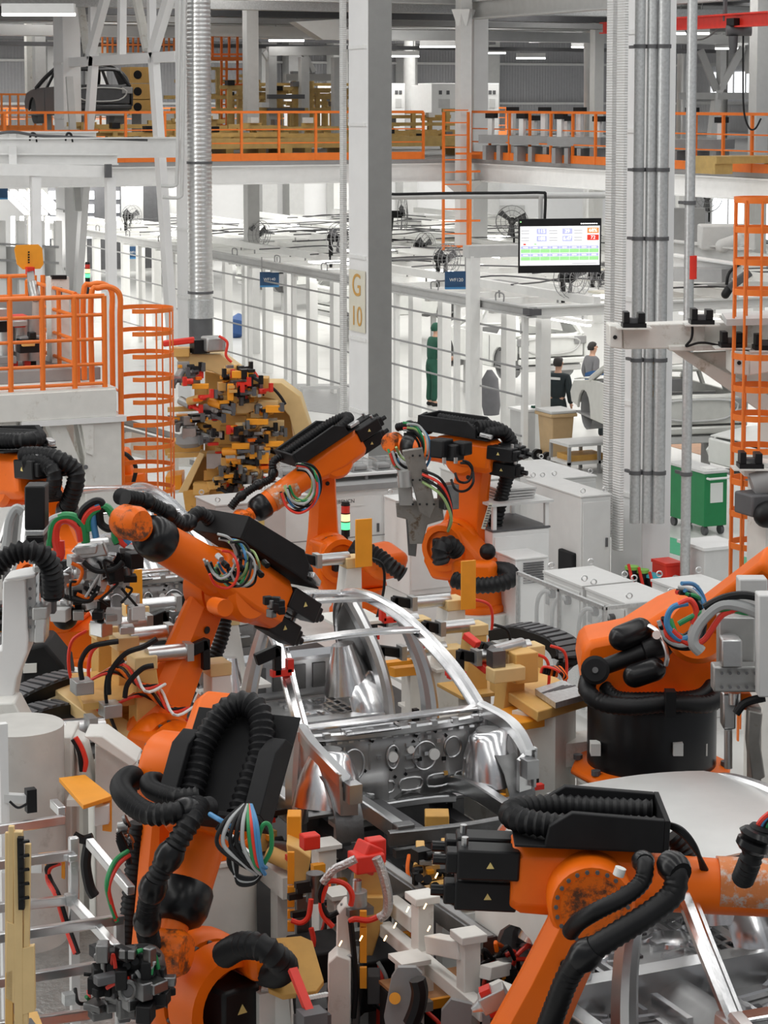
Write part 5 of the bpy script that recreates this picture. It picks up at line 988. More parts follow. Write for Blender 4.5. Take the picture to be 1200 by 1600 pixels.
# welding gun at the right edge, in front of R6
G = thing('welding_gun', 'steel welding gun with cylinders and coloured hoses at the right picture edge', 'welding gun', P(1165, 1050, 15.5))
for (x0, y0, x1, y1, d_, m) in ((1124, 965, 1180, 1052, 15.7, 'machined'), (1115, 1042, 1190, 1082, 15.5, 'machined'), (1128, 1000, 1160, 1044, 15.4, 'steel'), (1185, 930, 1215, 1090, 15.3, 'cabinet'), (1155, 905, 1200, 1010, 15.8, 'grey_light'), (1130, 1085, 1150, 1140, 15.6, 'steel'), (1172, 1105, 1190, 1240, 15.5, 'tool_steel'), (1150, 1085, 1175, 1110, 15.6, 'orange')):
    part('gun_block', MB().slab([P(x0, y1, d_), P(x1, y1, d_), P(x1, y0, d_), P(x0, y0, d_)], FW*.16), m, G, bevel=.012)
for (x, y0, y1, r) in ((1140, 992, 1004, .05), (1148, 1082, 1100, .045), (1138, 1140, 1200, .03)): part('gun_cylinder', MB().cyl(P(x, y0, 15.6), P(x, y1, 15.6), r, n=14), 'steel', G)
for i in range(10): part('bolt', MB().cyl(P(1128+(i % 5)*13, 1052+(i//5)*22, 15.48), P(1128+(i % 5)*13, 1052+(i//5)*22, 15.44), .012, n=8), 'grey_dark', G)
for m, r, pts in (('hose_grey', .045, ((1095, 1018), (1082, 1000), (1095, 970), (1125, 945), (1160, 948), (1200, 965))), ('hose_green', .02, ((1060, 975), (1090, 960), (1130, 952), (1170, 958), (1210, 956))), ('hose_red', .022, ((1050, 985), (1075, 1005), (1100, 1000), (1130, 960), (1170, 950))), ('hose_blue', .022, ((1085, 992), (1060, 998), (1042, 975), (1050, 950), (1075, 942))), ('hose_red', .022, ((1060, 945), (1078, 938), (1088, 955), (1082, 975))), ('rubber', .03, ((1100, 950), (1130, 935), (1165, 930), (1205, 940))), ('rubber', .03, ((1150, 1115), (1165, 1098), (1195, 1090)))):
    part('gun_hose', MB().tube(cat([P(x, y, 15.5) for x, y in pts], 6), r, 9), m, G)
part('gun_arm', MB().slab([P(x, y, 15.4) for x, y in ((1170, 1110), (1192, 1115), (1188, 1160), (1196, 1215), (1176, 1225), (1168, 1160))], FW*.12), 'tool_steel', G, bevel=.01)
# hose bundle end at the far right edge in front of the roof
hb = thing('hose_bundle', 'black corrugated hose with a collar at the right edge above the roof panel', 'hose', P(1180, 1340, 11.0))
hose(hb, 'corrugated_hose', [P(1160, 1375, 11.1), P(1172, 1345, 11.0), P(1182, 1315, 11.0), P(1190, 1290, 11.0)], .055); part('collar', MB().lathe(P(1172, 1330, 10.95), P(1184, 1298, 10.95), [(0, .06), (.2, .085), (.5, .085), (.55, .065), (.8, .09), (1, .07)], 18), 'black_gloss', hb)
for i, m in enumerate(('hose_red', 'hose_blue', 'rubber', 'hose_green')): part('strand', MB().tube(cat([P(1182+i*4, 1300, 11.0), P(1190+i*4, 1282, 11.0), P(1215, 1262+i*5, 11.0)], 5), .016), m, hb)
# ================================================================ PLATFORMS, CABINETS, YELLOW FIXTURE (middle distance)
def boxat(x, y, h, w, d, z0=0): p = F(x, y, h); return p, V3((p.x, p.y, z0)), V3((p.x+w, p.y+d, h))
ZP = 3.0
a = F(-30, 616, ZP); fr = PU(181, 622, a.y); PX = fr.x
K = thing('access_platform', 'white raised steel platform at the left edge with brackets under it', 'platform', (PX-2, a.y, 0))
y0 = a.y
part('deck', MB().bx((PX-6, y0, ZP-.10), (PX, y0+4.2, ZP)), 'white_dirty', K); part('edge_beam', MB().bx((PX-6, y0-.03, ZP-.36), (PX, y0+.2, ZP-.02)), 'ped_white', K, bevel=.01)
part('support_plate', MB().bx((PX-1.2, y0-.05, ZP-.43), (PX+.12, y0+.5, ZP-.36)), 'white', K)
pc = PU(153, 700, y0+.2); part('column', MB().bx((pc.x-.22, y0, 0), (pc.x+.24, y0+.5, ZP-.42)), 'white_dirty', K)
for x0, y0_, x1, y1_ in ((82, 655, 128, 770), (0, 650, 30, 700), (128, 652, 146, 740)): part('strut', MB().beam(PU(x0, y0_, y0+.15), PU(x1, y1_, y0+.15), .22, .2), 'white_dirty', K, bevel=.01)
part('gusset', MB().slab([PU(x, y, y0-.02) for x, y in ((126, 655), (146, 655), (146, 712), (136, 708))], (0, .03, 0)), 'ped_white', K); part('web_plate', MB().slab([PU(x, y, y0+.9) for x, y in ((20, 650), (125, 650), (125, 760), (60, 700), (30, 700))], (0, .05, 0)), 'white_dirty', K)
for x, y in ((50, 668), (64, 668), (78, 660), (50, 702), (134, 730)): part('bolt', MB().cyl(PU(x, y, y0-.03 if x > 130 else y0+.9), PU(x, y, y0+.86 if x < 130 else y0-.06), .03, n=8), 'grey_dark', K)
K = thing('platform_railing', 'orange railing around the raised platform at the left', 'railing', (PX-2, y0, ZP)); m = 'rail_orange'
def ob(p, q, r, n='rail'): part(n, MB().cyl(p, q, r, n=8), m, K)
xs = [PX-.13, PX-.85-.35*0, PX-1.25*1.3, PX-2.4, PX-3.2]
xs = [PU(x, 600, y0+.05).x for x in (164, 117, 67, 17, -40)]
for x in xs: ob((x, y0+.05, ZP-.02), (x, y0+.05, ZP+1.13), .035, 'post')
for z, r in ((1.13, .03), (.90, .022), (.60, .022), (.29, .022), (.05, .022)): ob((xs[-1], y0+.05, ZP+z), (xs[0], y0+.05, ZP+z), r)
xr = PX-.35
for j in range(4): ob((xr, y0+.5+j*.75, ZP), (xr, y0+.5+j*.75, ZP+1.13), .05 if j == 0 else .03, 'post')
for z in (1.13, .85, .55, .25): ob((xr, y0+.5, ZP+z), (xr, y0+2.75, ZP+z), .025)
for x in (PU(15, 440, y0+3.6).x, PU(54, 440, y0+3.6).x, PU(67, 440, y0+3.6).x): ob((x, y0+3.6, ZP), (x, y0+3.6, ZP+1.13), .035, 'post')
for z in (1.13, .85, .45): ob((PX-6, y0+3.6, ZP+z), (PU(54, 440, y0+3.6).x, y0+3.6, ZP+z), .028)
def cage(name, lab, c, r, zt, zb, hoops, lad, floor=True, a0=-2.2, a1=2.2, side=0, m='rail_orange', arch_=True):
    """ladder with a safety cage: c = cage centre, lad = direction from the cage centre to the ladder"""
    K = thing(name, lab, 'ladder', (c.x, c.y, 0)); lad = V3(lad).normalized(); sx = UPZ.cross(lad)
    L0 = c+lad*r
    for s in (-1, 1):
        b = V3((L0.x, L0.y, 0))+sx*(s*.27); pts = [b+UPZ*0, b+UPZ*(zt-.05)]
        if arch_: pts += [b+UPZ*(zt+.20)+lad*.0, b+UPZ*(zt+.30)+lad*.10, b+UPZ*(zt+.30)+lad*.26, b+UPZ*(zt+.18)+lad*.36, b+UPZ*(zt-.9)+lad*.36]
        part('stile', MB().tube(pts if not arch_ else [pts[0]]+cat(pts[1:], 4), .036, 9), m, K)
    z = .3
    while z < zt-.8: b = V3((L0.x, L0.y, z)); part('rung', MB().cyl(b-sx*.27, b+sx*.27, .016, n=7), m, K); z += .29
    an = [a0+(a1-a0)*i/16 for i in range(17)]
    ring_ = lambda z: [V3((c.x, c.y, z))-lad*(r*math.cos(t))+sx*(r*math.sin(t)) for t in an]
    for z in hoops: part('hoop', MB().sweep(ring_(z), rect(.012, .055)), m, K)
    for t in (-1.35, -.7, 0, .7, 1.35):
        p = V3((c.x, c.y, 0))-lad*(r*math.cos(t))+sx*(r*math.sin(t)); part('cage_bar', MB().beam(p+UPZ*zb, p+UPZ*zt, .04, .014, lad), m, K)
    return K
c = PU(226, 540, y0+.35)
cage('caged_ladder', 'orange ladder with a safety cage beside the raised platform at the left', c, .36, ZP+.92, .9, [ZP+.92-.285*i for i in range(11)], (-1, .12, 0))
D = 20.5; c = P(1186, 500, D); zt = P(1186, 312, D).z; hs = [P(1186, y, D).z for y in (312, 358, 408, 455, 555, 605, 650, 700, 750, 800, 850)]
cage('caged_ladder', 'orange ladder with a safety cage at the right edge behind the white bracket', c, .24, zt, .6, hs, (.95, -.3, 0), a0=-2.4, a1=2.4)
# machine standing on the left platform
K = thing('platform_machine', 'dark welding fixture on a grey plinth behind the left orange railing', 'machine', PU(50, 590, y0+1.2)); K.location.z = ZP
p = PU(85, 590, y0+1.0); part('plinth', MB().bx((p.x-1.0, y0+.8, ZP), (p.x+.55, y0+2.2, ZP+.16)), 'grey', K, bevel=.01)
q = random.Random(8)
for i in range(26):
    c = PU(q.uniform(-5, 62), q.uniform(490, 565), y0+q.uniform(1.0, 1.8)); part('fixture_block', MB().box(c, (q.uniform(.08, .3), q.uniform(.1, .25), q.uniform(.06, .2))), q.choice(['black', 'grey_dark', 'steel', 'red', 'grey', 'yellow', 'machined']), K, bevel=.01)
for x, s_ in ((8, 1), (32, 1), (52, 1)): c = PU(x, 520, y0+1.3); part('cylinder', MB().cyl(c-UPZ*.35, c+UPZ*.2, .11), 'machined', K)
for x in (22, 42): part('leg', MB().beam(PU(x, 560, y0+1.3), PU(x, 596, y0+1.3), .08, .08, (0, 1, 0)), 'red', K)
part('back_panel', MB().slab([PU(x, y, y0+2.0) for x, y in ((-10, 470), (50, 470), (50, 520), (-10, 520))], (0, .05, 0)), 'grey', K)
K = thing('platform_post', 'white machine post with a dark screen standing on the left platform', 'post', PU(92, 600, y0+1.6)); K.location.z = ZP
p = PU(92, 600, y0+1.6); part('body', MB().bx((p.x-.12, p.y-.12, ZP), (p.x+.12, p.y+.12, PU(92, 432, y0+1.6).z)), 'white_dirty', K); part('screen', MB().bx((p.x-.06, p.y-.14, PU(92, 462, y0+1.6).z), (p.x+.02, p.y-.12, PU(92, 448, y0+1.6).z)), 'grey_dark', K)
part('foot', MB().slab([PU(x, y, y0+1.5) for x, y in ((82, 560), (100, 560), (112, 598), (76, 598))], (0, .3, 0)), 'white_dirty', K); part('bracket', MB().beam(PU(80, 433, y0+1.5), PU(103, 433, y0+1.5), .08, .05), 'black', K)
K = thing('sign_board', 'orange octagonal board on a grey arm above the left platform', 'board', PU(45, 402, y0+2.6))
part('board', MB().slab([PU(x, y, y0+2.6) for x, y in ((26, 383), (60, 382), (66, 388), (68, 413), (63, 420), (36, 421), (27, 413), (23, 390))], (0, .03, 0)), 'amber', K); part('arm', MB().beam(PU(47, 421, y0+2.6), PU(50, 458, y0+2.2), .09, .09), 'steel_dark', K); part('lower_arm', MB().capsule(PU(50, 440, y0+2.3), PU(56, 470, y0+2.0), .07), 'machined', K)
part('base_post', MB().beam(PU(54, 465, y0+2.1), PU(60, 600, y0+2.1), .14, .14, (0, 1, 0)), 'white_dirty', K); part('clamp', MB().box(PU(47, 423, y0+2.55), (.1, .1, .1)), 'red', K)
for i in range(5): part('mark', MB().box(PU(45, 394+i*4, y0+2.59), (.02, .01, .02)), 'black', K)
def stack_light(x, y, D, sc_, lab):
    c = P(x, y, D); K = thing('signal_tower', lab, 'signal light', c); z = 0
    part('foot', MB().lathe(c-UPZ*.30*sc_, c, [(0, .10*sc_), (.25, .04*sc_), (1, .03*sc_)], 14), 'black', K); part('base', MB().cyl(c, c+UPZ*.09*sc_, .055*sc_, n=14), 'black', K)
    for n, m in (('green_lens', 'lamp_green'), ('amber_lens', 'lamp_amber'), ('red_lens', 'lamp_red')):
        part(n, MB().cyl(c+UPZ*(.09+z)*sc_, c+UPZ*(.18+z)*sc_, .055*sc_, n=16), m, K); part('ring', MB().cyl(c+UPZ*(.18+z)*sc_, c+UPZ*(.195+z)*sc_, .058*sc_, n=16), 'black', K); z += .105
    part('cap', MB().lathe(c+UPZ*.405*sc_, c+UPZ*.44*sc_, [(0, .055*sc_), (1, .045*sc_)], 14), 'black', K)
mat('lamp_green', (.10, .85, .30), .3, var=0, emit=1.4); mat('lamp_amber', (1, .62, .32), .3, var=0, emit=1.2); mat('lamp_red', (.45, .03, .02), .3, var=0, emit=.25)
stack_light(540, 838, 29.0, 1.05, 'signal tower with a glowing green lamp between the two rear robots'); stack_light(137, 440, 40, .8, 'small signal tower glowing green behind the left platform')
e_ = P(137, 440, 40); single('signal_post', MB().bx((e_.x-.04, e_.y-.04, 0), (e_.x+.04, e_.y+.04, e_.z-.25)), 'white_far', 'thin white post under the small signal tower behind the left platform', 'post')
# ---------------------------------------------------------------- white and grey cabinets around the rear robots
def cabinet(x, y, h, w, d, lab, m='cabinet', doors=2, z0=0, top=None, handle=True, name='control_cabinet', group=None):
    p, a, b = boxat(x, y, h, w, d, z0); K = thing(name, lab, 'cabinet', ((a.x+b.x)/2, (a.y+b.y)/2, z0), 0, group)
    part('body', MB().bx(a, b), m, K, bevel=.012)
    part('top_cover', MB().bx((a.x-.012, a.y-.012, h-.0), (b.x+.012, b.y+.012, h+.025)), top or m, K, bevel=.006)
    for i in range(doors):
        x0 = a.x+w*i/doors+.02; x1 = a.x+w*(i+1)/doors-.02
        dr = part('door', MB().bx((x0, a.y-.018, z0+.08), (x1, a.y-.002, h-.06)), m, K, bevel=.006)
        if handle: part('handle', MB().bx((x1-.07, a.y-.04, z0+(h-z0)*.5), (x1-.04, a.y-.018, z0+(h-z0)*.5+.12)), 'grey_dark', dr)
    return K, a, b
def eyes(K, a, b, h, n=2):
    for i in range(n):
        for y in (a.y+.06, b.y-.06):
            x = a.x+.06+(b.x-a.x-.12)*i/max(1, n-1); part('lifting_eye', MB().tube([V3((x, y, h+.06))+RT*(.03*math.cos(t))+UPZ*(.03*math.sin(t)) for t in [2*math.pi*i/10 for i in range(10)]], .008, 6, True), 'steel', K)
K, a, b = cabinet(440, 778, 1.15, 2.25, .8, 'long white cabinet with a paper label behind the signal tower', 'cabinet_white', 3)
part('counter', MB().bx((a.x+.4, a.y-.05, 1.18), (b.x+.02, b.y, 1.26)), 'grey', K); p = PU(536, 785, a.y-.02); part('name_plate', MB().box(p, (.62, .012, .13)), 'paper', K)
text('lettering', 'CEBENCN', p+V3((0, -.008, .01)), (1, 0, 0), (0, 0, 1), .075, 'grey_dark', K)
part('seam', MB().bx((a.x, a.y-.022, .52), (b.x, a.y-.016, .535)), 'grey', K)
pA = PU(395, 746, a.y+.5); pB = PU(612, 727, a.y+.5)
K = thing('crate_shelf', 'white shelf carrying a row of small wire crates behind the rear robots', 'shelf', V3((pA.x+1, pA.y, 1.26)))
zs = P(560, 737, 31.0).z
part('shelf_board', MB().bx((a.x+.05, a.y+.25, zs-.03), (b.x+.1, b.y, zs)), 'cabinet_white', K)
for t in (.1, .35, .6, .9): x = a.x+.05+(b.x-a.x)*t; part('leg', MB().bx((x-.02, a.y+.3, 1.26), (x+.02, a.y+.34, zs-.03)), 'grey', K)
crate = None
for i in range(6):
    x = a.x+.28+i*.36; lab = ('wire crate at the left end of the row on the white shelf', 'second wire crate from the left on the white shelf', 'third wire crate from the left on the white shelf', 'third wire crate from the right on the white shelf', 'second wire crate from the right on the white shelf', 'wire crate at the right end of the row on the white shelf')[i]
    K = thing('wire_crate', lab, 'crate', (x, a.y+.5, zs), 0, 'wire crates on the shelf')
    part('tray', MB().bx((-.14, -.15, 0), (.14, .15, .02)).bx((-.14, -.15, .02), (-.125, .15, .16)).bx((.125, -.15, .02), (.14, .15, .16)).bx((-.125, .135, .02), (.125, .15, .16)), 'mesh_clear', K, w=False); part('rim', MB().tube([(-.14, -.15, .16), (.14, -.15, .16), (.14, .15, .16), (-.14, .15, .16)], .01, 6, True), 'galv', K, w=False); part('content', MB().bx((-.1, -.1, .02), (.1, .1, .09)), 'grey', K, w=False, bevel=.02)
K, a, b = cabinet(336, 792, 1.25, 1.0, .75, 'pale grey cabinet with a warning sticker in front of the yellow fixture', 'cabinet', 1); eyes(K, a, b, 1.27)
p = PU(408, 818, a.y-.02); part('warning_sticker', MB().box(p+V3((0, -.01, 0)), (.08, .01, .09)), 'label_yellow', K)
cabinet(405, 770, 1.0, .5, .6, 'small white cabinet with a grille left of the rear robot arm', 'cabinet_white', 1)
K, a, b = cabinet(468, 700, 1.05, .9, .9, 'grey electrical box standing behind the yellow fixture beside the G 10 column', 'grey_light', 1)
for i, (x, y, h, w, d, l, m, n) in enumerate(((845, 752, 1.15, .9, 1.6, 'long pale cabinet with lifting eyes right of the rear robots', 'cabinet', 1), (908, 778, 1.35, .45, 1.5, 'tall pale cabinet next to the aisle left of the thick column', 'cabinet', 1), (745, 752, 1.1, .8, 1.2, 'low pale cabinet behind the elbow of the robot with the welding gun', 'cabinet', 1), (640, 792, 1.2, 1.1, .8, 'white cabinet behind the grey welding gun', 'cabinet_white', 1))):
    K, a, b = cabinet(x, y, h, w, d, l, m, n, group='pale cabinets beside the aisle'); eyes(K, a, b, h+.02)
K, a, b = cabinet(770, 832, 1.30, .78, .95, 'white cabinet with a black rubber top in the middle right', 'cabinet_white', 1, top='grey_dark')
zt = 1.62; pa = V3((a.x-.05, a.y-.05, zt))
sh = thing('equipment_shelf', 'small white shelf on posts with flat grey plates stacked on it', 'shelf', ((a.x+b.x)/2, (a.y+b.y)/2, 1.33)); part('board', MB().bx((a.x-.04, a.y-.04, zt), (b.x+.04, b.y+.1, zt+.03)), 'cabinet', sh)
for x in (a.x+.03, b.x-.03):
    for y in (a.y+.03, b.y-.03): part('post', MB().bx((x-.025, y-.025, 1.325), (x+.025, y+.025, zt)), 'cabinet_white', sh)
for i in range(4): single('flat_plate', MB().bx((a.x+.15+i*.01, a.y+.15, zt+.035+i*.035), (a.x+.65+i*.01, a.y+.75, zt+.06+i*.035)), 'grey_light', ('lowest', 'second', 'third', 'topmost')[i]+' flat grey plate stacked on the small white shelf', 'plate', 'flat plates on the white shelf')
K, a, b = cabinet(806, 876, 1.05, .42, .5, 'white cooling unit with a grille on the front in the middle right', 'cabinet_white', 0, name='cooling_unit')
for i in range(9): part('grille_slat', MB().bx((a.x+.10, a.y-.02, 1.0-i*.03), (b.x-.05, a.y, 1.012-i*.03)), 'grey_dark', K)
# transparent front enclosures with hoses: clear panels run along the line, cabinets stand behind them
n0 = F(945, 950, 1.35)
K = thing('clear_guard', 'clear plastic guard in an aluminium frame in front of the grey enclosures', 'guard', (n0.x, n0.y+.9, 0))
for t in (0, .95, 1.89): part('frame_post', MB().bx((n0.x-.02, n0.y+t-.02, 0), (n0.x+.02, n0.y+t+.02, 1.36)), 'galv', K)
part('frame_rail', MB().bx((n0.x-.02, n0.y, 1.33), (n0.x+.02, n0.y+1.89, 1.37)), 'galv', K); part('frame_rail', MB().bx((n0.x, n0.y-.02, 1.33), (n0.x+1.15, n0.y+.02, 1.37)), 'galv', K)
for t in (0, .95): part('clear_panel', MB().bx((n0.x-.004, n0.y+t+.02, .1), (n0.x+.004, n0.y+t+.92, 1.33)), 'plastic_clear', K)
for i, (v, t, l) in enumerate(((.30, 1.0, 'left grey enclosure with looping hoses behind the clear guard'), (.30, .06, 'middle grey enclosure with looping hoses behind the clear guard'), (1.15, .12, 'right grey enclosure beside the black accumulators'))):
    a = V3((n0.x+v, n0.y+t, 0)); b = a+V3((.62, .86, 1.33)); K = thing('enclosure', l, 'cabinet', (a+b)/2*1, 0, 'grey enclosures behind the guard'); K.location.z = 0
    part('body', MB().bx(a, b), 'cabinet', K, bevel=.012); part('top_cover', MB().bx((a.x-.01, a.y-.01, 1.33), (b.x+.01, b.y+.01, 1.355)), 'cabinet', K); part('door', MB().bx((a.x-.016, a.y+.04, .1), (a.x-.002, b.y-.04, 1.28)), 'cabinet', K, bevel=.005)
    for yy in (.25, .60):
        o = V3((a.x-.03, a.y+yy, 1.15)); part('looped_hose', MB().tube(cat([o, o+V3((-.08, .06, .02)), o+V3((-.12, .13, -.12)), o+V3((-.10, .16, -.5)), o+V3((-.06, .10, -.95))], 6), .024), 'hose_grey', K); part('socket', MB().cyl(o-V3((.03, 0, 0)), o+V3((.02, 0, 0)), .05), 'grey_dark', K)
    part('gauge_panel', MB().bx((a.x-.02, b.y-.16, 1.0), (a.x-.01, b.y-.08, 1.22)), 'grey', K); eyes(K, a, b, 1.36)
K = thing('dark_box', 'black equipment box between the pale cabinets left of the thick column', 'box', F(897, 905, .2)); p = PU(897, 880, K.location.y); part('body', MB().box(p, (.28, .4, .75)), 'black_matte', K, bevel=.02); part('door_recess', MB().box(p+V3((.08, -.2, .05)), (.1, .03, .4)), 'grey_dark', K); part('feet', MB().box(p-UPZ*.4, (.24, .34, .1)), 'grey_dark', K); K.location.z = 0
part('stand', MB().bx((p.x-.1, p.y-.15, 0), (p.x+.1, p.y+.15, p.z-.44)), 'grey_dark', K)
p = P(795, 728, 29.5); K = thing('emergency_light', 'red round beacon on the low cabinet behind the robot hose', 'beacon', p); part('lens', MB().cyl(p-FW*.08, p+FW*.04, .09), 'red', K); part('inner_lens', MB().cyl(p-FW*.1, p-FW*.07, .05), 'lamp_red', K); part('stem', MB().cyl(p-UPZ*.2, p-UPZ*.05, .03), 'grey_dark', K)
# bins, carts, hydrant by the thick column
p = F(868, 720, 0); K = thing('wheeled_bin', 'tan wheeled waste bin standing in the aisle', 'bin', p)
part('body', MB().rings([[p+V3((x*s_, y*s_, z)) for x, y in ((-.23, -.28), (.23, -.28), (.23, .28), (-.23, .28))] for z, s_ in ((.06, .82), (.9, 1.0))]), 'bin_tan', K, bevel=.02); part('lid', MB().bx(p+V3((-.27, -.32, .9)), p+V3((.27, .30, .96))), 'grey_light', K, bevel=.02); part('rim', MB().bx(p+V3((-.27, -.32, .84)), p+V3((.27, .32, .90))), 'bin_tan', K, bevel=.01)
for s in (-1, 1): part('wheel', MB().cyl(p+V3((-.27, s*.19-.04, .1)), p+V3((-.27, s*.19+.04, .1)), .11, n=18), 'black', K)
for s in (-1, 1): part('hub', MB().cyl(p+V3((-.27, s*.19-.05, .1)), p+V3((-.27, s*.19+.05, .1)), .04, n=12), 'grey', K)
p = F(1100, 838, 0); K = thing('tool_trolley', 'dark green steel cabinet on castors right of the thick column', 'trolley', p+V3((.18, .5, 0)))
part('body', MB().bx(p+V3((0, 0, .14)), p+V3((.40, 1.05, .95))), 'green_paint', K, bevel=.012); part('top', MB().bx(p+V3((-.02, -.02, .95)), p+V3((.42, 1.07, .985))), 'cabinet', K); part('handle', MB().tube([p+V3((.03, -.02, .88)), p+V3((.03, -.09, .88)), p+V3((.40, -.09, .88)), p+V3((.40, -.02, .88))], .018, 8), 'cabinet_white', K); part('notice', MB().bx(p+V3((.10, -.008, .50)), p+V3((.32, 0, .80))), 'paper', K); part('paper_sheet', MB().bx(p+V3((.12, .1, .985)), p+V3((.30, .35, 1.0))), 'paper', K)
for x in (.06, .34):
    for y in (.08, .95): part('castor', MB().cyl(p+V3((x-.025, y, .07)), p+V3((x+.025, y, .07)), .07, n=14).beam(p+V3((x, y, .07)), p+V3((x, y, .15)), .06, .05, (0, 1, 0)), 'grey_dark', K)
p = F(1040, 942, 0); K = thing('hydrant_box', 'red fire hydrant box at the foot of the grey pipe', 'fire hydrant', p+V3((.13, .1, 0))); part('body', MB().bx(p, p+V3((.25, .35, .48))), 'red', K, bevel=.01); part('lid', MB().bx(p+V3((-.01, -.01, .48)), p+V3((.26, .36, .52))), 'red', K); part('valve', MB().cyl(p+V3((.14, -.1, .3)), p+V3((.14, 0, .3)), .06, n=12), 'grey_light', K); part('outlet', MB().cyl(p+V3((.2, -.12, .27)), p+V3((.32, -.12, .27)), .05), 'red', K)
for i, (x, y, m, l) in enumerate(((987, 908, 'valve_green', 'left valve with a green flange and red handle under the pipes'), (1003, 913, 'valve_green', 'middle valve with a green flange and red handle under the pipes'), (1020, 920, 'valve_cyan', 'right valve with cyan flanges under the pipes'))):
    if i == 0: mat('valve_green', (.22, .50, .08), .45); mat('valve_cyan', (.05, .50, .62), .45)
    c = P(x, y, 28.9); r = .10 if i == 2 else .08; K = thing('pipe_valve', l, 'valve', c-UPZ*.2, group='valves on the column pipes')
    part('body', MB().lathe(c-UPZ*.16, c+UPZ*.16, [(0, r), (.2, r), (.3, r*.8), (.7, r*.8), (.8, r), (1, r)], 16), 'black', K)
    for z in (-.19, .16): part('flange', MB().cyl(c+UPZ*z, c+UPZ*(z+.04), r*1.15, n=18), m, K)
    part('lower_pipe', MB().cyl(V3((c.x, c.y, .0)), c-UPZ*.18, .05), 'galv', K)
    part('lever', MB().beam(c+V3((-.10, -.08, .25)), c+V3((-.02, -.12, -.12)), .03, .03, (0, 1, 0)), 'red', K)
for t in ((846, 706, 0.75, .9, .5, 'grey white work table behind the tan bin', 'work_table'), (1100, 950, .75, .55, .6, 'low white cabinet with a dark opening near the right edge', 'low_cabinet')):
    p = F(t[0]-30 if t[6] == 'work_table' else t[0], t[1], 0); K = thing(t[6], t[5], 'table' if 'table' in t[6] else 'cabinet', p); part('body', MB().bx(p, p+V3((t[3], t[4], t[2]))), 'cabinet', K, bevel=.01); part('top', MB().bx(p+V3((-.03, -.03, t[2])), p+V3((t[3]+.03, t[4]+.03, t[2]+.04))), 'cabinet_white', K)
    if 'table' in t[6]:
        k = p+V3((.7, .25, t[2]+.04)); single('bottle', MB().lathe(k, k+UPZ*.3, [(0, .07), (.75, .07), (.85, .03), (1, .03)], 12), 'paper', 'white bottle on the work table behind the bin', 'bottle')
        for j, xx in enumerate((.25, .5)): single('glove', MB().box(k+V3((xx-.55, -.1, .02)), (.22, .12, .04), rz=j*.8), 'cloth_green', ('left' if j == 0 else 'right')+' dark green glove lying on the work table behind the bin', 'glove')
p = F(935, 740, 0); K = thing('pallet_rack', 'low grey rack with hazard striped edges in front of the white car front', 'rack', p)
for z in (.18, .50): part('shelf', MB().bx(p+V3((-.6, 0, z)), p+V3((.9, .7, z+.05))), 'cabinet', K); part('hazard_edge', MB().bx(p+V3((.4, -.02, z)), p+V3((.9, 0, z+.06))), 'black', K)
for x in (-.6, .0, .86):
    for y in (0, .66): part('post', MB().bx(p+V3((x, y, 0)), p+V3((x+.05, y+.05, .5))), 'grey', K)
single('rack_tray', MB().bx(p+V3((-.5, .1, .23)), p+V3((.2, .6, .33))), 'ochre', 'orange brown tray on the low grey rack', 'tray')
# forklift and its driver's truck frame far away
p = P(668, 372, 84); p.z = 0
K = thing('forklift', 'dark forklift truck far behind the cell roof', 'forklift', p); z0 = P(668, 395, 84).z
part('body', MB().box(p+V3((0, 0, .6)), (1.9, 1.0, .8)), 'grey_dark', K, bevel=.08); part('roof', MB().box(p+V3((-.05, 0, 2.15)), (1.5, 1.0, .06)), 'black', K)
for x in (-.75, .6):
    for y in (-.42, .42): part('roof_post', MB().beam(p+V3((x, y, .9)), p+V3((x*.85, y, 2.15)), .07, .07, (0, 1, 0)), 'black', K)
part('mast', MB().bx(p+V3((1.0, -.4, .1)), p+V3((1.1, .4, 2.1))), 'grey_dark', K); part('seat', MB().box(p+V3((-.35, 0, 1.15)), (.1, .5, .6)), 'black', K)
for x in (-.6, .65):
    for y in (-.45, .45): part('wheel', MB().cyl(p+V3((x, y-.1, .28)), p+V3((x, y+.1, .28)), .28, n=16), 'black', K)
for i, (x, y, w_, h_, l) in enumerate(((640, 338, 20, 18, 'left upper'), (656, 340, 14, 16, 'right upper'), (642, 360, 16, 16, 'lower'))): 
    c = PU(x, y, WB-.1); single('notice_board', MB().box(c, (w_/33, .05, h_/33)), 'cabinet', l+' small notice on the white back wall', 'notice', 'notices on the back wall')
c = PU(795, 350, WB-.2); single('wall_panel', MB().box(c, (1.6, .1, 1.7)), 'grey_light', 'pale grey panel on the white back wall above the monitor', 'panel')
K = thing('barrier_arm', 'orange barrier bar far behind the monitor', 'barrier', P(790, 352, 75)); part('bar', MB().beam(P(755, 350, 75), P(792, 352, 75), .12, .12), 'rail_orange', K); part('stay', MB().beam(P(758, 385, 75), P(778, 352, 75), .12, .12), 'grey_dark', K)
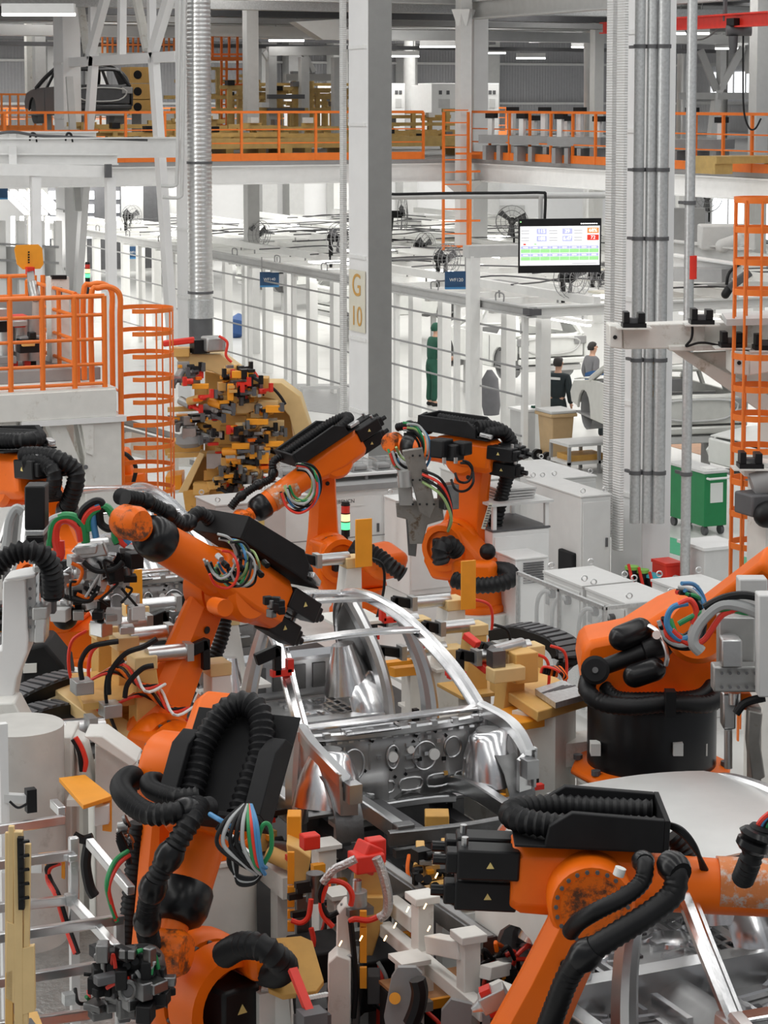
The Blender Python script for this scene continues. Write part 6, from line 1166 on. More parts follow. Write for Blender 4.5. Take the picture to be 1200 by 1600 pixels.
# ---------------------------------------------------------------- white bracket platform at the right edge
D = 21.0; K = thing('bracket_platform', 'white steel bracket platform reaching in from the right edge', 'platform', P(1110, 520, D))
def pol(pts, d, t, m='white_dirty', n='plate', bevel=.012): return part(n, MB().slab([P(x, y, d) for x, y in pts], FW*t), m, K, bevel=bevel)
pol(((972, 509), (1102, 504), (1102, 544), (974, 546)), D, .28, 'white_dirty', 'arm_beam'); pol(((952, 508), (972, 510), (973, 546), (953, 543)), D-.05, .36, 'ped_white', 'end_plate')
pol(((1096, 505), (1215, 500), (1215, 548), (1096, 546)), D+.1, .3, 'white_dirty', 'web'); pol(((1045, 545), (1060, 540), (1215, 625), (1215, 662)), D+.15, .25, 'white_dirty', 'diagonal_bracket'); pol(((1045, 540), (1130, 538), (1215, 540), (1215, 546), (1046, 549)), D-.05, .5, 'ped_white', 'flange')
pol(((1080, 552), (1215, 545), (1215, 640)), D+.25, .1, 'white_dirty', 'web_plate')
part('deck_plate', MB().slab([F(1128, 489, P(1128, 489, D).z), F(1215, 484, P(1128, 489, D).z), F(1215, 497, P(1128, 489, D).z), F(1135, 499, P(1128, 489, D).z)], (0, 0, -.06)), 'grey_light', K)
pol(((1130, 494), (1215, 497), (1215, 507), (1130, 502)), D-.2, .2, 'ped_white', 'deck_edge'); pol(((1143, 548), (1171, 549), (1171, 587), (1143, 584)), D-.4, .35, 'ped_white', 'cable_box'); pol(((1171, 549), (1215, 546), (1215, 580), (1171, 587)), D-.4, .35, 'ped_white', 'side_box')
part('cable', MB().tube(cat([P(1080, 498, D-.1), P(1082, 515, D-.1), P(1080, 530, D-.1), P(1072, 541, D-.1), P(1090, 536, D-.1), P(1105, 536, D-.1), P(1128, 541, D-.1)], 6), .012, 6), 'black', K)
for x in (961, 1155): part('bolt_hole', MB().cyl(P(x, 527 if x < 1000 else 567, D-.42 if x > 1000 else D-.06), P(x, 527 if x < 1000 else 567, D-.40 if x > 1000 else D-.04), .02, n=10), 'black', K)
for y0_, xx in ((546, 1205),): part('support_post', MB().beam(P(1222, 560, D+.3), V3((P(1222, 560, D+.3).x, P(1222, 560, D+.3).y, 0)), .3, .3, (0, 1, 0)), 'white_dirty', K)
for i, (x, y, dd, l) in enumerate(((990, 499, D-.1, 'black locating block on the tip of the white bracket'), (1096, 494, D-.1, 'black locating block on the white bracket beside the grey pipe'), (1143, 530, D-.25, 'black locating block above the small white cable box'), (1196, 534, D-.3, 'black locating block at the right edge of the white bracket'), (1172, 718, 20.0, 'black locating block on the lower white arm inside the orange cage'))):
    c = P(x, y, dd); K = thing('locating_block', l, 'block', c, -TH, 'black locating blocks'); part('base', MB().bx((-.11, -.1, -.07), (.11, .1, -.03)), 'black', K, w=False)
    part('cheek', MB().bx((-.10, -.08, -.03), (-.045, .08, .075)), 'black', K, w=False, bevel=.005); part('cheek', MB().bx((.035, -.08, -.03), (.10, .08, .065)), 'black', K, w=False, bevel=.005); part('pad', MB().bx((-.045, -.05, -.03), (.035, .05, .015)), 'grey_dark', K, w=False); part('foot_plate', MB().bx((-.16, -.12, -.085), (.16, .12, -.07)), 'ped_white', K, w=False)
K = thing('lower_arm', 'lower white arm with grey mechanisms at the right edge inside the orange cage', 'arm', P(1180, 730, 20)); part('beam', MB().beam(P(1160, 728, 20.1), P(1225, 735, 20.1), .3, .14), 'ped_white', K); part('motor', MB().capsule(P(1178, 812, 19.8), P(1222, 795, 19.8), .12), 'black', K); part('joint', MB().cyl(P(1175, 760, 20), P(1220, 745, 20), .14), 'grey', K); part('motor_plate', MB().box(P(1190, 785, 20), (.4, .3, .2)), 'grey_dark', K, bevel=.02); part('post', MB().beam(P(1205, 740, 20.2), V3((P(1205, 740, 20.2).x, P(1205, 740, 20.2).y, 0)), .3, .3, (0, 1, 0)), 'white_dirty', K)
# ---------------------------------------------------------------- big yellow clamping fixture
D = 33.0; K = thing('clamping_fixture', 'large yellow rotating fixture crowded with clamps beside the spiral duct', 'fixture', V3((P(370, 790, D).x, P(370, 790, D).y, 0)))
def yp(pts, d, t, m='yellow', n='frame_plate', bevel=.012): return part(n, MB().slab([P(x, y, d) for x, y in pts], FW*t), m, K, bevel=bevel)
yp(((398, 598), (440, 598), (470, 620), (492, 690), (492, 730), (470, 720), (452, 650), (430, 625), (398, 618)), D-.3, .5, 'yellow_pale', 'boom')
yp(((270, 552), (345, 554), (400, 595), (395, 612), (330, 580), (285, 575)), D-.2, .5, 'yellow_pale', 'top_arm'); yp(((266, 545), (296, 545), (296, 558), (266, 558)), D-.3, .3, 'yellow', 'top_block')
yp(((428, 628), (452, 640), (460, 700), (436, 705), (428, 680)), D+.1, .6, 'yellow', 'back_box'); yp(((320, 580), (430, 600), (436, 740), (320, 740)), D+.3, .3, 'yellow', 'back_plate')
yp(((280, 770), (312, 708), (345, 710), (345, 770)), D-.2, .3, 'yellow', 'foot_gusset'); yp(((278, 770), (312, 706), (320, 710), (292, 770)), D-.5, .3, 'yellow_pale', 'foot_rib')
yp(((285, 766), (405, 764), (405, 795), (290, 800)), D-.5, .9, 'ochre', 'foot_frame'); yp(((258, 745), (284, 742), (284, 765), (258, 768)), D-.1, .5, 'amber', 'side_plate'); yp(((255, 690), (315, 690), (315, 712), (258, 712)), D, .4, 'ochre', 'lower_table')
yp(((336, 790), (436, 770), (436, 870), (336, 870)), D+.3, .5, 'ochre', 'base')
part('red_lever', MB().beam(P(255, 537, D-.3), P(304, 531, D-.3), .10, .09), 'red', K, bevel=.02)
part('drive_motor', MB().box(P(333, 537, D-.2), (.3, .3, .22)), 'machined', K, bevel=.03); part('drive_bracket', MB().box(P(312, 541, D-.2), (.24, .2, .2)), 'black', K)
part('gearbox', MB().lathe(P(295, 662, D-.4), P(298, 698, D-.4), [(0, .09), (.4, .12), (.5, .2), (.8, .22), (1, .14)], 14), 'grey', K)
part('air_hose', MB().tube(cat([P(342, 525, D-.4), P(355, 535, D-.4), P(353, 555, D-.4), P(362, 566, D-.4)], 6), .02), 'hose_red', K)
part('air_hose', MB().tube(cat([P(363, 600, D-.6), P(375, 606, D-.6), P(392, 606, D-.6), P(405, 596, D-.6), P(395, 578, D-.6)], 6), .022), 'hose_red', K); part('air_hose', MB().tube(cat([P(405, 597, D-.6), P(425, 606, D-.6), P(437, 618, D-.6), P(446, 632, D-.6)], 6), .022), 'rubber', K)
q = random.Random(23)
def clampmb(c, q, sc_=1.0):
    b = MB(); d = V3((q.choice([-1, 1])*q.uniform(.12, .22), -.25, q.uniform(-.12, .12)))*sc_
    if q.random() < .45: b.cyl(c-d*.5, c+d*.35, .075*sc_, n=12)
    else: b.box(c, (.20*sc_, .2*sc_, q.uniform(.08, .18)*sc_), rz=q.uniform(-.3, .3))
    b.mat(1).beam(c+d*.3, c+d*1.2, .06*sc_, .05*sc_); tp = c+d*1.2; b.beam(tp-UPZ*.05*sc_, tp+UPZ*.10*sc_, .06*sc_, .07*sc_, (0, 1, 0)).cyl(c+d*.5-V3((.06, 0, 0))*sc_, c+d*.5+V3((.06, 0, 0))*sc_, .05*sc_, n=10)
    b.mat(2).box(c+V3((q.uniform(-.12, .12), -.13, q.uniform(-.07, .07)))*sc_, (q.uniform(.06, .18)*sc_, .07*sc_, .05*sc_)); return b
for i in range(88):
    y = q.uniform(572, 768); lo_, hi_ = (278, 420) if y < 690 else (332, 425)
    if 640 < y < 700: lo_ = 268
    c = P(q.uniform(lo_, hi_), y, D-q.uniform(.35, .8)); mm = [q.choice(['amber', 'steel_dark', 'machined', 'grey', 'black', 'yellow', 'yellow', 'yellow_pale', 'ochre']), q.choice(['black', 'black', 'grey_dark', 'steel_dark', 'red']), q.choice(['red', 'amber', 'machined', 'black', 'yellow', 'amber', 'orange', 'steel'])]
    part('clamp', clampmb(c, q, .85), mm, K, bevel=0)
for i in range(34):
    x, y = q.uniform(285, 415), q.uniform(585, 760); w_ = q.uniform(12, 32); h_ = q.uniform(8, 28); part('bracket', MB().slab([P(x, y, D-.35), P(x+w_, y, D-.35), P(x+w_, y+h_*.7, D-.35), P(x+w_*.5, y+h_, D-.35), P(x, y+h_, D-.35)], FW*-q.uniform(.05, .35)), q.choice(['yellow', 'yellow', 'yellow_pale', 'ochre', 'machined']), K)
for x, y, w_, h_ in ((362, 580, 34, 11), (355, 600, 10, 26), (415, 634, 28, 11), (415, 690, 28, 8), (362, 693, 28, 9), (390, 708, 30, 9), (300, 600, 26, 8), (404, 716, 16, 9), (385, 655, 34, 9)): yp(((x, y), (x+w_, y), (x+w_, y+h_), (x, y+h_)), D-.85, .08, 'amber', 'shim_plate', .006)
for y in (640, 655, 712): part('tie_bar', MB().beam(P(262, y, D-.5), P(330, y-3, D-.4), .07, .07), 'yellow' if y != 655 else 'steel_dark', K)
# conveyor track behind the caged ladder
K = thing('track_rails', 'grey conveyor rails running behind the left caged ladder', 'conveyor', P(240, 690, 34)); 
for y in (0, 14, 34): part('rail', MB().beam(P(180, 655+y, 33), P(300, 690+y, 36), .12, .08), 'grey', K)
part('frame', MB().beam(P(190, 690, 33.2), P(290, 715, 36), .3, .3), 'ped_white', K); part('leg', MB().beam(P(270, 715, 35), P(270, 770, 35), .15, .15, (0, 1, 0)), 'ped_white', K)
K = thing('orange_drive', 'orange robot base half hidden behind the left caged ladder', 'robot base', P(188, 730, 30)); part('body', MB().beam(P(182, 725, 30), P(205, 722, 30), .4, .4), 'orange', K, bevel=.06); part('lower_body', MB().lathe(V3((P(192, 750, 30).x, P(192, 750, 30).y, 0)), P(192, 738, 30), [(0, .4), (.9, .35), (1, .3)], 18), 'orange', K); part('cable', MB().tube(cat([P(185, 705, 29.7), P(200, 712, 29.6), P(212, 730, 29.6), P(208, 755, 29.6)], 6), .03), 'rubber', K)
# mid fence in front of the duct
K = thing('glass_rail', 'grey handrail frame between the yellow fixture and the G 10 column', 'railing', F(500, 700, 0))
for x in (470, 530): p = F(x, 700, 0); part('post', MB().bx(p+V3((-.03, -.03, 0)), p+V3((.03, .03, 1.15))), 'grey_light', K)
a, b = F(470, 700, 0), F(530, 700, 0); part('rail', MB().beam(a+UPZ*1.15, b+UPZ*1.15, .06, .06), 'grey_light', K)
# ================================================================ NEAR FIXTURES ALONG THE LINE
mat('line_mat', (.035, .034, .034), .6, var=.25, scale=3); mat('checker', (.42, .42, .41), .35, .7, var=.15, scale=12, bump=.8, bscale=26)
struct('line_floor', MB().bx((LX-2.6, 5, 0), (LX+3.2, LY+9.5, .018)), 'line_mat')
ZL = LZ+.18                       # height of the fixture tops under the bodies
q = random.Random(41)
def foot_of(p, z=.018): return V3((p.x, p.y, z))
# --- support posts and skids under the bodies (dark line frame)
for yy, l in ((LY, 'centre'), (LY+PITCHC, 'rear'), (LY-PITCHC, 'front')):
    K = thing('body_carrier', 'dark steel carrier frame under the %s silver car body' % l, 'carrier', (LX, yy, 0))
    for s in (-1, 1): part('skid_beam', MB().bx((LX+s*.52-.06, yy-2.3, LZ+.05), (LX+s*.52+.06, yy+2.0, LZ+.17)), 'grey_dark', K)
    for t in (-2.0, -.6, .8, 1.9): part('cross_beam', MB().bx((LX-.58, yy+t-.05, LZ-.05), (LX+.58, yy+t+.05, LZ+.05)), 'grey_dark', K)
    for s in (-1, 1):
        for t in (-1.9, 1.8): part('leg', MB().bx((LX+s*.5-.06, yy+t-.06, .018), (LX+s*.5+.06, yy+t+.06, LZ+.05)), 'grey_dark', K)
    for s in (-1, 1):
        for t in (-.7, .9): part('body_rest', MB().bx((LX+s*.62-.05, yy+t-.05, LZ+.05), (LX+s*.62+.05, yy+t+.05, LZ+.24)), 'steel_dark', K)
# --- clamping units: white or yellow post, amber guard plate, air cylinder, black clamp with red pad
def unit(x, y, D, lab, post='yellow', face=1, plate=True, red=True, w=.16, ph=.55, amber=(.10, .02, .36), cyl=True, col2='yellow_pale', hz=0, group='clamping units beside the line'):
    """x, y, D: head of the unit; face: +1 reaches to the right (towards +X)"""
    t = P(x, y, D); K = thing('clamp_unit', lab, 'clamp unit', foot_of(t), 0, group); f = V3((face, 0, 0))
    part('column', MB().bx((t.x-w*.7, t.y-w*.7, .018), (t.x+w*.7, t.y+w*.7, t.z-ph)), 'ped_white', K, bevel=.01)
    part('base_plate', MB().bx((t.x-w*1.6, t.y-w*1.6, t.z-ph), (t.x+w*1.6, t.y+w*1.6, t.z-ph+.035)), post, K, bevel=.006)
    part('upright', MB().slab([t+V3((-w*.5*face, -w*.6, -ph+.03)), t+V3((w*.9*face, -w*.6, -ph+.03)), t+V3((w*.5*face, -w*.6, -.02)), t+V3((-w*.45*face, -w*.6, -.02))], (0, w*1.2, 0)), post, K, bevel=.008)
    part('head_block', MB().box(t+V3((0, 0, .02)), (w*1.1, w*1.3, .10)), col2, K, bevel=.008)
    if cyl: part('air_cylinder', MB().cyl(t+f*(w*.2)+V3((0, -w*.1, .06)), t+f*(w*2.1)+V3((0, -w*.1, .06)), .06, n=16).mat(1).box(t+f*(w*2.2)+V3((0, -w*.1, .06)), (.05, .13, .13)), ('steel', 'machined'), K)
    c = part('clamp_arm', MB().beam(t+f*(w*2.0)+UPZ*.04, t+f*(w*3.2)+UPZ*.10, .06, .09).beam(t+f*(w*3.1)+UPZ*.13, t+f*(w*3.1)-UPZ*.10, .06, .06, (0, 1, 0)), 'black', K, bevel=.008)
    if red: part('clamp_pad', MB().box(t+f*(w*3.3)-UPZ*.08, (.16, .06, .05)).box(t+f*(w*3.75)-UPZ*.03, (.05, .06, .10)), 'red', c)
    if plate: part('guard_plate', MB().box(t+V3((-face*w*.4, -w*1.0, .22)), amber), 'amber', K, bevel=.004)
    part('air_hose', MB().tube(cat([t+V3((-face*w, -w*.4, .05)), t+V3((-face*w*1.8, -w*.6, -.02)), t+V3((-face*w*1.9, -w*.6, -.25)), t+V3((-face*w*1.3, -w*.8, -ph))], 6), .014), q.choice(['rubber', 'hose_red', 'rubber']), K)
    return K
for t in ((162, 990, 17.0, 'yellow clamp upright furthest left behind the large left robot'), (194, 1006, 16.6, 'middle yellow clamp upright left of the large robot arm'), (222, 1036, 16.2, 'nearest yellow clamp upright left of the large robot arm')):
    unit(*t, face=1, plate=False, red=False)
unit(212, 958, 18.2, 'clamp unit with an upright amber plate left of the large robot arm', 'ped_white', amber=(.14, .02, .36)); unit(338, 1046, 16.7, 'white clamp post with a red pad between the large robot arm and the open car', 'ped_white', plate=False, cyl=False); unit(348, 968, 18.8, 'white bracket behind the top of the large robot arm', 'ped_white', plate=False, red=False, cyl=False, w=.2)
unit(548, 880, 21.0, 'clamp unit with an amber plate above the rear roof of the open car', 'ped_white', face=-1, amber=(.17, .02, .46)); unit(706, 945, 20.6, 'tall white clamp post with an amber plate right of the open car roof', 'ped_white', face=-1, amber=(.15, .02, .46), w=.19)
unit(742, 985, 19.8, 'yellow clamp with a red lever just right of the open car roof', face=-1, plate=False); unit(800, 1030, 18.8, 'yellow clamp unit with a grey cylinder at the right of the open car', face=-1, plate=False); unit(830, 1018, 19.6, 'small yellow clamp unit behind the grey slotted plate', face=-1, plate=False, red=False)
unit(700, 1020, 20.4, 'white post seen through the open door side of the car', 'ped_white', face=-1, plate=False, red=False, w=.22); unit(655, 975, 22.0, 'clamp unit behind the roof of the open car', 'ped_white', face=-1, plate=False)
unit(90, 905, 21.5, 'clamp unit in front of the silver car behind the left robots', 'ped_white', amber=(.12, .02, .3)); unit(120, 860, 23.0, 'white clamp post beside the rear silver car', 'ped_white', plate=False)
# --- yellow carriage at the right of the open car
D = 18.4; K = thing('slide_carriage', 'yellow slide carriage with a grey slotted plate left of the black drum', 'carriage', foot_of(P(850, 1120, D)))
def cp(name, pts, d, t, m, bevel=.01, th=None): return part(name, MB().slab([P(x, y, d) for x, y in pts], th if th is not None else FW*t), m, K, bevel=bevel)
zc = P(850, 1095, D).z
def top(pts, z): return [F(x, y, z) for x, y in pts]
part('carriage_plate', MB().slab(top(((765, 1062), (838, 1040), (920, 1088), (840, 1112)), zc), (0, 0, -.09)), 'yellow', K, bevel=.01); part('slotted_plate', MB().slab(top(((836, 1076), (880, 1062), (918, 1084), (868, 1098)), zc+.06), (0, 0, -.05)), 'galv', K)
for i in range(4): part('slot', MB().slab(top(((846+i*9, 1082-i*2), (880+i*6, 1070), (882+i*6, 1071), (849+i*9, 1083-i*2)), zc+.064), (0, 0, -.003)), 'grey_dark', K)
part('amber_beam', MB().slab(top(((770, 1112), (800, 1102), (868, 1120), (800, 1132)), zc-.12), (0, 0, -.07)), 'amber', K, bevel=.008); part('stand', MB().slab(top(((800, 1110), (850, 1098), (900, 1100), (868, 1120)), zc-.09), (0, 0, -(zc-.11))), 'ped_white', K)
part('bed_rail', MB().bx(foot_of(P(800, 1150, 18))+V3((-.6, .2, .9)), foot_of(P(800, 1150, 18))+V3((1.2, .5, 1.1))), 'ped_white', K)
part('yellow_block', MB().box(P(815, 1040, 18.7), (.22, .2, .26)), 'yellow', K, bevel=.01); part('yellow_block', MB().box(P(790, 1052, 18.5), (.3, .16, .12)), 'yellow_pale', K, bevel=.01)
part('cylinder', MB().cyl(P(770, 1018, 18.6), P(815, 1006, 18.9), .055), 'steel', K); part('valve_block', MB().box(P(775, 1028, 18.5), (.12, .12, .14)), 'steel_dark', K)
for i in range(7): part('air_hose', MB().tube(cat([P(845+i*4, 1052+i, 18.4), P(850+i*4, 1042, 18.4), P(868+i*3, 1046+i*2, 18.3), P(880, 1056+i, 18.3)], 5), .012), q.choice(['hose_red', 'rubber', 'orange', 'rubber']), K)
for x, y, c_ in ((735, 1000, 'red'), (768, 1015, 'black'), (751, 1040, 'red')): part('toggle', MB().beam(P(x-8, y-8, 18.7), P(x+12, y+8, 18.6), .07, .06), c_, K, bevel=.008)
def chain(pts, w, lab, n=22):
    pp = cat(pts, 6); K = thing('cable_chain', lab, 'cable chain', pp[0]); part('links', MB().sweep(pp, rect(w, .10)), 'black', K)
    for i in range(2, len(pp)-1, 2):
        d = (pp[i+1]-pp[i-1]).normalized(); x, y, z = frame(d); part('link_bar', MB().beam(pp[i]+y*.055-x*w*.42, pp[i]+y*.055+x*w*.42, .05, .015, y), 'grey_dark', K)
    return K
chain([P(780, 990, 20.6), P(815, 985, 20.4), P(845, 992, 20.2), P(875, 1005, 20.0), P(888, 1025, 19.9), P(884, 1042, 19.9)], .30, 'black cable chain curving down right of the open car')
chain([P(18, 1120, 16.6), P(25, 1098, 16.6), P(50, 1082, 16.7), P(85, 1068, 16.9), P(118, 1060, 17.1)], .24, 'upper black cable chain at the left edge below the white machine arm'); chain([P(30, 1130, 16.3), P(60, 1115, 16.4), P(95, 1108, 16.6), P(135, 1108, 16.8)], .22, 'lower black cable chain at the left edge below the white machine arm')
for i, (x0, y0_, x1, y1, d, l) in enumerate(((590, 1042, 690, 1030, 20.6, 'amber bar seen through the open car body'), (612, 1050, 680, 1043, 20.2, 'lower amber bar seen through the open car body'))):
    a, b = P(x0, y0_, d), P(x1, y1, d+.3); K = thing('guide_bar', l, 'bar', foot_of((a+b)/2)); part('bar', MB().beam(a, b, .10, .08), 'amber', K); part('support', MB().bx(foot_of((a+b)/2)+V3((-.06, -.06, 0)), V3(((a+b)/2).to_tuple())+V3((.06, .06, -.04))), 'ped_white', K)
# --- table with hoses at the left of the line
D = 16.4; zt = P(150, 1100, D).z; K = thing('fixture_table', 'yellow fixture rail with valves and red cables left of the large robot', 'fixture', foot_of(P(150, 1100, D)))
a, b = P(95, 1076, 16.9), P(216, 1168, 15.9); part('rail', MB().beam(a, b, .22, .10), 'yellow_pale', K, bevel=.008); part('plate', MB().slab(top(((110, 1052), (240, 1040), (262, 1085), (130, 1100)), P(180, 1065, 16.6).z), (0, 0, -.05)), 'yellow', K)
for t in (.1, .9): c = a.lerp(b, t); part('leg', MB().bx(foot_of(c)+V3((-.08, -.08, 0)), c+V3((.08, .08, -.05))), 'ped_white', K)
for x, y in ((128, 1072), (172, 1108)):
    c = P(x, y, 16.0); part('valve_block', MB().box(c, (.14, .16, .10)), 'machined', K, bevel=.008)
    for j in range(6): part('cable', MB().tube(cat([c+V3((.05, 0, .03)), c+V3((.15+.05*j, -.1+.05*j, .10)), c+V3((.35, .1-.1*j, .02)), c+V3((.42+.03*j, -.2, .0))], 5), .011), ('hose_red', 'rubber', 'orange', 'rubber', 'hose_red', 'paper')[j], K)
for i, pts in enumerate((((128, 1062), (126, 1035), (140, 1012), (165, 1005), (185, 1002)), ((170, 1085), (172, 1052), (195, 1022), (225, 1010), (245, 998)), ((195, 1090), (200, 1068), (222, 1045), (240, 1040)))): part('cable_loop', MB().tube(cat([P(x, y, 15.9) for x, y in pts], 6), .02), 'rubber', K)
part('cylinder', MB().cyl(P(78, 1142, 15.4), P(160, 1136, 15.6), .075, n=18).mat(1).box(P(80, 1142, 15.4), (.07, .18, .18)).box(P(142, 1137, 15.5), (.06, .15, .17)), ('steel', 'machined'), K)
part('lower_plate', MB().slab(top(((80, 1158), (180, 1150), (200, 1175), (96, 1180)), P(140, 1160, 15.5).z), (0, 0, -.04)), 'steel_dark', K)
# --- units under the nose of the open car
D = 14.2; K = thing('clamp_tower', 'white tower with a red clamp head below the nose of the open car', 'clamp tower', foot_of(P(560, 1500, D)))
def ct(name, x0, y0_, x1, y1, d, t, m, bevel=.008): return part(name, MB().slab([P(x0, y1, d), P(x1, y1, d), P(x1, y0_, d), P(x0, y0_, d)], FW*t), m, K, bevel=bevel)
ct('yellow_block', 553, 1352, 602, 1402, D, .22, 'yellow'); part('bracket', MB().slab([P(x, y, D-.05) for x, y in ((570, 1402), (602, 1402), (600, 1436), (582, 1494), (571, 1494))], FW*.22), 'yellow', K, bevel=.008)
part('red_clamp', MB().beam(P(562, 1360, D-.15), P(580, 1318, D-.1), .15, .13).box(P(572, 1345, D-.15), (.20, .16, .12)), 'red', K, bevel=.012); part('clamp_jaw', MB().box(P(586, 1328, D-.05), (.12, .1, .16)), 'red', K, bevel=.01); part('clamp_rod', MB().cyl(P(558, 1375, D-.2), P(557, 1398, D-.2), .03), 'steel', K); part('cylinder', MB().cyl(P(558, 1392, D-.2), P(558, 1418, D-.2), .065).mat(1).box(P(558, 1420, D-.2), (.17, .15, .05)), ('machined', 'steel_dark'), K)
for y0_, y1 in ((1424, 1448), (1450, 1505), (1512, 1545)): ct('amber_plate', 562, y0_, 573, y1, D-.35, .03, 'amber', .003)
for pts, nm in ((((525, 1500), (526, 1430), (538, 1415), (548, 1416), (548, 1600), (524, 1600)), 'tower_plate'), (((512, 1505), (526, 1492), (548, 1500), (548, 1640), (512, 1640)), 'lower_tower')): part(nm, MB().slab([P(x, y, D-.25 if nm == 'tower_plate' else D-.4) for x, y in pts], FW*.18), 'ped_white', K, bevel=.01)
ct('spine', 549, 1505, 562, 1640, D-.2, .3, 'steel_dark'); ct('motor', 574, 1525, 594, 1570, D-.2, .15, 'grey_dark')
for pts, m, r in ((((508, 1380), (520, 1376), (540, 1382), (550, 1398), (548, 1415)), 'hose_red', .018), (((510, 1382), (502, 1410), (505, 1430), (520, 1448)), 'hose_red', .018), (((505, 1380), (520, 1360), (540, 1350), (556, 1342)), 'foil', .028), (((588, 1340), (598, 1365), (606, 1400), (604, 1425), (592, 1435)), 'foil', .032), (((592, 1432), (575, 1438), (555, 1436), (546, 1440)), 'hose_red', .02), (((548, 1440), (552, 1480), (556, 1540), (552, 1590)), 'rubber', .02), (((530, 1560), (532, 1520), (540, 1498), (552, 1492)), 'hose_grey', .012), (((508, 1375), (500, 1400), (512, 1430), (528, 1425)), 'rubber', .018)):
    part('supply_hose', MB().tube(cat([P(x, y, D-.35) for x, y in pts], 6), r), m, K)
D = 14.9; K = thing('clamp_tower', 'yellow clamp bracket with amber strips right of the white round pedestal', 'clamp tower', foot_of(P(470, 1450, D)))
part('bracket', MB().slab([P(x, y, D) for x, y in ((447, 1318), (466, 1326), (486, 1340), (482, 1362), (468, 1412), (462, 1412), (450, 1350))], FW*.25), 'yellow', K, bevel=.01); ct('rear_plate', 448, 1275, 470, 1330, D+.2, .15, 'amber')
for y0_, y1 in ((1332, 1382), (1385, 1418), (1422, 1436), (1440, 1456)): ct('amber_plate', 449, y0_, 460, y1, D-.25, .03, 'amber', .003)
ct('column', 462, 1400, 484, 1560, D-.1, .2, 'steel_dark'); part('cylinder', MB().cyl(P(492, 1364, D-.2), P(492, 1408, D-.2), .06), 'steel_dark', K); part('red_pad', MB().box(P(484, 1314, D-.2), (.12, .1, .10)), 'red', K, bevel=.01)
for pts in (((455, 1438), (470, 1442), (482, 1432), (486, 1405)), ((486, 1450), (490, 1470), (486, 1490), (480, 1500))): part('supply_hose', MB().tube(cat([P(x, y, D-.4) for x, y in pts], 6), .018), 'hose_red', K)
for x, y in ((466, 1382), (468, 1390), (455, 1400), (460, 1428)): part('screw', MB().box(P(x+6, y, D-.3), (.10, .04, .04)), 'black', K)
# white welded frame and its beams
K = thing('welded_frame', 'white welded steel frame on the dark floor below the car nose', 'frame', foot_of(P(680, 1500, 13.6)))
def wf(x0, y0_, d0, x1, y1, d1, w, m='ped_white', h=None): return part('beam', MB().beam(P(x0, y0_, d0), P(x1, y1, d1), w, h or w, (0, 0, 1)), m, K, bevel=.006)
for x, y, d in ((660, 1408, 13.7), (732, 1468, 13.0)):
    t = P(x, y, d); part('post', MB().bx((t.x-.055, t.y-.055, .018), (t.x+.055, t.y+.055, t.z)), 'ped_white', K, bevel=.006); part('post_cap', MB().bx((t.x-.085, t.y-.085, t.z), (t.x+.085, t.y+.085, t.z+.05)), 'ped_white', K, bevel=.006)
wf(600, 1450, 14.2, 760, 1585, 12.7, .085); wf(612, 1412, 14.4, 652, 1444, 13.9, .10); wf(676, 1474, 13.4, 728, 1484, 13.0, .11); wf(612, 1410, 14.4, 690, 1398, 14.8, .07); wf(690, 1440, 14.2, 742, 1430, 14.4, .07); wf(758, 1520, 12.9, 790, 1512, 13.1, .08); wf(770, 1545, 12.7, 800, 1558, 12.6, .1)
K = thing('guide_rail', 'black steel guide rail crossing diagonally under the car nose', 'rail', foot_of(P(680, 1420, 14))); a, b = P(575, 1345, 15.0), P(766, 1478, 13.4)
part('rail', MB().beam(a, b, .10, .11), 'steel_dark', K); part('strip', MB().beam(a+UPZ*.06, b+UPZ*.06, .05, .012), 'grey', K)
for t in (.1, .5, .95): c = a.lerp(b, t); part('leg', MB().bx(foot_of(c)+V3((-.05, -.05, 0)), c+V3((.05, .05, -.05))), 'grey_dark', K)
K = thing('guide_rail', 'dark sloping rail under the front beam of the open car', 'rail', foot_of(P(690, 1310, 15))); a, b = P(585, 1262, 16.6), P(740, 1365, 15.1); part('rail', MB().beam(a, b, .12, .12), 'grey_dark', K)
for t in (.2, .9): c = a.lerp(b, t); part('leg', MB().bx(foot_of(c)+V3((-.05, -.05, 0)), c+V3((.05, .05, -.05))), 'grey_dark', K)
# yellow fixtures between the open car and the lower right robot
K = thing('yellow_fixture', 'yellow fixture beams with clamps between the open car and the lower right robot', 'fixture', foot_of(P(705, 1360, 14.8)))
for (x0, y0_, x1, y1, d, w, m) in ((652, 1365, 760, 1342, 14.8, .10, 'yellow'), (690, 1380, 757, 1368, 14.6, .12, 'yellow'), (675, 1388, 760, 1372, 14.3, .07, 'ochre'), (715, 1390, 752, 1418, 14.3, .10, 'ochre')): part('beam', MB().beam(P(x0, y0_, d), P(x1, y1, d+.2), w, w), m, K, bevel=.006)
for (x0, y0_, x1, y1, d, m) in ((650, 1326, 664, 1362, 14.9, 'yellow'), (690, 1322, 702, 1348, 15.0, 'yellow'), (742, 1318, 756, 1350, 14.9, 'yellow'), (704, 1322, 715, 1346, 14.8, 'amber'), (664, 1275, 702, 1300, 15.8, 'ochre'), (684, 1360, 698, 1405, 14.5, 'black'), (735, 1335, 770, 1342, 14.7, 'yellow_pale')): ct('block', x0, y0_, x1, y1, d, .18, m)
for x, y in ((655, 1372), (668, 1374), (680, 1385), (684, 1392), (745, 1362)): part('bolt', MB().cyl(P(x, y, 14.2), P(x, y, 14.3), .03, n=10), 'black', K)
part('column', MB().bx(foot_of(P(700, 1395, 14.8))+V3((-.08, -.08, 0)), P(700, 1380, 14.8)+V3((.08, .08, 0))), 'ped_white', K)
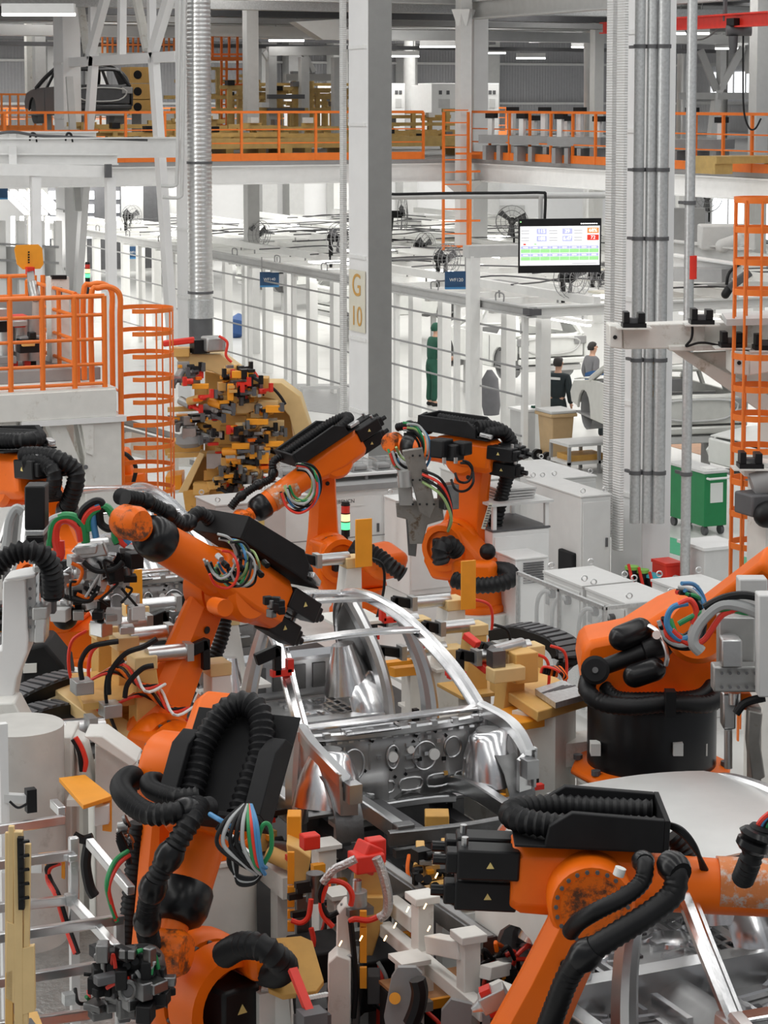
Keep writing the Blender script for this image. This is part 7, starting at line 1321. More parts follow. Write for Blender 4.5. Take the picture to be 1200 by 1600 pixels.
for i in range(14): part('clamp', clampmb(P(q.uniform(648, 760), q.uniform(1330, 1410), 14.5), q, .5), [q.choice(['black', 'steel_dark', 'yellow']), 'black', q.choice(['red', 'amber', 'machined'])], K)
# other small machinery on the dark floor
K = thing('deflector_plate', 'ochre octagonal plate in front of the white cylinder', 'plate', foot_of(P(455, 1510, 12.6)))
part('plate', MB().slab([P(x, y, 12.6+(1555-y)*.004) for x, y in ((404, 1468), (470, 1462), (488, 1470), (506, 1532), (494, 1548), (442, 1555), (420, 1545))], V3((0, 0, -.03))), 'ochre', K, bevel=.004); part('stand', MB().slab([P(x, y, 12.8) for x, y in ((408, 1545), (450, 1552), (462, 1680), (408, 1680))], FW*.3), 'ped_white', K)
c0_ = P(430, 1550, 12.8); part('column', MB().bx((c0_.x-.1, c0_.y, .018), (c0_.x+.1, c0_.y+.2, c0_.z)), 'ped_white', K)
a, b = P(457, 1514, 12.2), P(487, 1590, 12.0); K = thing('red_bar', 'red bar leaning over the ochre octagonal plate', 'bar', foot_of(b)); part('bar', MB().beam(a, b, .05, .03), 'red', K); part('foot', MB().box(b, (.14, .12, .08)), 'grey_dark', K); part('post', MB().bx(foot_of(b)+V3((-.04, -.04, 0)), b+V3((.04, .04, -.03))), 'grey_dark', K)
K = thing('valve_terminal', 'dark valve terminal with a row of white connectors beside the red bar', 'valve terminal', foot_of(P(488, 1565, 12.6)))
part('block', MB().slab([P(462, 1566, 12.5), P(510, 1556, 12.7), P(512, 1575, 12.6), P(464, 1588, 12.4)], FW*.2), 'black', K)
for i in range(7): part('connector', MB().cyl(P(484+i*4.2, 1561-i*.8, 12.5), P(484+i*4.2, 1556-i*.8, 12.5), .015, n=8), 'paper', K)
part('stand', MB().bx(foot_of(P(488, 1585, 12.7))+V3((-.1, -.05, 0)), P(488, 1585, 12.7)+V3((.1, .05, 0))), 'grey_dark', K)
for i, (pts, m, l) in enumerate(((((600, 1590), (612, 1528), (622, 1512), (650, 1512), (660, 1522), (640, 1600), (610, 1640)), 'grey', 'grey guard sheet standing under the car nose'), (((690, 1580), (705, 1562), (738, 1570), (734, 1640), (688, 1640)), 'grey', 'small grey guard sheet at the bottom edge below the white frame'))):
    K = thing('guard_sheet', l, 'guard', foot_of(P(640 if i == 0 else 712, 1600, 12.9))); part('sheet', MB().slab([P(x, y, 12.9-.2*i) for x, y in pts], FW*.04), m, K); cc = P(630 if i == 0 else 712, 1590, 13.0-.2*i); part('post', MB().bx(foot_of(cc)+V3((-.04, .0, 0)), cc+V3((.04, .08, 0))), 'grey_dark', K)
    if i == 0: part('warning_dot', MB().cyl(P(617, 1560, 12.87), P(617, 1560, 12.84), .035), 'amber', K); part('bundle', MB().tube(cat([P(652, 1530, 12.7), P(656, 1550, 12.7), P(652, 1575, 12.7), P(642, 1600, 12.7)], 5), .05), 'rubber', K)
K = thing('sensor_gun', 'silver and red nozzle tool at the bottom edge left of the lower right robot', 'tool', foot_of(P(765, 1562, 12.0))); part('body', MB().beam(P(752, 1570, 12.0), P(792, 1550, 12.0), .12, .10), 'machined', K, bevel=.008); part('nozzle', MB().lathe(P(752, 1570, 12.0), P(738, 1578, 12.0), [(0, .04), (1, .015)], 12), 'galv', K)
part('red_cap', MB().beam(P(752, 1556, 12.0), P(768, 1549, 12.0), .08, .07), 'red', K); part('red_base', MB().beam(P(765, 1582, 12.1), P(782, 1574, 12.1), .1, .08), 'red', K); cc = P(772, 1585, 12.1); part('post', MB().bx(foot_of(cc)+V3((-.05, -.05, 0)), cc+V3((.05, .05, 0))), 'grey_dark', K)
K = thing('hose_tangle', 'tangle of black and red cables beside the lower right robot link', 'cables', foot_of(P(790, 1500, 13.2)))
for i in range(14): a_ = P(q.uniform(768, 812), q.uniform(1470, 1560), 13.2); part('cable', MB().tube(cat([a_, a_+V3((q.uniform(-.15, .15), 0, q.uniform(-.1, .1))), a_+V3((q.uniform(-.2, .2), .1, -.2)), foot_of(a_)], 6), .014), q.choice(['rubber', 'hose_red', 'rubber', 'orange']), K)
for i in range(8): part('fitting', MB().box(P(q.uniform(770, 810), q.uniform(1500, 1550), 13.1), (.07, .07, .09)), q.choice(['black', 'steel_dark', 'red', 'amber']), K)
# posts and dark equipment filling the pit under the car nose
for i, (x, y, d, l, m) in enumerate(((506, 1322, 15.6, 'white post behind the hoses left of the red clamp head', 'ped_white'), (531, 1398, 15.0, 'short white post just left of the red clamp head', 'ped_white'), (622, 1372, 15.6, 'white post behind the black guide rail under the car nose', 'ped_white'), (640, 1502, 13.4, 'white post behind the grey guard sheet', 'ped_white'), (540, 1290, 16.4, 'white post under the left front wheel housing of the open car', 'ped_white'))):
    t = P(x, y, d); K = thing('support_post', l, 'post', foot_of(t), group='white posts under the open car'); part('post', MB().bx((t.x-.07, t.y-.07, .018), (t.x+.07, t.y+.07, t.z)), m, K, bevel=.006); part('cap_plate', MB().bx((t.x-.10, t.y-.10, t.z), (t.x+.10, t.y+.10, t.z+.03)), m, K)
    for j in range(3): part('fitting', MB().box(t+V3((q.uniform(-.1, .1), -.09, -.12-j*.14)), (.09, .06, .06)), q.choice(['black', 'steel_dark', 'amber', 'machined']), K)
for i, (x, y, d, w_, h_, l) in enumerate(((636, 1345, 15.8, .45, .5, 'dark equipment box behind the black guide rail'), (500, 1470, 14.6, .35, .6, 'dark equipment box between the amber strips and the white tower'), (600, 1480, 14.6, .5, .35, 'low dark box behind the yellow tapered bracket'), (690, 1540, 13.8, .7, .3, 'low dark box with a brown top under the white frame'), (820, 1560, 13.0, .5, .5, 'dark box behind the link of the lower right robot'))):
    t = P(x, y, d); K = thing('equipment_box', l, 'box', foot_of(t), group='dark boxes in the pit'); part('body', MB().bx((t.x-w_/2, t.y-.2, t.z-h_), (t.x+w_/2, t.y+.2, t.z)), 'black_matte', K, bevel=.02); part('stand', MB().bx((t.x-.08, t.y-.08, .018), (t.x+.08, t.y+.08, t.z-h_)), 'grey_dark', K)
    if i == 3: part('brown_top', MB().bx((t.x-w_/2, t.y-.2, t.z), (t.x+w_/2, t.y+.2, t.z+.02)), 'brown_floor', K); part('amber_edge', MB().bx((t.x-w_/2, t.y-.23, t.z-.04), (t.x+w_/2, t.y-.2, t.z+.02)), 'amber', K)
    for j in range(5): o_ = t+V3((q.uniform(-w_/2, w_/2), -.22, -q.uniform(0, h_*.5))); part('cable', MB().tube(cat([o_, o_+V3((q.uniform(-.1, .1), -.08, -.1)), o_+V3((q.uniform(-.15, .15), -.05, -.3)), V3((o_.x, o_.y, .05))], 5), .014), q.choice(['rubber', 'hose_red', 'rubber', 'hose_grey']), K)
for i in range(12): 
    x_, y_ = q.uniform(495, 640), q.uniform(1330, 1420); part('pipe_run', MB().tube(cat([P(x_, y_, 15.2), P(x_+q.uniform(-20, 20), y_+25, 15.1), P(x_+q.uniform(-20, 20), y_+60, 15.0)], 5), .014), q.choice(['rubber', 'hose_red', 'hose_grey', 'rubber', 'orange']), K)
# weld sparks
mat('spark', (1, .55, .22), .4, var=0, emit=9)
b = MB()
for x, y in ((680, 1372), (700, 1350), (662, 1420), (635, 1425), (668, 1455), (530, 1478), (562, 1470), (745, 1360), (742, 1382), (713, 1400), (615, 1450), (600, 1470)): c = P(x, y, 13.3); b.beam(c, c+V3((.018, 0, .03)), .006, .006)
tag(single('weld_sparks', b, 'spark', 'tiny glowing weld sparks flying under the car nose', 'sparks'), kind='stuff')
# a clutter of clamps along both sides of the bodies
for side, name, lab in ((-1, 'left', 'row of small clamps and cylinders along the near side of the open car'), (1, 'right', 'row of small clamps and cylinders along the far side of the open car')):
    K = thing('clamp_strip', lab, 'clamp row', (LX+side*1.05, LY, .018)); part('beam', MB().bx((LX+side*1.05-.08, LY-1.4, LZ-.1), (LX+side*1.05+.08, LY+2.2, LZ+.06)), 'ped_white', K)
    for t in (-1.2, .4, 2.0): part('leg', MB().bx((LX+side*1.05-.07, LY+t-.07, .018), (LX+side*1.05+.07, LY+t+.07, LZ-.1)), 'ped_white', K)
    for i in range(14):
        c = V3((LX+side*(1.05+q.uniform(-.08, .1)), LY-1.3+i*.25, LZ+.14+q.uniform(0, .15))); part('clamp', clampmb(c, q, .8), [q.choice(['yellow', 'steel_dark', 'amber', 'yellow']), 'black', q.choice(['red', 'machined', 'amber'])], K)
K = thing('clamp_row', 'row of clamps and yellow blocks beside the silver car behind the left robots', 'clamp row', (LX-1.15, LY+PITCHC-.5, .018)); part('beam', MB().bx((LX-1.25, LY+PITCHC-2.4, LZ-.1), (LX-1.05, LY+PITCHC+1.5, LZ+.06)), 'ped_white', K)
for t in (-2.2, 1.2): part('leg', MB().bx((LX-1.22, LY+PITCHC+t-.07, .018), (LX-1.08, LY+PITCHC+t+.07, LZ-.1)), 'ped_white', K)
for i in range(16): c = V3((LX-1.15+q.uniform(-.12, .12), LY+PITCHC-2.3+i*.24, LZ+.16+q.uniform(0, .3))); part('clamp', clampmb(c, q, .9), [q.choice(['yellow', 'steel_dark', 'steel', 'black']), 'black', q.choice(['red', 'machined', 'amber'])], K)
# ================================================================ LEFT FOREGROUND
D = 15.6; K = thing('press_machine', 'white machine arm with a slanted foot at the left picture edge', 'machine', foot_of(P(20, 1060, D)))
def lp(name, pts, d, t, m, bevel=.012, n=None): return part(name, MB().slab([P(x, y, d) for x, y in pts], FW*t), m, K, bevel=bevel)
lp('upper_arm', ((4, 908), (26, 902), (40, 905), (44, 1000), (42, 1020), (26, 1060), (18, 1105), (-20, 1130), (-20, 1030), (2, 1015)), D, .30, 'cabinet_white'); lp('side_plate', ((40, 900), (56, 898), (56, 1004), (44, 1004)), D+.05, .3, 'cabinet'); lp('top_cap', ((4, 906), (30, 900), (56, 897), (56, 902), (28, 908)), D-.05, .3, 'cabinet_white')
lp('lower_foot', ((-20, 1100), (22, 1098), (50, 1150), (30, 1165), (-20, 1190)), D-.2, .3, 'ped_white')
for y in range(5): part('bolt', MB().cyl(P(47, 920+y*15, D-.02), P(47, 920+y*15, D+.03), .012, n=8), 'grey_dark', K)
part('post', MB().bx(foot_of(P(0, 1100, D+.3))+V3((-.3, 0, 0)), P(0, 1100, D+.3)+V3((.0, .3, 0))), 'ped_white', K)
part('guide_column', MB().cyl(P(61, 880, D+.1), P(60, 1000, D+.1), .045, n=16), 'steel_bright', K); lp('guide_block', ((50, 950), (74, 948), (74, 968), (50, 970)), D-.05, .2, 'machined'); lp('guide_block', ((52, 885), (70, 885), (70, 895), (52, 895)), D-.05, .2, 'machined')
lp('lower_block', ((54, 965), (72, 965), (70, 1005), (52, 1005)), D, .2, 'steel'); lp('rear_body', ((40, 905), (86, 905), (86, 960), (40, 960)), D+.35, .1, 'grey_dark')
K = thing('servo_motor', 'black servo motor standing on the left machine above the white arm', 'motor', P(54, 870, D+.1)); 
for (x0, y0_, x1, y1, m) in ((38, 760, 70, 828, 'black'), (40, 838, 68, 852, 'black'), (38, 828, 69, 838, 'galv'), (44, 852, 66, 882, 'steel_dark')): part('housing' if y0_ == 760 else 'flange', MB().slab([P(x0, y1, D), P(x1, y1, D), P(x1, y0_, D), P(x0, y0_, D)], FW*.2), m, K, bevel=.012)
K = thing('corrugated_hose', 'thick black corrugated hose arching over the white arm at the left edge', 'hose', P(40, 870, D-.2)); hose(K, 'hose_body', [P(-20, 905, D-.2), P(0, 880, D-.2), P(25, 864, D-.2), P(55, 862, D-.2), P(75, 876, D-.15), P(82, 900, D-.1), P(82, 928, D)], .07, rib=.09); part('end_collar', MB().cyl(P(82, 915, D), P(82, 932, D), .085), 'black_gloss', K)
K = thing('cable', 'grey cable curving down the left edge beside the black motor', 'cable', P(10, 860, D+.3)); part('strand', MB().tube(cat([P(-10, 890, D+.3), P(8, 860, D+.3), P(15, 815, D+.3), P(25, 795, D+.3), P(36, 800, D+.3)], 6), .035), 'hose_grey', K)
# welding gun head held by the big left robot
D = 16.6; K = thing('welding_gun', 'silver welding head with looped red and green hoses held by the large left robot', 'welding gun', P(160, 880, D))
for pts, d, t, m in ((((95, 895), (140, 865), (182, 868), (172, 886), (120, 905), (90, 912)), D-.2, .12, 'steel_bright'), (((110, 862), (120, 852), (160, 848), (168, 868), (130, 874)), D-.3, .1, 'steel'), (((115, 855), (152, 852), (150, 866), (118, 868)), D-.35, .06, 'galv'), (((155, 865), (200, 862), (205, 880), (175, 890)), D-.1, .3, 'black'), (((95, 920), (130, 912), (136, 930), (100, 940)), D-.2, .2, 'machined'), (((120, 905), (160, 880), (170, 900), (140, 935), (125, 930)), D, .14, 'steel'), (((130, 935), (140, 930), (165, 985), (152, 984)), D+.05, .06, 'steel_bright'), (((75, 940), (108, 950), (98, 970), (70, 962)), D-.2, .12, 'machined'), (((185, 855), (210, 858), (206, 900), (190, 905)), D-.1, .16, 'steel_dark'), (((165, 895), (200, 885), (204, 905), (170, 915)), D-.15, .1, 'steel_dark')):
    part('gun_plate', MB().slab([P(x, y, d) for x, y in pts], FW*t), m, K, bevel=.01)
for m, r, pts in (('hose_green', .034, ((76, 855), (82, 820), (95, 808), (115, 808), (130, 822), (134, 848))), ('hose_red', .034, ((92, 868), (86, 840), (90, 818), (105, 812), (122, 824), (128, 845))), ('hose_grey', .03, ((70, 850), (72, 825), (82, 812), (98, 806))), ('hose_red', .032, ((128, 838), (130, 815), (142, 798), (158, 792))), ('rubber', .03, ((122, 828), (128, 800), (145, 785), (158, 785), (160, 800))), ('hose_blue', .026, ((150, 840), (146, 815), (148, 795), (156, 788))), ('hose_green', .03, ((138, 830), (138, 812), (150, 798), (165, 792), (176, 805), (180, 822))), ('rubber', .03, ((155, 800), (158, 818), (170, 826), (182, 820))), ('hose_red', .03, ((186, 830), (190, 845), (198, 852))), ('hose_green', .03, ((180, 825), (180, 840), (184, 848))), ('hose_blue', .028, ((194, 830), (196, 842), (202, 850))), ('hose_red', .028, ((80, 872), (95, 870), (95, 845))), ('orange', .014, ((105, 915), (122, 910), (128, 890), (112, 880))), ('orange', .014, ((120, 928), (140, 935), (162, 930), (170, 915))), ('rubber', .02, ((130, 878), (150, 892), (178, 890), (192, 878))), ('rubber', .02, ((90, 925), (110, 935), (140, 938), (155, 915)))):
    part('looped_hose', MB().tube(cat([P(x, y, D-.35) for x, y in pts], 7), r, 9), m, K)
part('gas_hose', MB().lathe(P(190, 845, D-.3), P(193, 800, D-.1), [(0, .05), (.3, .075), (.5, .075), (.55, .06), (1, .06)], 14), 'black_gloss', K); hose(K, 'supply_hose', [P(193, 812, D-.1), P(200, 795, D), P(198, 780, D+.1), P(186, 775, D+.2)], .06)
q = random.Random(77)
for i in range(34): c = P(q.uniform(90, 218), q.uniform(868, 985), D-q.uniform(.0, .3)); part('fitting', MB().box(c, (q.uniform(.05, .14), q.uniform(.05, .12), q.uniform(.05, .12)), rz=q.uniform(0, 3)), q.choice(['steel', 'black', 'machined', 'steel', 'cabinet', 'steel_bright']), K, bevel=.006)
for i in range(10): a_ = P(q.uniform(100, 210), q.uniform(870, 940), D-.35); part('thin_cable', MB().tube(cat([a_, a_+V3((q.uniform(-.08, .08), 0, q.uniform(-.05, .08))), a_+V3((q.uniform(-.12, .12), 0, -.12))], 6), .010), q.choice(['rubber', 'hose_grey', 'hose_grey', 'rubber']), K)
part('support_hose', MB().capsule(P(85, 975, D-.1), P(118, 952, D-.1), .1), 'rubber', K)
# black control box and white label under the welding head
K = thing('robot_base_cover', 'black robot base cover with a white label at the left', 'cover', foot_of(P(60, 1030, 17.5))); part('cover', MB().slab([P(x, y, 17.4) for x, y in ((28, 1078), (40, 1012), (70, 1005), (100, 1042), (105, 1075))], FW*.5), 'black_matte', K, bevel=.03); part('label', MB().slab([P(x, y, 17.38) for x, y in ((36, 1038), (57, 1037), (57, 1051), (36, 1052))], FW*.02), 'label_white', K); c = P(70, 1060, 17.7); part('pedestal', MB().lathe(foot_of(c), c, [(0, .42), (1, .42)], 28), 'ped_white', K)
# white plinths and tall shroud
c = P(32, 1300, 14.6); K = thing('round_shroud', 'tall beige white round shroud at the left edge', 'shroud', foot_of(c)); part('drum', MB().lathe(foot_of(c), V3((c.x, c.y, P(32, 1132, 14.6).z)), [(0, .30), (1, .30)], 36), 'concrete', K)
K = thing('white_stand', 'white steel stand under the fixture table at the lower left', 'stand', foot_of(P(150, 1350, 14.8)))
for pts, d, t in ((((91, 1152), (112, 1152), (112, 1520), (91, 1500)), 14.8, .4), (((112, 1150), (132, 1160), (150, 1240), (132, 1240)), 14.9, .2), (((148, 1162), (215, 1195), (215, 1500), (150, 1480)), 14.8, .35), (((130, 1150), (160, 1150), (215, 1190), (205, 1200)), 14.6, .3)): part('panel', MB().slab([P(x, y, d) for x, y in pts], FW*t), 'ped_white', K, bevel=.01)
for x in (101, 180): c = P(x, 1480, 15.0); part('foot', MB().bx(foot_of(c)+V3((-.08, -.08, 0)), c+V3((.08, .08, .3))), 'ped_white', K)
for pts, m in ((((118, 1152), (128, 1170), (134, 1190), (131, 1205)), 'hose_red'), (((114, 1155), (124, 1175), (128, 1205)), 'rubber')): part('cable', MB().tube(cat([P(x, y, 14.6) for x, y in pts], 5), .018), m, K)
K = thing('junction_shelf', 'orange steel shelf with a grey junction box under it at the left', 'shelf', P(140, 1250, 14.0))
part('shelf_top', MB().slab([P(92, 1215, 14.2), P(133, 1210, 14.4), P(175, 1243, 13.9), P(130, 1258, 13.7)], (0, 0, -.03)), 'amber', K, bevel=.004); part('back_plate', MB().slab([P(160, 1256, 13.9), P(174, 1243, 13.9), P(174, 1300, 13.9), P(160, 1298, 13.9)], FW*.03), 'amber', K); part('junction_box', MB().slab([P(147, 1262, 13.85), P(170, 1258, 13.85), P(170, 1288, 13.85), P(147, 1292, 13.85)], FW*.18), 'cabinet', K, bevel=.006); part('bracket', MB().slab([P(104, 1250, 14.5), P(160, 1250, 14.5), P(160, 1260, 14.5), P(104, 1260, 14.5)], FW*.2), 'ped_white', K)
K = thing('junction_shelf', 'small orange bracket with cables on the aluminium guard at the left', 'shelf', P(80, 1335, 13.0)); part('shelf_top', MB().slab([P(60, 1333, 13.0), P(88, 1330, 13.1), P(100, 1342, 12.9), P(72, 1346, 12.8)], (0, 0, -.03)), 'amber', K); part('back_plate', MB().slab([P(96, 1345, 12.9), P(101, 1342, 12.9), P(101, 1374, 12.9), P(96, 1372, 12.9)], FW*.03), 'amber', K)
for m, dx in (('hose_red', 0), ('rubber', 4)): part('cable', MB().tube(cat([P(95-dx, 1348, 12.8), P(78-dx, 1356, 12.8), P(75+dx, 1375, 12.8), P(88+dx, 1400, 12.7), P(100+dx, 1440, 12.7), P(118+dx, 1490, 12.6)], 6), .016), m, K)
K = thing('cable_bundle', 'black cables hanging down the white stand at the lower left', 'cable', P(130, 1330, 13.9)); part('bundle', MB().tube(cat([P(115, 1305, 13.9), P(130, 1312, 13.9), P(145, 1308, 13.9)], 5), .03), 'rubber', K); part('bundle', MB().tube(cat([P(138, 1318, 13.9), P(134, 1350, 13.9), P(140, 1385, 13.9), P(148, 1400, 13.9)], 6), .035), 'rubber', K)
# aluminium guard rails
K = thing('aluminium_guard', 'aluminium profile guard rails in the lower left corner', 'guard rail', foot_of(P(100, 1500, 12.0)))
def ar(x0, y0_, d0, x1, y1, d1, w=.05): return part('rail', MB().beam(P(x0, y0_, d0), P(x1, y1, d1), w, w*1.1), 'alu', K, bevel=.006)
for t in ((-20, 1298, 12.6, 98, 1281, 13.1), (-20, 1350, 12.3, 92, 1340, 12.8), (-20, 1353, 12.2, 112, 1336, 12.7), (-20, 1420, 12.2, 110, 1406, 12.7), (-20, 1468, 11.7, 190, 1436, 12.5), (-20, 1538, 11.6, 152, 1510, 12.2), (-20, 1606, 11.5, 156, 1582, 12.1), (110, 1405, 12.7, 182, 1482, 12.1), (140, 1316, 13.2, 205, 1392, 12.6), (84, 1255, 13.4, 97, 1268, 13.2)): ar(*t)
for x, y0_, y1, d in ((115, 1308, 1408, 12.7), (113, 1335, 1345, 12.65)): ar(x, y0_, d, x, y1, d)
c = P(115, 1408, 12.7); part('post', MB().bx(foot_of(c)+V3((-.025, -.025, 0)), c+V3((.025, .025, 0))), 'alu', K); c = P(186, 1437, 12.5); part('post', MB().bx(foot_of(c)+V3((-.025, -.025, 0)), c+V3((.025, .025, 0))), 'alu', K)
for x, y in ((107, 1560), (110, 1405)): part('corner_bracket', MB().box(P(x, y, 11.9 if y > 1500 else 12.65), (.06, .06, .06)), 'galv', K)
single('checker_floor', MB().slab([F(50, 1470, .05), F(190, 1440, .05), F(260, 1640, .05), F(30, 1640, .05)], (0, 0, -.03)), 'checker', 'grey checker plate step on the floor at the lower left', 'floor plate', kind='structure')
zz = 2.0; p0 = F(60, 1475, .9)
K = thing('checker_platform', 'raised checker plate platform in the lower left corner', 'platform', foot_of(F(110, 1540, .9))); part('plate', MB().slab([F(42, 1470, .9), F(150, 1452, .9), F(235, 1640, .9), F(40, 1640, .9)], (0, 0, -.04)), 'checker', K)
for x, y in ((70, 1500), (150, 1620)): c = F(x, y, .9); part('leg', MB().bx(foot_of(c)+V3((-.05, -.05, 0)), c+V3((.05, .05, -.03))), 'grey_dark', K)
# yellow stick rack
D = 11.2; K = thing('stick_rack', 'rack of upright yellow sticks with black foam at the left edge', 'rack', foot_of(P(35, 1600, D)))
for i, (x0, y0_, x1, y1, w) in enumerate(((18, 1290, 16, 1600, .03), (12, 1300, 12, 1640, .025), (29, 1298, 30, 1600, .045), (44, 1318, 40, 1600, .03))): part('stick', MB().beam(P(x0, y0_, D), P(x1, y1, D), w, w, RT), 'yellow_pale', K, bevel=.004)
part('foam_strip', MB().beam(P(32, 1308, D-.04), P(34, 1420, D-.04), .035, .03, RT), 'black_matte', K)
for i in range(5): part('tie', MB().box(P(38, 1315+i*22, D-.05), (.05, .02, .012)), 'black', K)
for pts, m in ((((10, 1440), (24, 1445), (24, 1570), (8, 1560)), 'yellow_pale'), (((33, 1482), (53, 1478), (55, 1580), (30, 1588)), 'yellow_pale'), (((8, 1520), (20, 1515), (20, 1640), (8, 1640)), 'yellow')): part('board', MB().slab([P(x, y, D-.02) for x, y in pts], FW*.04), m, K, bevel=.004)
part('base', MB().slab([F(20, 1585, 1.7), F(58, 1580, 1.7), F(66, 1600, 1.7), F(24, 1606, 1.7)], (0, 0, -.05)), 'yellow', K); c = P(36, 1600, D+.1); part('post', MB().bx(foot_of(c)+V3((-.06, -.06, 0)), c+V3((.06, .06, 0))), 'grey_dark', K)
K = thing('small_sensor', 'small grey sensor arm with a black tip at the left edge', 'sensor', P(40, 1248, 13.0)); part('arm', MB().beam(P(5, 1246, 13.0), P(42, 1248, 13.0), .05, .05), 'cabinet', K); part('tip', MB().box(P(48, 1250, 13.0), (.06, .06, .14)), 'black', K); part('cable', MB().tube(cat([P(15, 1252, 12.9), P(28, 1262, 12.9), P(42, 1256, 12.9)], 5), .008), 'black', K); part('pole', MB().beam(P(4, 1130, 13.0), P(8, 1360, 13.0), .05, .05, (0, 1, 0)), 'cabinet_white', K); part('bar', MB().beam(P(4, 1356, 12.8), P(66, 1356, 12.8), .04, .05), 'cabinet_white', K); c = P(8, 1358, 13.0); part('post', MB().bx(foot_of(c)+V3((-.03, -.03, 0)), c+V3((.03, .03, 0))), 'cabinet_white', K)
K = thing('hydraulic_fittings', 'cluster of black hose fittings left of the lower left robot', 'fittings', P(192, 1300, 13.2))
for i in range(9): part('fitting', MB().cyl(P(182+q.uniform(0, 22), 1282+i*5, 13.1), P(190+q.uniform(0, 22), 1280+i*5, 13.1), .03), q.choice(['black', 'steel_dark', 'machined']), K)
for i in range(4): part('hose', MB().tube(cat([P(185, 1300+i*4, 13.0), P(192, 1315+i*5, 13.0), P(198, 1330, 13.0), P(202, 1350, 13.0)], 5), .018), 'rubber', K)
# ================================================================ PEOPLE
def skin_mesh(name, joints, edges, mname, parent, sub=2):
    """one continuous surface grown round a skeleton; joints: {key: (point, radius or (rx, ry))}"""
    me = bpy.data.meshes.new(name); ks = list(joints); ix = {k: i for i, k in enumerate(ks)}
    me.from_pydata([tuple(joints[k][0]) for k in ks], [(ix[a], ix[b]) for a, b in edges], []); me.materials.append(M[mname])
    o = bpy.data.objects.new(name, me); C.objects.link(o)
    md = o.modifiers.new('skin', 'SKIN'); md.use_smooth_shade = True; md.branch_smoothing = .3
    if not me.skin_vertices: me.attributes
    lay = me.skin_vertices[0] if me.skin_vertices else None
    if lay is None:
        bpy.context.view_layer.objects.active = o; bpy.ops.mesh.customdata_skin_add(); lay = me.skin_vertices[0]
    for i, k in enumerate(ks):
        r = joints[k][1]; lay.data[i].radius = r if isinstance(r, tuple) else (r, r); lay.data[i].use_root = (i == 0)
    s = o.modifiers.new('sub', 'SUBSURF'); s.levels = sub; s.render_levels = sub
    o.parent = parent; return o
def person(loc, rz, label, jacket, trousers, pose=None, hair='hair', cap=None, H=1.74, seated=False, back=None, lean=0.0):
    """stands at loc facing -Y before turning by rz"""
    K = thing('person', label, 'person', loc, rz); k = H/1.74; j = {}
    hipz, shz = (.93, 1.42) if not seated else (.50, .99)
    def J(n, p, r): j[n] = (V3(p)*k, r if isinstance(r, tuple) else r*k)
    ly = -lean
    J('pelvis', (0, 0, hipz), (.135*k, .10*k)); J('waist', (0, ly*.3, hipz+.17), (.125*k, .095*k)); J('chest', (0, ly*.8-.01, shz-.12), (.14*k, .10*k)); J('neck0', (0, ly, shz+.04), (.07*k, .065*k)); J('neck', (0, ly-.015, shz+.09), .055); J('head0', (0, ly-.03, shz+.14), (.070*k, .080*k)); J('head', (0, ly-.03, shz+.22), (.082*k, .096*k)); J('crown', (0, ly-.02, shz+.29), (.06*k, .07*k))
    E_ = [('pelvis', 'waist'), ('waist', 'chest'), ('chest', 'neck0'), ('neck0', 'neck'), ('neck', 'head0'), ('head0', 'head'), ('head', 'crown')]
    P_ = dict(armL=((.20, ly, shz-.02), (.26, ly+.05, shz-.30), (.25, ly-.06, shz-.55)), armR=((-.20, ly, shz-.02), (-.26, ly+.05, shz-.30), (-.25, ly-.06, shz-.55)),
              legL=((.09, 0, hipz-.05), (.10, -.03, .50), (.10, .02, .09), (.11, -.13, .035)), legR=((-.09, 0, hipz-.05), (-.10, -.03, .50), (-.10, .02, .09), (-.11, -.13, .035)))
    if seated: P_.update(legL=((.09, 0, hipz-.02), (.12, -.42, .50), (.12, -.40, .09), (.12, -.55, .04)), legR=((-.09, 0, hipz-.02), (-.12, -.42, .50), (-.12, -.40, .09), (-.12, -.55, .04)))
    if pose: P_.update(pose)
    for s in 'LR':
        a, b, c = P_['arm'+s]; J('sh'+s, a, .052); J('el'+s, b, .046); J('wr'+s, c, .031); E_.extend([('chest', 'sh'+s), ('sh'+s, 'el'+s), ('el'+s, 'wr'+s)])
        a, b, c, d = P_['leg'+s]; J('th'+s, a, .088); J('kn'+s, b, .062); J('an'+s, c, .045); J('toe'+s, d, .038); E_.extend([('pelvis', 'th'+s), ('th'+s, 'kn'+s), ('kn'+s, 'an'+s), ('an'+s, 'toe'+s)])
        dv = (V3(c and P_['arm'+s][2])-V3(P_['arm'+s][1])).normalized(); w = V3(P_['arm'+s][2]); sx = 1 if s == 'L' else -1
        J('pa'+s, w+dv*.06, (.030*k, .018*k)); E_.append(('wr'+s, 'pa'+s)); side = V3((0, 1, 0)); side = (side-dv*side.dot(dv)).normalized()
        for f, (o_, L_) in enumerate(((-.030, .075), (-.010, .088), (.010, .082), (.028, .065))):
            J('f%d%s' % (f, s), w+dv*.10+side*o_, .0095); J('g%d%s' % (f, s), w+dv*(.10+L_*.55)+side*o_*1.1+V3((-sx*.012, 0, 0)), .0085); J('h%d%s' % (f, s), w+dv*(.10+L_*.95)+side*o_+V3((-sx*.03, 0, 0)), .0075); E_.extend([('pa'+s, 'f%d%s' % (f, s)), ('f%d%s' % (f, s), 'g%d%s' % (f, s)), ('g%d%s' % (f, s), 'h%d%s' % (f, s))])
        J('t1'+s, w+dv*.05+side*-.045, .011); J('t2'+s, w+dv*.09+side*-.062, .0095); E_.extend([('pa'+s, 't1'+s), ('t1'+s, 't2'+s)])
    skin_mesh('body', j, E_, 'skin', K)
    hd = V3((0, ly-.03, shz+.215))*k
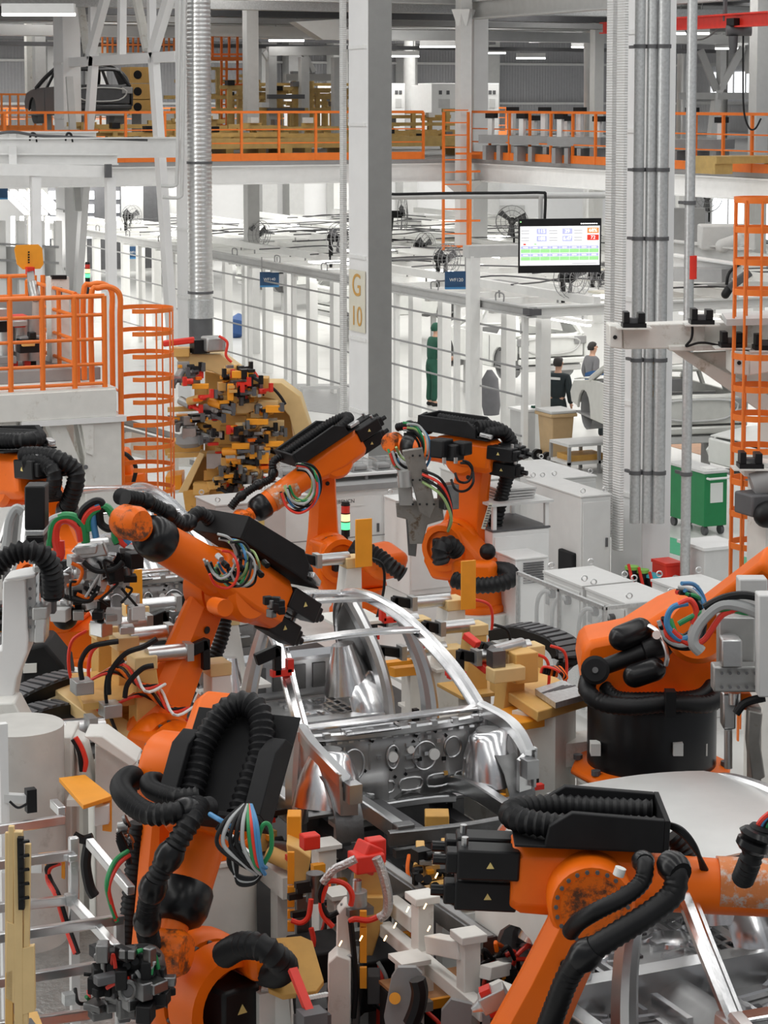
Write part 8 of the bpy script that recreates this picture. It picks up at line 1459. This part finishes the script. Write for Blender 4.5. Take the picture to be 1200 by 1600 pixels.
    part('nose', MB().lathe(hd+V3((0, -.082, .025))*k, hd+V3((0, -.105, -.012))*k, [(0, .008*k), (1, .015*k)], 8), 'skin', K, w=False)
    for s in (-1, 1): part('ear', MB().ball(hd+V3((s*.078, .01, 0))*k, .024*k, 8), 'skin', K, w=False); part('eye', MB().ball(hd+V3((s*.03, -.078, .022))*k, .009*k, 8), 'black_gloss', K, w=False)
    part('mouth', MB().box(hd+V3((0, -.083, -.045))*k, (.04*k, .01*k, .008*k)), 'red_brown', K, w=False)
    hr = MB(); c = hd+V3((0, .018, .035))*k; rs = []
    for t, r in ((-.09, .080), (-.03, .096), (.04, .088), (.075, .06), (.09, .01)): rs.append([c+V3((math.cos(a)*r*.95*k, math.sin(a)*r*1.05*k+(.02*k if t < 0 else 0), t*k+(0 if math.sin(a) > -.3 or t > .02 else .05*k))) for a in [2*math.pi*i/18 for i in range(18)]])
    part('hair' if not cap else 'cap', hr.rings(rs), cap or hair, K, w=False, smooth=60)
    g = 1.20; cj = {n: (p, tuple(x*g+.014 for x in (r if isinstance(r, tuple) else (r, r)))) for n, (p, r) in j.items()}
    cj['neck0'] = (j['neck0'][0], (.10*k, .09*k)); jk = {n: cj[n] for n in ('chest', 'waist', 'pelvis', 'neck0', 'shL', 'elL', 'wrL', 'shR', 'elR', 'wrR')}
    skin_mesh('jacket', jk, [('chest', 'waist'), ('waist', 'pelvis'), ('chest', 'neck0'), ('chest', 'shL'), ('shL', 'elL'), ('elL', 'wrL'), ('chest', 'shR'), ('shR', 'elR'), ('elR', 'wrR')], jacket, K)
    cj['waist'] = (j['waist'][0], (.125*k, .10*k)); tr_ = {n: cj[n] for n in ('pelvis', 'waist', 'thL', 'knL', 'anL', 'thR', 'knR', 'anR')}
    skin_mesh('trousers', tr_, [('pelvis', 'waist'), ('pelvis', 'thL'), ('thL', 'knL'), ('knL', 'anL'), ('pelvis', 'thR'), ('thR', 'knR'), ('knR', 'anR')], trousers, K)
    for s in 'LR':
        a, b = cj['an'+s][0], cj['toe'+s][0]; part('shoe', MB().capsule(V3((a.x, a.y+.05*k, .045*k)), V3((b.x, b.y-.06*k, .042*k)), .046*k, 12), 'black', K, w=False)
    if back:
        c = V3((0, .125+ly*.8*-1*0, shz-.06))*k; part('back_print', MB().box(c+V3((0, .012, 0)), (.22*k, .01, .045*k)), back, K, w=False)
    return K
mat('red_brown', (.35, .12, .10), .5, var=0)
fl = lambda x, y: V3((F(x, y, 0).x, F(x, y, 0).y, 0))
# facing: rz turns the figure, whose front is -Y
person(fl(675, 634), math.radians(95), 'person in dark green overalls and cap looking down beside a white post', 'cloth_green', 'cloth_green', cap='cloth_green', lean=.08, H=1.78,
       pose=dict(armL=((.19, -.08, 1.40), (.24, -.10, 1.12), (.16, -.32, 1.02)), armR=((-.19, -.08, 1.40), (-.24, -.10, 1.12), (-.16, -.32, 1.02))))
person(fl(871, 704), math.radians(125), 'person in a dark work jacket standing behind the tan bin, seen from behind', 'cloth_dark', 'cloth_dark', H=1.76, back='paper', pose=dict(armL=((.20, 0, 1.40), (.25, .03, 1.12), (.22, -.10, .88)), armR=((-.20, 0, 1.40), (-.25, .03, 1.12), (-.22, -.10, .88))))
person(fl(924, 662), math.radians(90), 'person with long dark hair and a grey top behind the white bodies', 'cloth_grey', 'cloth_dark', H=1.66)
person(fl(943, 690), math.radians(80), 'person in a dark top leaning over a blue cover beside the thick column', 'cloth_dark', 'cloth_dark', H=1.70, lean=.12)
pf = P(665, 378, 84); K = person(V3((pf.x-.25, pf.y, P(665, 386, 84).z-.50)), math.radians(90), 'person in grey clothes seated on the far forklift', 'cloth_grey', 'cloth_grey', seated=True)
b = P(936, 594, 43.2); single('blue_cloth', MB().grid([[P(914+i*6, 592-4*math.sin(i*.6)-j*3, 43.2-j*.25) for i in range(8)] for j in range(4)], (0, 0, -.06)), 'blue_cloth', 'blue cover laid on the white body beside the thick column', 'cover')
single('jacket_on_hook', MB().lathe(P(765, 578, 43), P(768, 648, 43), [(0, .05), (.2, .16), (.8, .18), (1, .15)], 12), 'cloth_grey', 'grey jacket hanging on the white fence beside the post with the grey beam', 'jacket')
